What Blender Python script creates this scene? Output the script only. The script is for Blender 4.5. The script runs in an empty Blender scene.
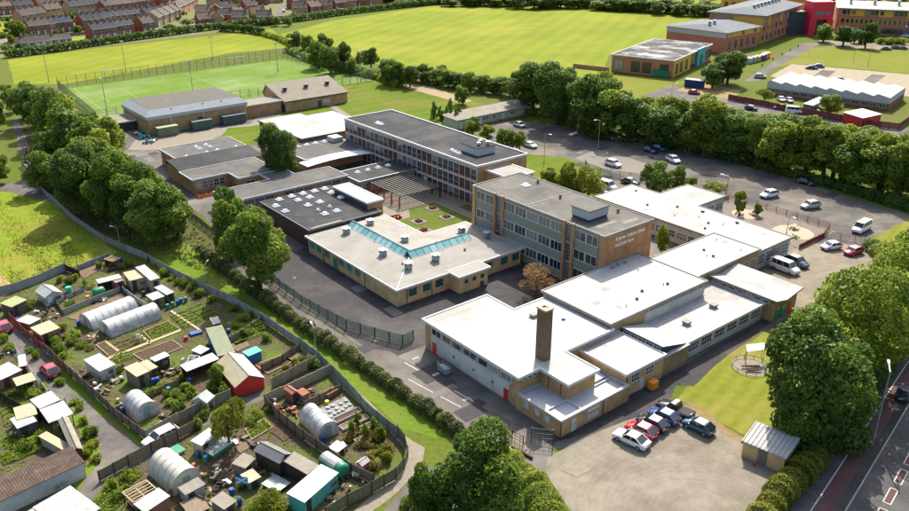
import bpy, math, random
import numpy as np
from mathutils import Vector
random.seed(11); rng = np.random.default_rng(11)
R = math.radians
# ---------------------------------------------------------------- camera, world, sun, exposure
scene = bpy.context.scene
COL = scene.collection
HH = 62.0                                  # drone height (m)
FPX, PX0, PY0 = 809.0, 454.5, 255.5        # focal length / centre in pixels of a 909 x 511 picture
PITCH = math.atan(355.5 / FPX)
cp, sp = math.cos(PITCH), math.sin(PITCH)
cam = bpy.data.cameras.new('camera'); cam.sensor_width = 36; cam.lens = 36 * FPX / 909
cam.clip_start = 1; cam.clip_end = 9000
camo = bpy.data.objects.new('camera', cam); COL.objects.link(camo)
camo.location = (0, 0, HH); camo.rotation_euler = (math.pi / 2 - PITCH, 0, 0)
scene.camera = camo
SUN_AZ, SUN_EL = R(80), R(44)              # azimuth counted from +X towards +Y
world = bpy.data.worlds.new('World'); scene.world = world; world.use_nodes = True
wn = world.node_tree.nodes; wl = world.node_tree.links
bg = wn['Background']; sky = wn.new('ShaderNodeTexSky'); sky.sky_type = 'NISHITA'
sky.sun_disc = False; sky.sun_elevation = SUN_EL; sky.sun_rotation = math.pi / 2 - SUN_AZ
sky.air_density = 1.0; sky.dust_density = 3.5; sky.ozone_density = .4
wl.new(sky.outputs[0], bg.inputs[0]); bg.inputs[1].default_value = 0.15
sl = bpy.data.lights.new('sun', 'SUN'); sl.energy = 4.6; sl.angle = R(0.6); sl.color = (1, .95, .86)
so = bpy.data.objects.new('sun', sl); COL.objects.link(so)
sd = Vector((math.cos(SUN_AZ) * math.cos(SUN_EL), math.sin(SUN_AZ) * math.cos(SUN_EL), math.sin(SUN_EL)))
so.rotation_euler = sd.to_track_quat('Z', 'Y').to_euler(); so.location = (0, 0, 300)
vs = scene.view_settings; vs.view_transform = 'Standard'; vs.look = 'None'; vs.gamma = 1; vs.use_curve_mapping = False
vs.exposure = 1.1
# ---------------------------------------------------------------- pixel -> ground, school grid
def P(x, y, z=0.0):
    a = (x - PX0) / FPX; b = -(y - PY0) / FPX
    dz = -sp + b * cp; t = (HH - z) / -dz
    return (a * t, (cp + b * sp) * t)
def px_of(X, Y, Z):
    dz = Z - HH; f = Y * cp - dz * sp; u = Y * sp + dz * cp
    return PX0 + FPX * X / f, PY0 - FPX * u / f
def height_at(x, yb, yt):
    X, Y = P(x, yb); lo, hi = 0, 58
    for _ in range(40):
        m = (lo + hi) / 2
        if px_of(X, Y, m)[1] > yt: lo = m
        else: hi = m
    return lo
def mpp(x, y):                              # metres per pixel (across) at a ground point
    X, Y = P(x, y); return (Y * cp + HH * sp) / FPX
A0 = R(38.9); E1 = (math.cos(A0), math.sin(A0)); E2 = (-math.sin(A0), math.cos(A0))
def W(u, v): return (u * E1[0] + v * E2[0], u * E1[1] + v * E2[1])
def UV(x, y, z=0):
    X, Y = P(x, y, z); return (X * E1[0] + Y * E1[1], X * E2[0] + Y * E2[1])
# ---------------------------------------------------------------- materials
MATS = {}
def mat(name, col, col2=None, scale=1.0, rough=.85, bump=0, metal=0, detail=4, spec=.3, contrast=(.35, .65), col3=None, scale3=.05, coord='Position', stretch=None, alpha=1, coat=0, trans=0):
    if name in MATS: return MATS[name]
    m = bpy.data.materials.new(name); m.use_nodes = True; n = m.node_tree.nodes; l = m.node_tree.links
    b = n['Principled BSDF']; b.inputs['Roughness'].default_value = rough; b.inputs['Metallic'].default_value = metal
    b.inputs['Specular IOR Level'].default_value = spec if rough < .85 else .04
    if coat: b.inputs['Coat Weight'].default_value = coat
    if alpha < 1: b.inputs['Alpha'].default_value = alpha
    if trans: b.inputs['Transmission Weight'].default_value = trans
    b.inputs['Base Color'].default_value = (*col, 1)
    if col2 or bump:
        if coord == 'Position':
            g = n.new('ShaderNodeNewGeometry'); co = g.outputs['Position']
        else:
            g = n.new('ShaderNodeTexCoord'); co = g.outputs['Object']
        if stretch:
            mp = n.new('ShaderNodeMapping'); l.new(co, mp.inputs[0]); mp.inputs['Scale'].default_value = stretch[:3]
            if len(stretch) > 3: mp.inputs['Rotation'].default_value = (0, 0, stretch[3])
            co = mp.outputs[0]
        t = n.new('ShaderNodeTexNoise'); t.inputs['Scale'].default_value = scale; t.inputs['Detail'].default_value = detail
        t.inputs['Roughness'].default_value = .62
        l.new(co, t.inputs['Vector'])
        if col2:
            mr = n.new('ShaderNodeMapRange'); mr.inputs[1].default_value, mr.inputs[2].default_value = contrast
            l.new(t.outputs[0], mr.inputs[0])
            mx = n.new('ShaderNodeMix'); mx.data_type = 'RGBA'; l.new(mr.outputs[0], mx.inputs[0])
            mx.inputs[6].default_value = (*col, 1); mx.inputs[7].default_value = (*col2, 1)
            out = mx.outputs[2]
            if col3:
                t3 = n.new('ShaderNodeTexNoise'); t3.inputs['Scale'].default_value = scale3; t3.inputs['Detail'].default_value = 6
                t3.inputs['Roughness'].default_value = .65
                l.new(co, t3.inputs['Vector'])
                m3 = n.new('ShaderNodeMapRange'); m3.inputs[1].default_value, m3.inputs[2].default_value = .46, .66
                l.new(t3.outputs[0], m3.inputs[0])
                x3 = n.new('ShaderNodeMix'); x3.data_type = 'RGBA'; l.new(m3.outputs[0], x3.inputs[0]); l.new(out, x3.inputs[6])
                x3.inputs[7].default_value = (*col3, 1); out = x3.outputs[2]
            l.new(out, b.inputs['Base Color'])
        if bump:
            bp = n.new('ShaderNodeBump'); bp.inputs['Strength'].default_value = bump; bp.inputs['Distance'].default_value = .08
            l.new(t.outputs[0], bp.inputs['Height']); l.new(bp.outputs[0], b.inputs['Normal'])
    MATS[name] = m; return m
def foliage(name, dark, light, transl=.35):
    m = bpy.data.materials.new(name); m.use_nodes = True; n = m.node_tree.nodes; l = m.node_tree.links
    b = n['Principled BSDF']; b.inputs['Roughness'].default_value = .55; b.inputs['Specular IOR Level'].default_value = .22
    a = n.new('ShaderNodeAttribute'); a.attribute_name = 'tone'
    oi = n.new('ShaderNodeObjectInfo')
    ad = n.new('ShaderNodeMath'); ad.operation = 'MULTIPLY_ADD'; ad.inputs[1].default_value = .35; ad.inputs[2].default_value = -.17
    l.new(oi.outputs['Random'], ad.inputs[0])
    a2 = n.new('ShaderNodeMath'); a2.operation = 'ADD'; a2.use_clamp = True; l.new(ad.outputs[0], a2.inputs[0]); l.new(a.outputs['Fac'], a2.inputs[1])
    mx = n.new('ShaderNodeMix'); mx.data_type = 'RGBA'; l.new(a2.outputs[0], mx.inputs[0])
    mx.inputs[6].default_value = (*dark, 1); mx.inputs[7].default_value = (*light, 1)
    l.new(mx.outputs[2], b.inputs['Base Color'])
    t = n.new('ShaderNodeBsdfTranslucent'); l.new(mx.outputs[2], t.inputs[0])
    ms = n.new('ShaderNodeMixShader'); ms.inputs[0].default_value = transl
    l.new(b.outputs[0], ms.inputs[1]); l.new(t.outputs[0], ms.inputs[2]); l.new(ms.outputs[0], n['Material Output'].inputs[0])
    MATS[name] = m; return m
def bricks(name, c1, c2, mortar):
    m = mat(name, c1); n = m.node_tree.nodes; l = m.node_tree.links; b = n['Principled BSDF']
    tc = n.new('ShaderNodeTexCoord'); sx = n.new('ShaderNodeSeparateXYZ'); l.new(tc.outputs['Object'], sx.inputs[0])
    ad = n.new('ShaderNodeMath'); ad.operation = 'ADD'; l.new(sx.outputs[0], ad.inputs[0]); l.new(sx.outputs[1], ad.inputs[1])
    cb = n.new('ShaderNodeCombineXYZ'); l.new(ad.outputs[0], cb.inputs[0]); l.new(sx.outputs[2], cb.inputs[1])
    t = n.new('ShaderNodeTexBrick'); l.new(cb.outputs[0], t.inputs[0]); t.inputs['Scale'].default_value = 1
    t.inputs['Brick Width'].default_value = .225; t.inputs['Row Height'].default_value = .075; t.inputs['Mortar Size'].default_value = .008
    t.inputs['Color1'].default_value = (*c1, 1); t.inputs['Color2'].default_value = (*c2, 1); t.inputs['Mortar'].default_value = (*mortar, 1)
    nz = n.new('ShaderNodeTexNoise'); nz.inputs['Scale'].default_value = .6; nz.inputs['Detail'].default_value = 5; l.new(tc.outputs['Object'], nz.inputs[0])
    mr = n.new('ShaderNodeMapRange'); mr.inputs[1].default_value = .3; mr.inputs[2].default_value = .7; mr.inputs[3].default_value = .72; mr.inputs[4].default_value = 1.12; l.new(nz.outputs[0], mr.inputs[0])
    mx = n.new('ShaderNodeMix'); mx.data_type = 'RGBA'; mx.blend_type = 'MULTIPLY'; mx.inputs[0].default_value = 1
    l.new(t.outputs[0], mx.inputs[6]); l.new(mr.outputs[0], mx.inputs[7]); l.new(mx.outputs[2], b.inputs['Base Color'])
    return m
def corrugated(name, c1, c2, pitch=.15, axis=0, metal=0, rough=.85, dirt=(.2, .18, .14)):
    m = mat(name, c1, rough=rough, metal=metal); n = m.node_tree.nodes; l = m.node_tree.links; b = n['Principled BSDF']
    tc = n.new('ShaderNodeTexCoord'); sx = n.new('ShaderNodeSeparateXYZ'); l.new(tc.outputs['Object'], sx.inputs[0])
    mu = n.new('ShaderNodeMath'); mu.operation = 'MULTIPLY'; mu.inputs[1].default_value = 6.2832 / pitch; l.new(sx.outputs[axis], mu.inputs[0])
    si = n.new('ShaderNodeMath'); si.operation = 'SINE'; l.new(mu.outputs[0], si.inputs[0])
    mr = n.new('ShaderNodeMapRange'); mr.inputs[1].default_value = -1; mr.inputs[2].default_value = 1; l.new(si.outputs[0], mr.inputs[0])
    bp = n.new('ShaderNodeBump'); bp.inputs['Strength'].default_value = .6; bp.inputs['Distance'].default_value = .04; l.new(mr.outputs[0], bp.inputs['Height']); l.new(bp.outputs[0], b.inputs['Normal'])
    nz = n.new('ShaderNodeTexNoise'); nz.inputs['Scale'].default_value = 1.1; nz.inputs['Detail'].default_value = 7; l.new(tc.outputs['Object'], nz.inputs[0])
    m2 = n.new('ShaderNodeMapRange'); m2.inputs[1].default_value = .35; m2.inputs[2].default_value = .7; l.new(nz.outputs[0], m2.inputs[0])
    mx = n.new('ShaderNodeMix'); mx.data_type = 'RGBA'; l.new(m2.outputs[0], mx.inputs[0]); mx.inputs[6].default_value = (*c1, 1); mx.inputs[7].default_value = (*c2, 1)
    n3 = n.new('ShaderNodeTexNoise'); n3.inputs['Scale'].default_value = 3.5; n3.inputs['Detail'].default_value = 8; l.new(tc.outputs['Object'], n3.inputs[0])
    m3 = n.new('ShaderNodeMapRange'); m3.inputs[1].default_value = .56; m3.inputs[2].default_value = .75; m3.inputs[4].default_value = .7; l.new(n3.outputs[0], m3.inputs[0])
    x3 = n.new('ShaderNodeMix'); x3.data_type = 'RGBA'; l.new(m3.outputs[0], x3.inputs[0]); l.new(mx.outputs[2], x3.inputs[6]); x3.inputs[7].default_value = (*dirt, 1)
    l.new(x3.outputs[2], b.inputs['Base Color'])
    return m
# ---------------------------------------------------------------- mesh helpers
class MB:
    def __init__(s, dx=0, dy=0): s.v = []; s.f = []; s.d = (dx, dy)
    def add(s, vs, fs):
        k = len(s.v); s.v += [(x - s.d[0], y - s.d[1], z) for x, y, z in vs]; s.f += [tuple(i + k for i in f) for f in fs]; return s
    def box(s, x0, y0, z0, x1, y1, z1):
        return s.add([(x0,y0,z0),(x1,y0,z0),(x1,y1,z0),(x0,y1,z0),(x0,y0,z1),(x1,y0,z1),(x1,y1,z1),(x0,y1,z1)],
                     [(0,3,2,1),(4,5,6,7),(0,1,5,4),(1,2,6,5),(2,3,7,6),(3,0,4,7)])
    def cbox(s, x, y, z, lx, ly, lz): return s.box(x-lx/2, y-ly/2, z, x+lx/2, y+ly/2, z+lz)
    def prism(s, poly, z0, z1, top=True, bot=False):
        n = len(poly); vs = [(x, y, z0) for x, y in poly] + [(x, y, z1) for x, y in poly]
        fs = [(i, (i+1) % n, n + (i+1) % n, n + i) for i in range(n)]
        if top: fs.append(tuple(range(n, 2*n)))
        if bot: fs.append(tuple(range(n-1, -1, -1)))
        return s.add(vs, fs)
    def ring(s, poly, d0, d1, z0, z1):
        a = offset(poly, d0); b = offset(poly, d1); n = len(poly)
        vs = [(x,y,z0) for x,y in a] + [(x,y,z0) for x,y in b] + [(x,y,z1) for x,y in a] + [(x,y,z1) for x,y in b]
        fs = []
        for i in range(n):
            j = (i+1) % n
            fs += [(n+i, n+j, 3*n+j, 3*n+i), (j, i, 2*n+i, 2*n+j), (2*n+i, 3*n+i, 3*n+j, 2*n+j), (i, j, n+j, n+i)]
        return s.add(vs, fs)
    def tube(s, p, q, r0, r1=None, n=6, cap=True):
        p = Vector(p); q = Vector(q); r1 = r0 if r1 is None else r1; d = (q - p).normalized()
        a = d.orthogonal().normalized(); b = d.cross(a)
        vs = [tuple(p + (a*math.cos(t) + b*math.sin(t))*r0) for t in [6.2832*i/n for i in range(n)]] + \
             [tuple(q + (a*math.cos(t) + b*math.sin(t))*r1) for t in [6.2832*i/n for i in range(n)]]
        fs = [(i, (i+1) % n, n+(i+1) % n, n+i) for i in range(n)]
        if cap: fs += [tuple(range(n, 2*n)), tuple(range(n-1, -1, -1))]
        return s.add(vs, fs)
    def mesh(s, m, name='m', smooth=False):
        me = bpy.data.meshes.new(name); me.from_pydata(s.v, [], s.f); me.materials.append(m); me.update()
        if smooth: me.polygons.foreach_set('use_smooth', [True]*len(me.polygons))
        return me
    def obj(s, name, m, parent=None, loc=(0,0,0), rz=0, smooth=False):
        return put(name, s.mesh(m, name, smooth), parent, loc, rz)
def offset(poly, d):
    n = len(poly); area = sum(poly[i][0]*poly[(i+1)%n][1]-poly[(i+1)%n][0]*poly[i][1] for i in range(n)); sg = 1 if area > 0 else -1
    out = []
    for i in range(n):
        p0, p1, p2 = poly[i-1], poly[i], poly[(i+1) % n]
        a = Vector((p1[0]-p0[0], p1[1]-p0[1])).normalized(); b = Vector((p2[0]-p1[0], p2[1]-p1[1])).normalized()
        na = Vector((a.y, -a.x))*sg; nb = Vector((b.y, -b.x))*sg
        k = 1 + na.dot(nb)
        m = (na + nb) / max(k, .3)
        out.append((p1[0] + m.x*d, p1[1] + m.y*d))
    return out
def put(name, me, parent=None, loc=(0,0,0), rz=0):
    o = bpy.data.objects.new(name, me); COL.objects.link(o); o.location = loc; o.rotation_euler = (0, 0, rz)
    if parent is not None: o.parent = parent
    return o
def tag(o, label, cat, group=None):
    o['label'] = label; o['category'] = cat
    if group: o['group'] = group
    return o
def thing(name, label, cat, loc, rz=0, group=None):
    o = put(name, None, None, loc if len(loc) == 3 else (*loc, 0), rz); o.empty_display_size = .5
    return tag(o, label, cat, group)
def copy_tree(o, parent=None):
    c = o.copy(); COL.objects.link(c)
    if parent is not None: c.parent = parent
    for ch in list(o.children): copy_tree(ch, c)
    return c
BOXC = {}
def box(name, parent, m, x, y, z, lx, ly, lz, rz=0):
    k = (round(lx,2), round(ly,2), round(lz,2), m.name)
    if k not in BOXC: BOXC[k] = MB().cbox(0,0,0,*k[:3]).mesh(m, name)
    return put(name, BOXC[k], parent, (x,y,z), rz)
# ---------------------------------------------------------------- palette
GRASS = mat('grass_ground', (.055,.085,.010), (.09,.11,.016), 1.2, .95, .4, col3=(.095,.09,.028), scale3=.03)
FIELD = mat('field_grass', (.118,.148,.009), (.142,.168,.012), .6, .95, .3, col3=(.172,.182,.018), scale3=.018)
FIELD2 = mat('school_field_grass', (.062,.10,.007), (.088,.12,.010), .7, .95, .3, col3=(.115,.118,.02), scale3=.035)
PITCH_M = mat('synthetic_turf', (.085,.142,.018), (.102,.158,.024), .35, .95, .15, col3=(.135,.18,.06), scale3=.045)
MEADOW = mat('meadow_grass', (.10,.155,.012), (.165,.20,.018), .4, .95, .2, col3=(.175,.155,.03), scale3=.08)
LAWN = mat('dry_lawn_grass', (.112,.130,.014), (.145,.148,.022), .8, .95, .4, col3=(.165,.14,.04), scale3=.12)
LAWN2 = mat('courtyard_lawn_grass', (.055,.088,.012), (.08,.105,.016), .7, .95, .3, col3=(.10,.105,.03), scale3=.3)
STRIP = mat('verge_grass', (.07,.12,.011), (.098,.148,.016), 1.3, .95, .4, col3=(.12,.122,.028), scale3=.12)
TARMAC = mat('old_tarmac', (.08,.072,.065), (.105,.095,.085), .8, .92, .2, col3=(.14,.126,.11), scale3=.07)
TARMAC_D = mat('dark_tarmac', (.040,.037,.038), (.052,.049,.049), 1.2, .9, .2, col3=(.075,.07,.067), scale3=.12)
TARMAC_M = mat('service_tarmac', (.072,.067,.064), (.105,.097,.09), .9, .92, .2, col3=(.155,.14,.118), scale3=.09)
PALE = mat('pale_gravel_tarmac', (.165,.142,.105), (.205,.178,.133), .7, .95, .25, col3=(.135,.113,.08), scale3=.10)
CARP = mat('sun_patched_car_park_tarmac', (.070,.066,.062), (.092,.085,.078), .5, .93, .2, col3=(.185,.16,.122), scale3=.055)  # pale tan patches put the sunlit areas of the tarmac into the colour
LANE = mat('lane_surface', (.075,.07,.066), (.11,.10,.09), 1.0, .93, .3, col3=(.15,.132,.108), scale3=.16)
SAND = mat('bare_sandy_earth', (.27,.19,.08), (.32,.235,.115), .8, .95, .3)
PATHT = mat('paving_tan', (.165,.142,.11), (.205,.178,.138), 1.5, .93, .2)
ROADM = mat('road_asphalt', (.055,.053,.053), (.075,.072,.07), 1.5, .9, .2, col3=(.105,.098,.09), scale3=.2)
REDT = mat('red_cycle_tarmac', (.088,.048,.044), (.11,.06,.054), 2, .9, .2, col3=(.075,.055,.052), scale3=.3)
KERB = mat('kerb_concrete', (.24,.23,.21), (.30,.285,.26), 3, .9, .1)
WPAINT = mat('white_road_paint', (.50,.49,.45), (.32,.31,.28), 2.5, .8)
SOIL = mat('allotment_earth', (.055,.042,.03), (.09,.068,.046), 1.6, 1, .6, col3=(.075,.115,.016), scale3=.17)
BED = mat('dug_soil', (.055,.037,.026), (.085,.058,.04), 2.5, 1, .8, detail=8)
BED2 = mat('dry_soil', (.12,.085,.058), (.16,.115,.08), 2.2, 1, .8, detail=8)
BEDG = mat('planted_soil', (.055,.06,.022), (.075,.10,.022), 1.6, 1, .8, detail=8)
def seamed(name, *a, line=.72, w=7.5, row=1.6, **k):   # membrane laid in sheets: faint lap seams over the mottled colour
    m = mat(name, *a, **k); n = m.node_tree.nodes; l = m.node_tree.links; b = n['Principled BSDF']; src = b.inputs['Base Color'].links[0].from_socket
    tc = n.new('ShaderNodeTexCoord'); t = n.new('ShaderNodeTexBrick'); l.new(tc.outputs['Object'], t.inputs[0]); t.inputs['Scale'].default_value = 1
    t.inputs['Brick Width'].default_value = w; t.inputs['Row Height'].default_value = row; t.inputs['Mortar Size'].default_value = .03; t.inputs['Mortar Smooth'].default_value = .4
    t.inputs['Color1'].default_value = (1,1,1,1); t.inputs['Color2'].default_value = (.93,.93,.92,1); t.inputs['Mortar'].default_value = (line,line,line,1)
    mx = n.new('ShaderNodeMix'); mx.data_type = 'RGBA'; mx.blend_type = 'MULTIPLY'; mx.inputs[0].default_value = 1
    l.new(src, mx.inputs[6]); l.new(t.outputs[0], mx.inputs[7])
    sp_ = n.new('ShaderNodeTexNoise'); sp_.inputs['Scale'].default_value = .45; sp_.inputs['Detail'].default_value = 9; sp_.inputs['Roughness'].default_value = .7; l.new(tc.outputs['Object'], sp_.inputs['Vector'])
    mr = n.new('ShaderNodeMapRange'); mr.inputs[1].default_value = .58; mr.inputs[2].default_value = .75; mr.inputs[4].default_value = .6; l.new(sp_.outputs[0], mr.inputs[0])
    m2 = n.new('ShaderNodeMix'); m2.data_type = 'RGBA'; l.new(mr.outputs[0], m2.inputs[0]); l.new(mx.outputs[2], m2.inputs[6]); d = [c*.55 for c in a[0]]; m2.inputs[7].default_value = (d[0], d[1]*.96, d[2]*.86, 1)
    l.new(m2.outputs[2], b.inputs['Base Color']); return m
WROOF = seamed('white_roof_membrane', (.345,.34,.327), (.385,.38,.367), .3, .88, .05, col3=(.265,.256,.232), scale3=.09)
CROOF = seamed('cream_standing_roof', (.245,.232,.205), (.275,.26,.23), .4, .88, .05, col3=(.215,.203,.175), scale3=.15, line=.88, w=30, row=.6)
GROOF = seamed('grey_felt_roof', (.085,.082,.077), (.105,.101,.095), .5, .9, .1, col3=(.14,.133,.12), scale3=.09)
DROOF = seamed('dark_felt_roof', (.038,.039,.041), (.050,.050,.051), .6, .9, .1, col3=(.074,.073,.070), scale3=.1)
BROOF = seamed('beige_felt_roof', (.112,.107,.095), (.14,.133,.118), .5, .9, .1, col3=(.088,.084,.075), scale3=.16)
TROOF = mat('tan_gym_roof', (.18,.16,.122), (.21,.186,.145), .5, .9, .1)
SLATE = mat('slate_roof', (.07,.06,.055), (.10,.086,.076), .8, .85, .2, col3=(.12,.10,.085), scale3=.05)
TILE = mat('brown_tile_roof', (.12,.082,.06), (.165,.115,.085), .8, .85, .2)
BRICK_B = bricks('tan_brick', (.38,.225,.10), (.43,.26,.12), (.36,.28,.175))
BRICK_Y = bricks('yellow_brick', (.48,.305,.13), (.53,.345,.155), (.46,.37,.24))
BRICK_O = bricks('orange_brick', (.34,.18,.085), (.39,.21,.10), (.33,.255,.17))
BRICK_R = bricks('red_brick', (.21,.062,.045), (.26,.08,.055), (.26,.20,.16))
BRICK_D = bricks('chimney_brick', (.135,.098,.058), (.16,.118,.072), (.15,.125,.09))
STONE = bricks('rough_stone', (.28,.20,.12), (.35,.26,.16), (.22,.17,.11))
MAROON = mat('maroon_cladding', (.062,.030,.028), (.078,.038,.034), .8, .7)
GREENC = mat('sage_green_cladding', (.165,.185,.145), (.185,.205,.16), .5, .6)
PALEC = mat('pale_grey_render', (.42,.42,.39), (.48,.475,.44), .5, .85, .1, col3=(.34,.33,.30), scale3=.3)
WHITE = mat('white_painted_trim', (.56,.56,.54), (.48,.48,.455), 3, .6)
GREYM = mat('grey_metal', (.30,.32,.34), (.25,.27,.28), 2, .5, metal=.5)
LGREY = mat('light_grey_panel', (.38,.395,.39), (.34,.35,.345), .8, .86)
DGREY = mat('dark_grey_metal', (.045,.048,.052), rough=.6)
BLACK = mat('black_rubber', (.012,.012,.013), rough=.8)
def varied_glass(name, cols, rough=.12):      # every pane is its own object: some dark, some tinted grey-blue as if reflecting, some with blinds down
    m = mat(name, cols[0][1], rough=rough, spec=.7); n = m.node_tree.nodes; l = m.node_tree.links
    oi = n.new('ShaderNodeObjectInfo'); r = n.new('ShaderNodeValToRGB'); r.color_ramp.interpolation = 'CONSTANT'
    while len(r.color_ramp.elements) < len(cols): r.color_ramp.elements.new(.5)
    for e, (p, c) in zip(r.color_ramp.elements, cols): e.position = p; e.color = (*c, 1)
    l.new(oi.outputs['Random'], r.inputs[0]); l.new(r.outputs[0], n['Principled BSDF'].inputs['Base Color']); return m
GLASS = varied_glass('dark_window_glass', [(0,(.014,.018,.024)),(.3,(.03,.036,.042)),(.55,(.05,.06,.07)),(.72,(.09,.10,.105)),(.86,(.17,.165,.15)),(.95,(.26,.25,.22))])
GLASSB = mat('blue_green_glass', (.05,.17,.16), (.09,.25,.23), .6, .12, spec=.8)
TEALF = mat('teal_window_frame', (.03,.19,.17), rough=.5)
LANT = varied_glass('aqua_rooflight_glass', [(0,(.13,.30,.28)),(.25,(.17,.36,.335)),(.5,(.22,.41,.38)),(.75,(.11,.25,.24)),(.9,(.28,.45,.42))], .2)
REDP = mat('red_paint', (.46,.025,.025), (.40,.03,.028), 2, .5)
ORNG = mat('orange_plastic', (.75,.25,.02), rough=.5)
YELP = mat('yellow_panel', (.55,.30,.045), (.60,.34,.06), .6, .6)
REDPAN = mat('bright_red_panel', (.60,.02,.045), (.64,.03,.055), .4, .5)
TEALP = mat('teal_panel', (.02,.27,.30), (.03,.31,.33), .5, .5)
GREENP = mat('green_paint', (.02,.16,.09), (.03,.20,.11), 1.5, .6)
GREENB = mat('bright_green_sheet', (.01,.38,.19), (.02,.44,.23), 1.5, .5)
FENCEG = mat('green_fence_steel', (.035,.10,.075), rough=.5)
TEALW = mat('teal_boards', (.05,.27,.24), (.07,.32,.28), 1.2, .7)
WOOD = mat('weathered_wood', (.145,.115,.08), (.20,.16,.115), 3, .9, .3, coord='Object', stretch=(1, 1, 6))
WOODD = mat('dark_creosote_wood', (.04,.03,.024), (.06,.045,.035), 3, .9, .3)
WOODR = mat('reddish_brown_wood', (.20,.085,.055), (.25,.115,.075), 3, .85, .3)
WOODT = mat('pale_plank_wood', (.34,.25,.15), (.40,.30,.19), 3, .85, .2)
CONCP = mat('concrete_fence_panel', (.19,.155,.105), (.24,.20,.14), 1.5, .95, .3, col3=(.15,.135,.10), scale3=.4)
GREYF = mat('grey_fence_board', (.215,.215,.21), (.27,.265,.255), 1.6, .9, .2)
CORW = corrugated('white_sheet_roof', (.37,.372,.36), (.28,.28,.265))
CORC = corrugated('cream_sheet_roof', (.36,.33,.22), (.30,.275,.18))
CORG = corrugated('green_grey_sheet_roof', (.17,.195,.125), (.21,.225,.155))
CORS = corrugated('silver_sheet_roof', (.42,.45,.47), (.36,.38,.39), metal=.3)
CORF = corrugated('mossy_fibre_roof', (.19,.17,.14), (.25,.225,.185))
PLAST = mat('polytunnel_film', (.56,.565,.55), (.46,.465,.45), 1.2, .35, alpha=.78, col3=(.28,.285,.26), scale3=.5)
GHG = mat('greenhouse_glass', (.30,.36,.34), (.40,.45,.42), 1.5, .15, alpha=.75, spec=.7)
TREE_D = foliage('dark_foliage', (.036,.078,.013), (.155,.225,.032), .48)
TREE_M = foliage('mid_foliage', (.050,.100,.014), (.225,.295,.036), .5)
TREE_L = foliage('light_foliage', (.085,.145,.014), (.33,.375,.04), .52)
TREE_Y = foliage('yellow_foliage', (.085,.105,.008), (.24,.24,.02), .4)
TREE_O = foliage('copper_foliage', (.20,.115,.045), (.42,.26,.11), .4)
HEDGE_M = foliage('hedge_foliage', (.055,.075,.018), (.18,.19,.045), .45)
WEED = foliage('weed_foliage', (.08,.14,.008), (.24,.31,.016), .45)
DRYG = foliage('dry_grass_foliage', (.16,.125,.03), (.30,.24,.06), .35)
BARK = mat('bark', (.07,.052,.036), (.10,.078,.055), 3, .95, .5)
def paint(name, c): return mat(name + '_car_paint', c, rough=.28, spec=.5, coat=.6)
def mown(m, ang, period, amt):
    n = m.node_tree.nodes; l = m.node_tree.links; b = n['Principled BSDF']; src = b.inputs['Base Color'].links[0].from_socket
    g = n.new('ShaderNodeNewGeometry'); mp = n.new('ShaderNodeMapping'); mp.inputs['Rotation'].default_value = (0,0,ang); l.new(g.outputs['Position'], mp.inputs[0])
    w = n.new('ShaderNodeTexWave'); w.inputs['Scale'].default_value = .314/period; w.inputs['Distortion'].default_value = 1.2; w.inputs['Detail'].default_value = 3; w.inputs['Detail Scale'].default_value = .3; l.new(mp.outputs[0], w.inputs['Vector'])
    nz = n.new('ShaderNodeTexNoise'); nz.inputs['Scale'].default_value = .03; nz.inputs['Detail'].default_value = 8; nz.inputs['Roughness'].default_value = .7; l.new(g.outputs['Position'], nz.inputs['Vector'])
    ad = n.new('ShaderNodeMath'); ad.operation = 'MULTIPLY_ADD'; ad.inputs[1].default_value = amt; ad.inputs[2].default_value = 1-amt*.5; l.new(w.outputs['Fac'], ad.inputs[0])
    mr = n.new('ShaderNodeMapRange'); mr.inputs[1].default_value = .3; mr.inputs[2].default_value = .7; mr.inputs[3].default_value = .84; mr.inputs[4].default_value = 1.12; l.new(nz.outputs[0], mr.inputs[0])
    mu = n.new('ShaderNodeMath'); mu.operation = 'MULTIPLY'; l.new(ad.outputs[0], mu.inputs[0]); l.new(mr.outputs[0], mu.inputs[1])
    mx = n.new('ShaderNodeMix'); mx.data_type = 'RGBA'; mx.blend_type = 'MULTIPLY'; mx.inputs[0].default_value = 1; l.new(src, mx.inputs[6]); l.new(mu.outputs[0], mx.inputs[7]); l.new(mx.outputs[2], b.inputs['Base Color'])
mown(FIELD, R(20), 9, .10); mown(FIELD2, R(50), 6, .10); mown(PITCH_M, R(38.9), 10, .08); mown(LAWN, R(38.9), 2.2, .14)
# ---------------------------------------------------------------- ground sheets
def sheet(name, poly, z, m, jit=0.0, kind='structure', step=2.0, parent=None):
    pts = []
    n = len(poly)
    for i in range(n):
        a, b = poly[i], poly[(i+1) % n]; L = math.hypot(b[0]-a[0], b[1]-a[1]); k = max(1, int(L/step)) if jit else 1
        k = min(k, 160)
        for j in range(k):
            t = j/k; nx, ny = -(b[1]-a[1])/max(L,.01), (b[0]-a[0])/max(L,.01); r = random.uniform(-jit, jit) if j else 0
            pts.append((a[0]+(b[0]-a[0])*t+nx*r, a[1]+(b[1]-a[1])*t+ny*r, z))
    me = bpy.data.meshes.new(name); me.from_pydata(pts, [], [tuple(range(len(pts)))]); me.materials.append(m); me.update()
    if me.polygons[0].normal.z < 0: me.flip_normals()
    o = put(name, me, parent)
    if kind and parent is None: o['kind'] = kind
    return o
def pxs(pts, z=0): return [P(x, y, z) for x, y in pts]
def uvs(pts): return [W(u, v) for u, v in pts]
def rect_uv(u0, u1, v0, v1): return uvs([(u0,v0),(u1,v0),(u1,v1),(u0,v1)])
sheet('ground', [(-3000,-100),(3000,-100),(3000,5000),(-3000,5000)], 0, GRASS)
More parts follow.
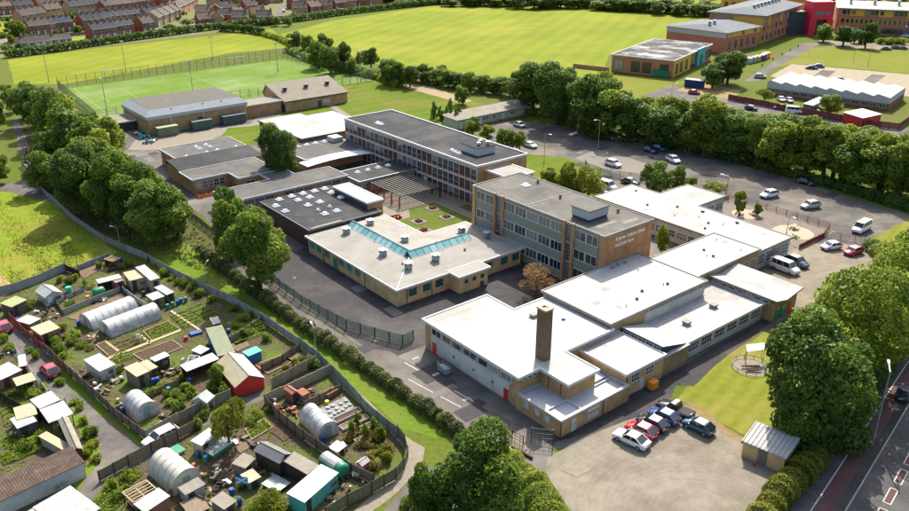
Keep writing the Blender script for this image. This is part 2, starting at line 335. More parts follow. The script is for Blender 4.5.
# fields and pitches (outlines read off the photo, on flat ground)
sheet('far_field', pxs([(262,39),(330,21),(430,6),(560,4),(722,18),(700,32),(609,55),(600,82),(655,100),(600,112),(520,88),(430,80),(345,54)]), .010, FIELD, .3)
sheet('left_field', pxs([(8,60),(80,50),(272,29),(292,47),(230,53),(66,84),(14,84)]), .012, FIELD, .3)
sheet('school_field', pxs([(240,112),(345,84),(372,80),(402,88),(505,108),(528,126),(445,130),(345,118),(250,150),(212,140)]), .014, FIELD2, .3)
PQ = pxs([(61,88),(284.5,58.4),(373,80.5),(100,120)])
sheet('pitch', PQ, .018, PITCH_M)
def quadpt(s, t):      # bilinear point on the pitch, s along the length, t across
    a, b, c, d = [Vector(p) for p in PQ]
    return (a*(1-s) + b*s)*(1-t) + (d*(1-s) + c*s)*t
def pline(name, pts, w=.14, z=.026, m=None, parent=None):
    mb = MB()
    for p, q in zip(pts, pts[1:]):
        p = Vector(p); q = Vector(q); d = (q-p).normalized(); nn = Vector((-d.y, d.x))*w/2
        mb.add([(*(p-nn), z), (*(q-nn), z), (*(q+nn), z), (*(p+nn), z)], [(0,1,2,3)])
    o = mb.obj(name, m or WPAINT, parent); o['kind'] = 'structure' if parent is None else 'part'
    if parent is not None: del o['kind']
    return o
PMARK = mat('faded_pitch_line', (.30,.34,.24), (.20,.26,.14), .8, .95)
for i, pts in enumerate([[(.04,.06),(.96,.06),(.96,.94),(.04,.94),(.04,.06)], [(.5,.06),(.5,.94)], [(.04,.25),(.19,.25),(.19,.75),(.04,.75)], [(.96,.25),(.81,.25),(.81,.75),(.96,.75)], [(.04,.4),(.09,.4),(.09,.6),(.04,.6)], [(.96,.4),(.91,.4),(.91,.6),(.96,.6)]]):
    pline('pitch_marking', [quadpt(*q) for q in pts], .13, m=PMARK)
pline('pitch_marking', [quadpt(.5+.09*math.cos(a), .5+.16*math.sin(a)) for a in [6.2832*i/36 for i in range(37)]], .13, m=PMARK)
sheet('running_track', pxs([(398,81),(432,87),(473,101),(461,103),(404,87)]), .022, mat('tan_track', (.22,.17,.10), (.26,.20,.125), .8, .95), .3)
sheet('meadow', pxs([(-40,188),(42,194),(76,222),(118,252),(108,258),(78,266),(40,284),(12,292),(-40,300)]), .012, MEADOW, .4)
sheet('sandy_path', pxs([(-6,270),(2,274),(12,284),(16,290),(2,298),(-10,300)]), .020, SAND, .3)
sheet('grass_strip', pxs([(140,232),(190,245),(232,280),(330,336),(390,372),(448,425),(438,440),(400,428),(352,385),(296,336),(236,296),(150,260)]), .014, STRIP, .3)
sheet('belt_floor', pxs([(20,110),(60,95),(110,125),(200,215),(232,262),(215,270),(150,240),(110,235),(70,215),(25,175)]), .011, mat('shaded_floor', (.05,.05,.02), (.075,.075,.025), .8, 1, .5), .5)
sheet('footpath', pxs([(30,150),(40,190),(60,198),(46,202),(0,190),(0,185),(26,180),(12,120),(18,118)]), .022, LANE, .2)
sheet('footpath', pxs([(300,342),(352,386),(402,434),(425,448),(420,470),(398,492),(360,522),(340,522),(380,490),(404,462),(404,448),(388,430),(346,392),(298,347)]), .024, PATHT, .15)
sheet('road', pxs([(445,470),(425,466),(402,490),(370,530),(560,530),(520,500)]), .020, TARMAC, .2)
# school yards
sheet('school_yard', uvs([(55.8,60),(66,52),(77,52),(84,57),(112,56),(112,69),(130,82),(130,126),(112,130),(126,165),(112,214),(60,226),(60,160),(55.8,133)]), .016, TARMAC_M, .1)
sheet('dark_yard', rect_uv(56.4, 97, 86.2, 131), .022, TARMAC_D)
sheet('north_apron', pxs([(128,150),(185,150),(240,128),(300,118),(262,112),(250,124),(135,140)]), .024, PATHT, .25)
sheet('north_apron_grass', pxs([(228,128),(255,126),(268,138),(250,146),(214,146)]), .030, FIELD2, .2)
sheet('service_yard', pxs([(100,132),(128,125),(250,118),(262,124),(180,140),(165,165),(130,150)]), .020, TARMAC_M, .15)
sheet('north_path', pxs([(325,104),(331,103),(352,116),(347,118)]), .026, PATHT, .1)
sheet('fire_lane', uvs([(52.4,133),(55.6,133),(55.6,92),(58.6,88),(60.5,66),(60.5,55),(57,50),(54.5,60),(53.6,78),(52.4,100)]), .026, TARMAC, .12)
sheet('fire_lane_verge', uvs([(51.2,133),(52.6,133),(52.6,92),(53.6,70),(52.6,64),(51.2,95)]), .028, STRIP, .2)
pline('lane_marking', uvs([(58.4,84),(59.8,70)]), .14, .036)
pline('lane_marking', uvs([(56.2,80),(57.6,70)]), .12, .036)
sheet('courtyard', uvs([(86.2,116.4),(108.8,116.4),(108.8,150),(86.2,150)]), .026, PATHT, .0)
sheet('courtyard_lawn', uvs([(86.8,117.0),(103.6,117.0),(103.6,135.6),(96.6,135.6),(94.0,131.6),(86.8,131.2)]), .034, LAWN2, .12)
sheet('courtyard_lawn', uvs([(106.2,117),(108.6,117),(108.6,130),(106.2,130)]), .034, LAWN2, .12)
sheet('inner_lawn', uvs([(94,160),(106,160),(106,170),(94,170)]), .034, LAWN2, .3)
# car parks, lawns and road on the right
def tyre_worn():       # gravelly surface polished into faint turning arcs
    m = mat('tyre_worn_car_park', (.155,.137,.105), (.195,.173,.135), .7, .95, .25, col3=(.12,.102,.075), scale3=.13)
    n = m.node_tree.nodes; l = m.node_tree.links; b = n['Principled BSDF']; src = b.inputs['Base Color'].links[0].from_socket
    g = n.new('ShaderNodeNewGeometry'); mp = n.new('ShaderNodeMapping'); mp.inputs['Location'].default_value = (-P(700,520)[0], -P(700,520)[1], 0); l.new(g.outputs['Position'], mp.inputs[0])
    w = n.new('ShaderNodeTexWave'); w.wave_type = 'RINGS'; w.rings_direction = 'Z'; w.inputs['Scale'].default_value = .42; w.inputs['Distortion'].default_value = 6; w.inputs['Detail'].default_value = 6; w.inputs['Detail Scale'].default_value = .8; l.new(mp.outputs[0], w.inputs['Vector'])
    nz = n.new('ShaderNodeTexNoise'); nz.inputs['Scale'].default_value = .12; l.new(g.outputs['Position'], nz.inputs['Vector'])
    mu = n.new('ShaderNodeMath'); mu.operation = 'MULTIPLY'; l.new(w.outputs['Fac'], mu.inputs[0]); l.new(nz.outputs[0], mu.inputs[1])
    mr = n.new('ShaderNodeMapRange'); mr.inputs[1].default_value = .1; mr.inputs[2].default_value = .6; mr.inputs[4].default_value = .10; l.new(mu.outputs[0], mr.inputs[0])
    mx = n.new('ShaderNodeMix'); mx.data_type = 'RGBA'; l.new(mr.outputs[0], mx.inputs[0]); l.new(src, mx.inputs[6]); mx.inputs[7].default_value = (.27,.24,.19,1); l.new(mx.outputs[2], b.inputs['Base Color'])
    return m
sheet('rear_car_park', uvs([(137,70),(160,52),(178,64),(184,125),(184,142),(166,184),(152,184),(142,150),(148,128),(139,110)]), .018, CARP, .3)
sheet('car_park_patch', pxs([(575,158),(600,149),(655,166),(640,182),(612,172)]), .026, mat('pale_tarmac_patch', (.15,.135,.112), (.18,.162,.135), .8, .95), .3)
sheet('car_park_lawn', pxs([(528,154),(566,158),(606,170),(596,180),(600,200),(552,196),(524,172)]), .028, FIELD2, .25)
sheet('side_car_park', uvs([(112,56.4),(127,56),(150,46),(152,66),(137.5,78),(137.5,69.4),(119,69.4),(112,64)]), .024, PALE, .2)
sheet('picnic_terrace', uvs([(138.4,70.4),(157,70.4),(158,94),(148.8,98),(148.6,91),(138.9,90.8)]), .028, mat('terrace_tarmac', (.13,.11,.092), (.165,.14,.115), .8, .93), .1)
sheet('picnic_circle', [(W(151.4,87.6)[0]+3.0*math.cos(t), W(151.4,87.6)[1]+3.0*math.sin(t)) for t in [6.2832*i/28 for i in range(28)]], .036, mat('cream_paving', (.27,.235,.175), (.31,.27,.205), 1.5, .95))
sheet('picnic_circle', [(W(149.6,75.6)[0]+4.0*math.cos(t), W(149.6,75.6)[1]+4.0*math.sin(t)) for t in [6.2832*i/28 for i in range(28)]], .036, mat('cream_paving', (.27,.235,.175), (.31,.27,.205), 1.5, .95))
sheet('verge_lawn', pxs([(868,242),(909,218),(940,230),(940,262),(880,262)]), .030, LAWN, .3)
sheet('front_car_park', pxs([(548,458),(612,426.5),(652,412),(692,404),(724,427),(744,438),(770,452),(806,468),(784,496),(772,540),(590,540),(566,505),(545,470)]), .030, tyre_worn(), .22)
sheet('yard_apron_shade', uvs([(60.5,57.5),(76.5,51.5),(84.5,55.4),(90,57.2),(84,58),(64,57.4)]), .026, TARMAC_D, .1)  # dark tarmac apron; its tone also carries the shade before annex and kitchen
sheet('front_lawn', pxs([(676,401),(690,380),(702,367),(716,357),(745,344),(770,330),(800,316),(870,330),(890,380),(840,450),(800,458),(752,440),(700,412)]), .028, LAWN, .25)
sheet('ramp_path', uvs([(84,56),(86,53.6),(93,55.0),(112,57.2),(112,58.6),(86,57.8)]), .034, TARMAC_D, .06)
# main road: runs between the kerb line and the far side
rd = Vector(P(896,380)) - Vector(P(811,510)); rd.normalize(); rn = Vector((rd.y, -rd.x))
rp0 = Vector(P(811,510)) - rd*45
def rpt(s, t): v = rp0 + rd*s + rn*t; return (v.x, v.y)
def rband(t0, t1, s0=0, s1=260): return [rpt(s0,t0), rpt(s0,t1), rpt(s1,t1), rpt(s1,t0)]
sheet('pavement', rband(-3.0, -.05), .040, ROADM)
sheet('cycle_strip', rband(.15, 1.9), .044, REDT)
sheet('pavement_edge', rband(1.9, 2.9), .048, TARMAC_D)
sheet('road', rband(3.05, 14), .030, ROADM)
o = MB().prism(rband(2.9, 3.06), 0, .13).obj('road_kerb', KERB); o['kind'] = 'structure'
pline('road_marking', [rpt(0,.05), rpt(260,.05)], .14, .052)
for k in range(30):
    s = 34 + k*4.4
    pline('road_marking', [rpt(s,5.7), rpt(s+3.1,5.7), rpt(s+3.1,6.5), rpt(s,6.5), rpt(s,5.7)], .12, .056)
    sheet('road_red_panel', rband(5.76, 6.44, s+.1, s+3.0), .040, REDT)
# far right campus land
sheet('campus_road', pxs([(640,96),(672,84),(690,90),(740,101),(800,113),(860,122),(940,132),(940,142),(850,131),(790,122),(730,112),(660,104)]), .022, LANE, .2)
sheet('campus_road', pxs([(744,81),(800,44),(812,42),(818,45),(770,71),(758,82)]), .026, TARMAC, .1)
CLAWN = mat('campus_lawn_grass', (.10,.12,.010), (.125,.14,.014), .5, .95, .3, col3=(.14,.13,.03), scale3=.04)
sheet('campus_lawn', pxs([(770,68),(815,47),(840,46),(940,50),(940,76),(860,69),(800,64)]), .024, CLAWN, .2)
sheet('campus_car_park', pxs([(770,76),(792,64),(940,77),(940,100),(800,84)]), .026, mat('beige_car_park', (.22,.185,.125), (.26,.22,.155), .5, .95), .2)
for a, b in ((822,836),(872,886)):
    sheet('car_park_bay_row', pxs([(a,68+(a-800)*.085),(b,68+(b-800)*.085),(b-16,82+(b-830)*.085),(a-16,82+(a-830)*.085)]), .032, TARMAC, .05)
sheet('campus_dirt', pxs([(676,90),(700,82),(740,90),(735,100),(690,93)]), .028, mat('dry_dirt', (.20,.145,.06), (.23,.175,.08), .6, .95), .3)
sheet('campus_forecourt', pxs([(812,44),(820,40),(940,44),(940,52),(845,48)]), .028, PALE, .1)
sheet('campus_lawn', pxs([(600,74),(640,76),(690,82),(674,86),(640,104),(600,104)]), .020, CLAWN, .4)
for pts in ([(676,399),(694,404),(726,428),(748,440),(742,444),(718,430),(690,409)], [(744,440),(752,438),(748,458),(742,456)]):
    sheet('worn_lawn_edge', pxs(pts), .036, mat('bare_lawn_edge', (.15,.105,.055), (.19,.145,.075), 1.2, .95, .3), .35, step=.8)
sheet('lane_verge', pxs([(50,356),(76,380),(110,413),(147,443),(140,446),(104,418),(72,388),(48,362)]), .030, STRIP, .25, step=1.0)
sheet('lane_verge', pxs([(60,396),(80,416),(96,438),(100,452),(94,470),(80,490),(72,488),(86,468),(90,452),(84,436),(70,416),(54,400)]), .031, STRIP, .25, step=1.0)
# housing estate land
sheet('estate_ground', pxs([(-60,12),(130,-12),(330,-10),(330,16),(258,27),(60,52),(-60,66)]), .013, mat('estate_earth', (.13,.11,.075), (.10,.13,.03), .25, .95), .3)
sheet('estate_street', pxs([(-40,44),(20,36),(100,31),(100,34.5),(20,40),(-40,50)]), .02, PALE, .1)
sheet('estate_street', pxs([(186,34),(204,4),(212,4),(194,34)]), .02, PALE, .1)
sheet('estate_street', pxs([(268,24),(290,-6),(298,-6),(278,22)]), .02, TARMAC, .1)
sheet('estate_green', pxs([(-40,40),(18,34),(26,30),(20,18),(-40,26)]), .018, FIELD, .2)
sheet('estate_green', pxs([(20,41),(100,35),(96,38),(20,46)]), .019, FIELD, .2)
sheet('estate_green', pxs([(196,32),(213,4),(222,4),(206,30)]), .019, FIELD, .2)
sheet('beyond_field', pxs([(560,4),(700,-30),(960,-30),(960,3),(722,14)]), .012, FIELD, .3)
# allotment ground
sheet('allotment_ground', pxs([(-60,292),(14,292),(60,272),(100,256),(150,268),(232,306),(296,346),(346,392),(400,440),(404,462),(380,490),(340,525),(-60,560)]), .015, SOIL, .2)
LANE_PX = pxs([(-40,300),(-10,312),(12,322),(30,338),(48,352),(74,378),(108,412),(146,442),(170,438),(212,412),(240,398),(262,392),(268,398),(238,408),(196,430),(150,458),(128,468),(112,478),(84,512),(60,530),(52,524),(78,490),(92,470),(98,455),(94,440),(80,420),(50,390),(20,362),(2,334),(-40,320)])
sheet('allotment_lane', LANE_PX, .024, LANE, .25)

# repairs, stains and drain covers on the tarmac
rp_ = random.Random(21)
PATCHM = [mat('fresh_tarmac_patch', (.045,.043,.043), (.058,.055,.054), 1.5, .9, .2), mat('faded_tarmac_patch', (.12,.11,.098), (.145,.132,.118), 1.2, .9, .2)]
for (u0, u1, v0, v1, n_) in ((57.5,63,64,86,7),(57,67,88,130,8),(66,96,86.5,96,5),(140,180,76,140,12),(146,168,140,180,8),(62,86,206,226,5),(119,136,57.5,68,4)):
    for k in range(n_):
        u, v = rp_.uniform(u0,u1), rp_.uniform(v0,v1); a_, b_ = rp_.uniform(.6,2.6), rp_.uniform(.5,1.6)
        if rp_.random() < .5: a_, b_ = b_, a_
        sheet('tarmac_patch', uvs([(u-a_,v-b_),(u+a_,v-b_*rp_.uniform(.8,1)),(u+a_,v+b_),(u-a_*rp_.uniform(.85,1),v+b_)]), .0395+.0007*k, rp_.choice(PATCHM), .05, step=.7)
for (u, v) in ((59.6,74),(58.6,92),(60,120),(72,93),(90,90),(61,81)):
    c = W(u, v); o = MB().prism([(c[0]+.32*math.cos(6.2832*i/12), c[1]+.32*math.sin(6.2832*i/12)) for i in range(12)], 0, .052).obj('drain_cover', DGREY); o['kind'] = 'structure'
# ---------------------------------------------------------------- school buildings, built on the school grid (u, v)
WINC = {}
def window_mesh(w, h, nx, ny, fm, gm, bar=.07, sill=False):
    k = (round(w,2), round(h,2), nx, ny, fm.name, gm.name, bar)
    if k not in WINC:
        f = MB(); t = .09
        f.box(-w/2,-.10,0, w/2,.02,t).box(-w/2,-.10,h-t, w/2,.02,h).box(-w/2,-.10,t, -w/2+t,.02,h-t).box(w/2-t,-.10,t, w/2,.02,h-t)
        iw, ih = w-2*t, h-2*t
        for i in range(1, nx): x = -w/2+t+iw*i/nx; f.box(x-bar/2,-.085,t, x+bar/2,.02,h-t)
        for j in range(1, ny):
            z = t+ih*j/ny
            for i in range(nx):
                xa = -w/2+t+iw*i/nx+bar/2; xb = -w/2+t+iw*(i+1)/nx-bar/2
                f.box(xa,-.08,z-bar/2, xb,.02,z+bar/2)
        g = MB().add([(-w/2+t,-.035,t),(w/2-t,-.035,t),(w/2-t,-.035,h-t),(-w/2+t,-.035,h-t)], [(0,1,2,3)])
        WINC[k] = (f.mesh(fm, 'window'), g.mesh(gm, 'pane'))
    return WINC[k]
class Bld:
    def __init__(s, name, label, cat, u, v, group=None, rz=None, base=None):
        s.u, s.v = u, v
        s.e = thing(name, label, cat, (*(base or W(u, v)), 0), A0 if rz is None else rz, group)
    def mb(s): return MB(s.u, s.v)
    def part(s, name, mb, m, parent=None, smooth=False): return mb.obj(name, m, parent or s.e, smooth=smooth)
    def walls(s, poly, z0, z1, m, name='wall'): return s.part(name, s.mb().prism(poly, z0, z1, top=False), m)
    def roof(s, poly, z, m, over=.25, th=.22, fascia=WHITE, lip=.12, fh=.3):
        r = s.part('roof', s.mb().prism(offset(poly, over-.12), z-th, z, bot=True), m)
        if fascia: s.part('fascia', s.mb().ring(poly, over-.1, over+.12, z-fh, z+lip), fascia, r)
        return r
    def win(s, u, v, z, w, h, nx, ny, ang, fm=WHITE, gm=GLASS, name='window', bar=.07):
        a, b = window_mesh(w, h, nx, ny, fm, gm, bar)
        o = put(name, a, s.e, (u-s.u, v-s.v, z), ang); put('pane', b, o); return o
    def row(s, p0, p1, n, w, h, z, nx=2, ny=2, fm=WHITE, gm=GLASS, bar=.07, skip=()):
        ang = math.atan2(p1[1]-p0[1], p1[0]-p0[0])
        for i in range(n):
            if i in skip: continue
            t = (i+.5)/n; s.win(p0[0]+(p1[0]-p0[0])*t, p0[1]+(p1[1]-p0[1])*t, z, w, h, nx, ny, ang, fm, gm, bar=bar)
    def door(s, u, v, ang, m, w=1.0, h=2.1, z=.05):
        o = put('door', BOXC.setdefault(('door', m.name, w, h), MB().box(-w/2,-.07,0,w/2,.02,h).mesh(m, 'door')), s.e, (u-s.u, v-s.v, z), ang)
        put('door_handle', BOXC.setdefault(('dh', w), MB().box(w/2-.18,-.12,1.0,w/2-.1,-.07,1.12).mesh(DGREY, 'door_handle')), o)
        return o
    def bx(s, name, m, u0, v0, z0, u1, v1, z1, parent=None):
        return s.part(name, s.mb().box(u0, v0, z0, u1, v1, z1), m, parent)
def rect(u0, u1, v0, v1): return [(u0,v0),(u1,v0),(u1,v1),(u0,v1)]
LF, RF = -math.pi/2, 0.0          # faces towards -u and towards -v
SKYC = [None]
def skylight(b, u, v, z, w=1.3):
    k = ('sky', w)
    if k not in BOXC:
        m = MB(); h = w/2
        m.box(-h,-h,0,h,h,.18)
        m.add([(-h+.08,-h+.08,.18),(h-.08,-h+.08,.18),(h-.08,h-.08,.18),(-h+.08,h-.08,.18),(-h/2,-h/2,.48),(h/2,-h/2,.48),(h/2,h/2,.48),(-h/2,h/2,.48)], [(0,1,5,4),(1,2,6,5),(2,3,7,6),(3,0,4,7),(4,5,6,7)])
        BOXC[k] = m.mesh(mat('skylight_dome', (.72,.73,.72), (.62,.64,.64), 2, .35), 'skylight')
    return put('skylight', BOXC[k], b.e, (u-b.u, v-b.v, z), 0)
def vent(b, u, v, z, w=.9, h=.9, m=GREYM, name='roof_vent'):
    k = ('vent', w, h, m.name)
    if k not in BOXC:
        BOXC[k] = MB().cbox(0,0,0,w*.8,w*.8,h*.55).cbox(0,0,h*.55,w,w,h*.12).cbox(0,0,h*.67,w*.7,w*.7,h*.2).cbox(0,0,h*.87,w*1.05,w*1.05,h*.1).mesh(m, name)
    return put(name, BOXC[k], b.e, (u-b.u, v-b.v, z), 0)

# --- front block with the tall chimney
b = Bld('front_block', 'flat white-roofed school block with pale panel wall and red door, beside the tall brick chimney', 'building', 63.4, 60)
FP = [(63.4,65.2),(67.3,65.2),(67.3,60),(72.5,60),(72.5,66.2),(82.6,66.2),(82.6,79.2),(75.5,79.2),(75.5,85.5),(63.4,85.5)]
b.walls(FP, 0, 4.75, BRICK_B)
b.roof(FP, 4.9, WROOF, .3)
for i in range(5):
    v0 = 84.0 - i*3.44; b.bx('wall_panel', PALEC, 63.31, v0-3.40, .25, 63.42, v0, 3.05)
for i, (v, w) in enumerate([(82.75,2.2),(80.3,2.0),(78.0,2.0),(75.1,2.9),(72.3,2.0),(70.0,2.0),(67.5,2.2)]):
    b.win(63.4, v, 3.12, w, 1.15, 2 if w > 2.1 else 1, 1, LF)
b.bx('wall_panel', PALEC, 63.33, 66.9, 4.3, 63.41, 84.0, 4.56)
b.door(63.31, 83.2, LF, REDP, .9, 1.9); b.door(63.31, 67.4, LF, REDP, .9, 1.9)
b.row((64.0,65.2),(66.8,65.2), 3, .75, .6, 3.9, 1, 1)
for v in (66.4, 70.9): b.part('drainpipe', b.mb().tube((67.2,61.2+ (v-66.4)*.5,2.5),(67.2,61.2+(v-66.4)*.5,4.7),.07), WOODR)
for v in (78.6, 74.2, 70.2): b.part('vent_grille', b.mb().cbox(63.28, v, 1.5, .06, .3, .3), DGREY)
vent(b, 76.5, 76.0, 4.9, 1.0, .5, CROOF); vent(b, 79.4, 72.6, 4.9, .5, .35)
# chimney
c = Bld('brick_chimney', 'tall square dark brick chimney with stone cap, standing on the white flat roof', 'chimney', 70.9, 66.0)
cu, cv = UV(548, 361, 4.9)
c.u, c.v = 0, 0
c.e.location = (*W(cu, cv+1.0), 0)
c.part('shaft', MB().cbox(0,0,4.85,1.35,1.6,7.6), BRICK_D)
c.part('cap', MB().ring(rect(-.68,.68,-.8,.8), -.34, .1, 12.45, 12.7), mat('cap_stone', (.52,.42,.26), (.45,.36,.22), 3, .9))
c.part('flue', MB().cbox(0,-.2,12.2,.4,.6,.42), KERB)
# --- annex
b = Bld('boiler_annex', 'low tan brick annex with shaded flat roof and blank boarded windows, below the chimney', 'building', 63.1, 57)
AP = rect(63.1, 76.15, 57, 65.15)
b.walls(AP, 0, 2.35, BRICK_B)
r = b.part('roof', b.mb().prism(offset(AP, -.05), 2.05, 2.2), mat('lead_grey_roof', (.33,.34,.35), (.38,.385,.39), .6, .8))
b.part('parapet', b.mb().ring(AP, -.42, .06, 2.28, 2.55), WROOF)
b.bx('roof_kerb', LGREY, 63.6, 59.9, 2.2, 76.1, 60.1, 2.42, r); b.bx('roof_kerb', LGREY, 67.1, 57.4, 2.2, 67.3, 59.88, 2.4, r)
for v in (63.2, 61.2, 59.4): b.win(63.1, v, 1.15, .95, .95, 1, 1, LF, LGREY, PALEC)
b.door(65.4, 57, RF, PALEC, .85, 2.0)
b.win(69.0, 57, 1.75, 2.2, .4, 1, 1, RF, WHITE, PALEC); b.bx('shutter', LGREY, 67.9, 56.93, .5, 70.1, 57.02, 1.25)
b.part('drainpipe', b.mb().tube((70.9,56.9,.1),(70.9,56.9,2.3),.06), DGREY); b.part('drainpipe', b.mb().tube((63.0,56.9,.1),(63.0,56.9,2.3),.08), DGREY)
b.bx('roof_hatch', LGREY, 73.0, 59.9+.6, 2.2, 75.4, 62.4, 2.5)
# --- kitchen block
b = Bld('kitchen_block', 'white-roofed yellow brick block with two small grid windows, beside the low boiler annex', 'building', 76.2, 57.8)
KP = rect(76.2, 84.3, 57.8, 66.1)
b.walls(KP, 0, 3.7, BRICK_Y); b.roof(KP, 3.85, WROOF, .15)
b.win(78.2,57.8,1.95,1.8,1.25,3,2,RF); b.win(81.2,57.8,1.95,1.8,1.25,3,2,RF); b.door(79.7,57.8,RF,PALEC,.8,1.9)
b.part('drainpipe', b.mb().tube((76.35,57.7,.1),(76.35,57.7,3.6),.06), DGREY)
# --- stone room with wedge roof
b = Bld('studio_wedge_block', 'rough stone walled room under a tilted white wedge roof with side clerestory glazing', 'building', 84.4, 58.1)
SP = rect(84.4, 90.6, 58.1, 66.2)
b.walls(SP, 0, 2.95, STONE)
b.part('roof', b.mb().prism(offset(SP,.1), 2.96, 3.08), WROOF)
w0 = [(85.0,58.7),(90.2,58.7),(90.2,65.9),(85.0,65.9)]
b.part('wedge_side', b.mb().add([(85.0,58.7,3.08),(90.3,58.7,3.08),(85.0,58.7,4.45),(85.0,65.9,3.08),(90.3,65.9,3.08),(85.0,65.9,4.45)], [(0,1,2),(4,3,5),(3,0,2,5)]), DGREY)
b.part('wedge_roof', b.mb().add([(84.8,58.5,4.6),(90.5,58.5,3.16),(90.5,66.1,3.16),(84.8,66.1,4.6),(84.8,58.5,4.48),(90.5,58.5,3.1),(90.5,66.1,3.1),(84.8,66.1,4.48)], [(0,1,2,3),(4,7,6,5),(0,4,5,1),(3,2,6,7),(0,3,7,4),(1,5,6,2)]), WROOF)
b.row((85.0,65.7),(85.0,58.9), 5, 1.3, .95, 3.2, 2, 1)
# --- classroom wing
b = Bld('classroom_wing', 'low white-roofed classroom wing with a row of large grid windows facing the lawn', 'building', 90.7, 58.8)
CPl = [(90.7,58.8),(111.0,58.8),(111.0,69.2),(106.3,69.2),(106.3,66.3),(90.7,66.3)]
b.walls(CPl, 0, 2.8, PALEC); b.roof(CPl, 2.95, WROOF, .2)
for i in range(6): b.win(92.7+i*3.25, 58.8, .95, 2.6, 1.5, 4, 2, RF)
for u, v in ((95.5,62.2),(103.5,63.0)): vent(b, u, v, 2.95, 1.1, .6, CROOF)
for u, v in ((97.3,64.6),(101.8,64.4)): b.bx('roof_upstand', LGREY, u, v, 2.95, u+1.3, v+.12, 3.1); 
# --- hall
b = Bld('assembly_hall', 'tall hall with broad bright white flat roof and clerestory slot windows', 'building', 82.8, 66.4)
HP = rect(82.8, 105.8, 66.45, 80.3)
b.walls(HP, 0, 5.45, BRICK_B); b.roof(HP, 5.6, WROOF, .2, fascia=CROOF)
b.bx('clerestory_panel', PALEC, 90.6, 66.36, 3.2, 105.6, 66.44, 4.7)
for i in range(16): b.win(91.5+i*.86, 66.37, 4.72, .62, .5, 1, 1, RF, LGREY)
for u, v in ((98.0,79.2),(99.6,79.4),(101.2,79.3)): vent(b, u, v, 5.6, .45, .4)
rs_ = random.Random(4)
def roof_bits(b, u0, u1, v0, v1, z, n):
    for k in range(n):
        u = rs_.uniform(u0, u1); v = rs_.uniform(v0, v1)
        if k % 3 == 0: b.part('roof_pipe', b.mb().tube((u,v,z),(u,v,z+.45),.09,n=6), GREYM)
        elif k % 3 == 1: vent(b, u, v, z, .4, .35, DGREY)
        else: b.bx('roof_patch', mat('repair_felt', (.22,.215,.20), (.26,.25,.235), 1, .9), u, v, z, u+rs_.uniform(.6,1.6), v+rs_.uniform(.5,1.1), z+.012)
roof_bits(b, 84, 104, 67.5, 78, 5.6, 9)
# --- second white roof
b = Bld('link_block', 'white flat-roofed link block between hall and rear classrooms with glazed end wall', 'building', 106.0, 69.4)
LP2 = rect(106.0, 126.1, 69.4, 78.8)
b.walls(LP2, 0, 4.55, BRICK_B); b.roof(LP2, 4.75, WROOF, .2, fascia=CROOF)
b.row((118.8,69.4),(125.8,69.4), 3, 1.9, 2.0, 1.2, 4, 3)
b.row((106.0,78.6),(106.0,69.6), 3, 2.2, 1.1, 2.8, 3, 1)
roof_bits(b, 107, 125, 70.4, 77.6, 4.75, 7)
# --- rear classroom range
b = Bld('rear_classroom_range', 'long L-shaped low range with pale white roof behind the lettered brick end wall', 'building', 126.2, 70)
RP = [(126.4,70),(138.0,70),(138.6,91.4),(148.3,91.4),(148.3,101),(138.6,101),(138.6,108.7),(126.4,108.7)]
b.walls(RP, 0, 3.65, PALEC); b.roof(RP, 3.8, WROOF, .2, fascia=CROOF)
b.row((126.4,108),(126.4,79.5), 11, 2.2, 1.5, 1.0, 3, 2)
b.row((127,70),(137.6,70), 4, 2.2, 2.1, .9, 4, 3)
b.row((139,91.4),(148,91.4), 3, 2.4, 1.8, .9, 3, 2)
for v in (88.5, 80.5): vent(b, 136.4, v, 3.8, .6, .35, DGREY)
b.bx('brick_pier', BRICK_O, 125.9, 69.75, 0, 126.5, 70.1, 3.5); b.bx('brick_pier', BRICK_O, 132.0, 69.85, 0, 132.6, 70.15, 3.5)
roof_bits(b, 127.4, 137, 72, 107, 3.8, 14)
# --- entrance building, butterfly roof
b = Bld('entrance_pavilion', 'entrance pavilion with white butterfly roof and slot windows beside the parked minibus', 'building', 111, 56.8)
EP = rect(111.3, 118.3, 57.2, 69.0)
b.walls(EP, 0, 3.4, BRICK_B)
b.part('roof', b.mb().add([(110.9,56.6,4.1),(114.2,56.6,3.45),(114.2,69.2,3.45),(110.9,69.2,4.1),(118.8,56.6,4.2),(118.8,69.2,4.2)], [(0,1,2,3),(1,4,5,2)]), WROOF)
b.part('roof_edge', b.mb().add([(110.88,56.6,4.08),(110.88,69.2,4.08),(110.88,69.2,3.8),(110.88,56.6,3.8),(114.2,56.58,3.44),(114.2,56.58,3.2),(118.8,56.58,4.18),(118.8,56.58,3.9),(110.88,56.58,4.08),(110.88,56.58,3.8)], [(0,1,2,3),(8,9,5,4),(4,5,7,6)]), CROOF)
for i in range(7): b.win(111.3, 67.9-i*1.55, 3.02, 1.2, .5, 1, 1, LF)
b.row((112,57.2),(115.4,57.2), 2, 1.4, 2.2, .2, 1, 2, TEALF, GLASSB); b.door(116.4,57.2,RF,REDP,.9,2.1)
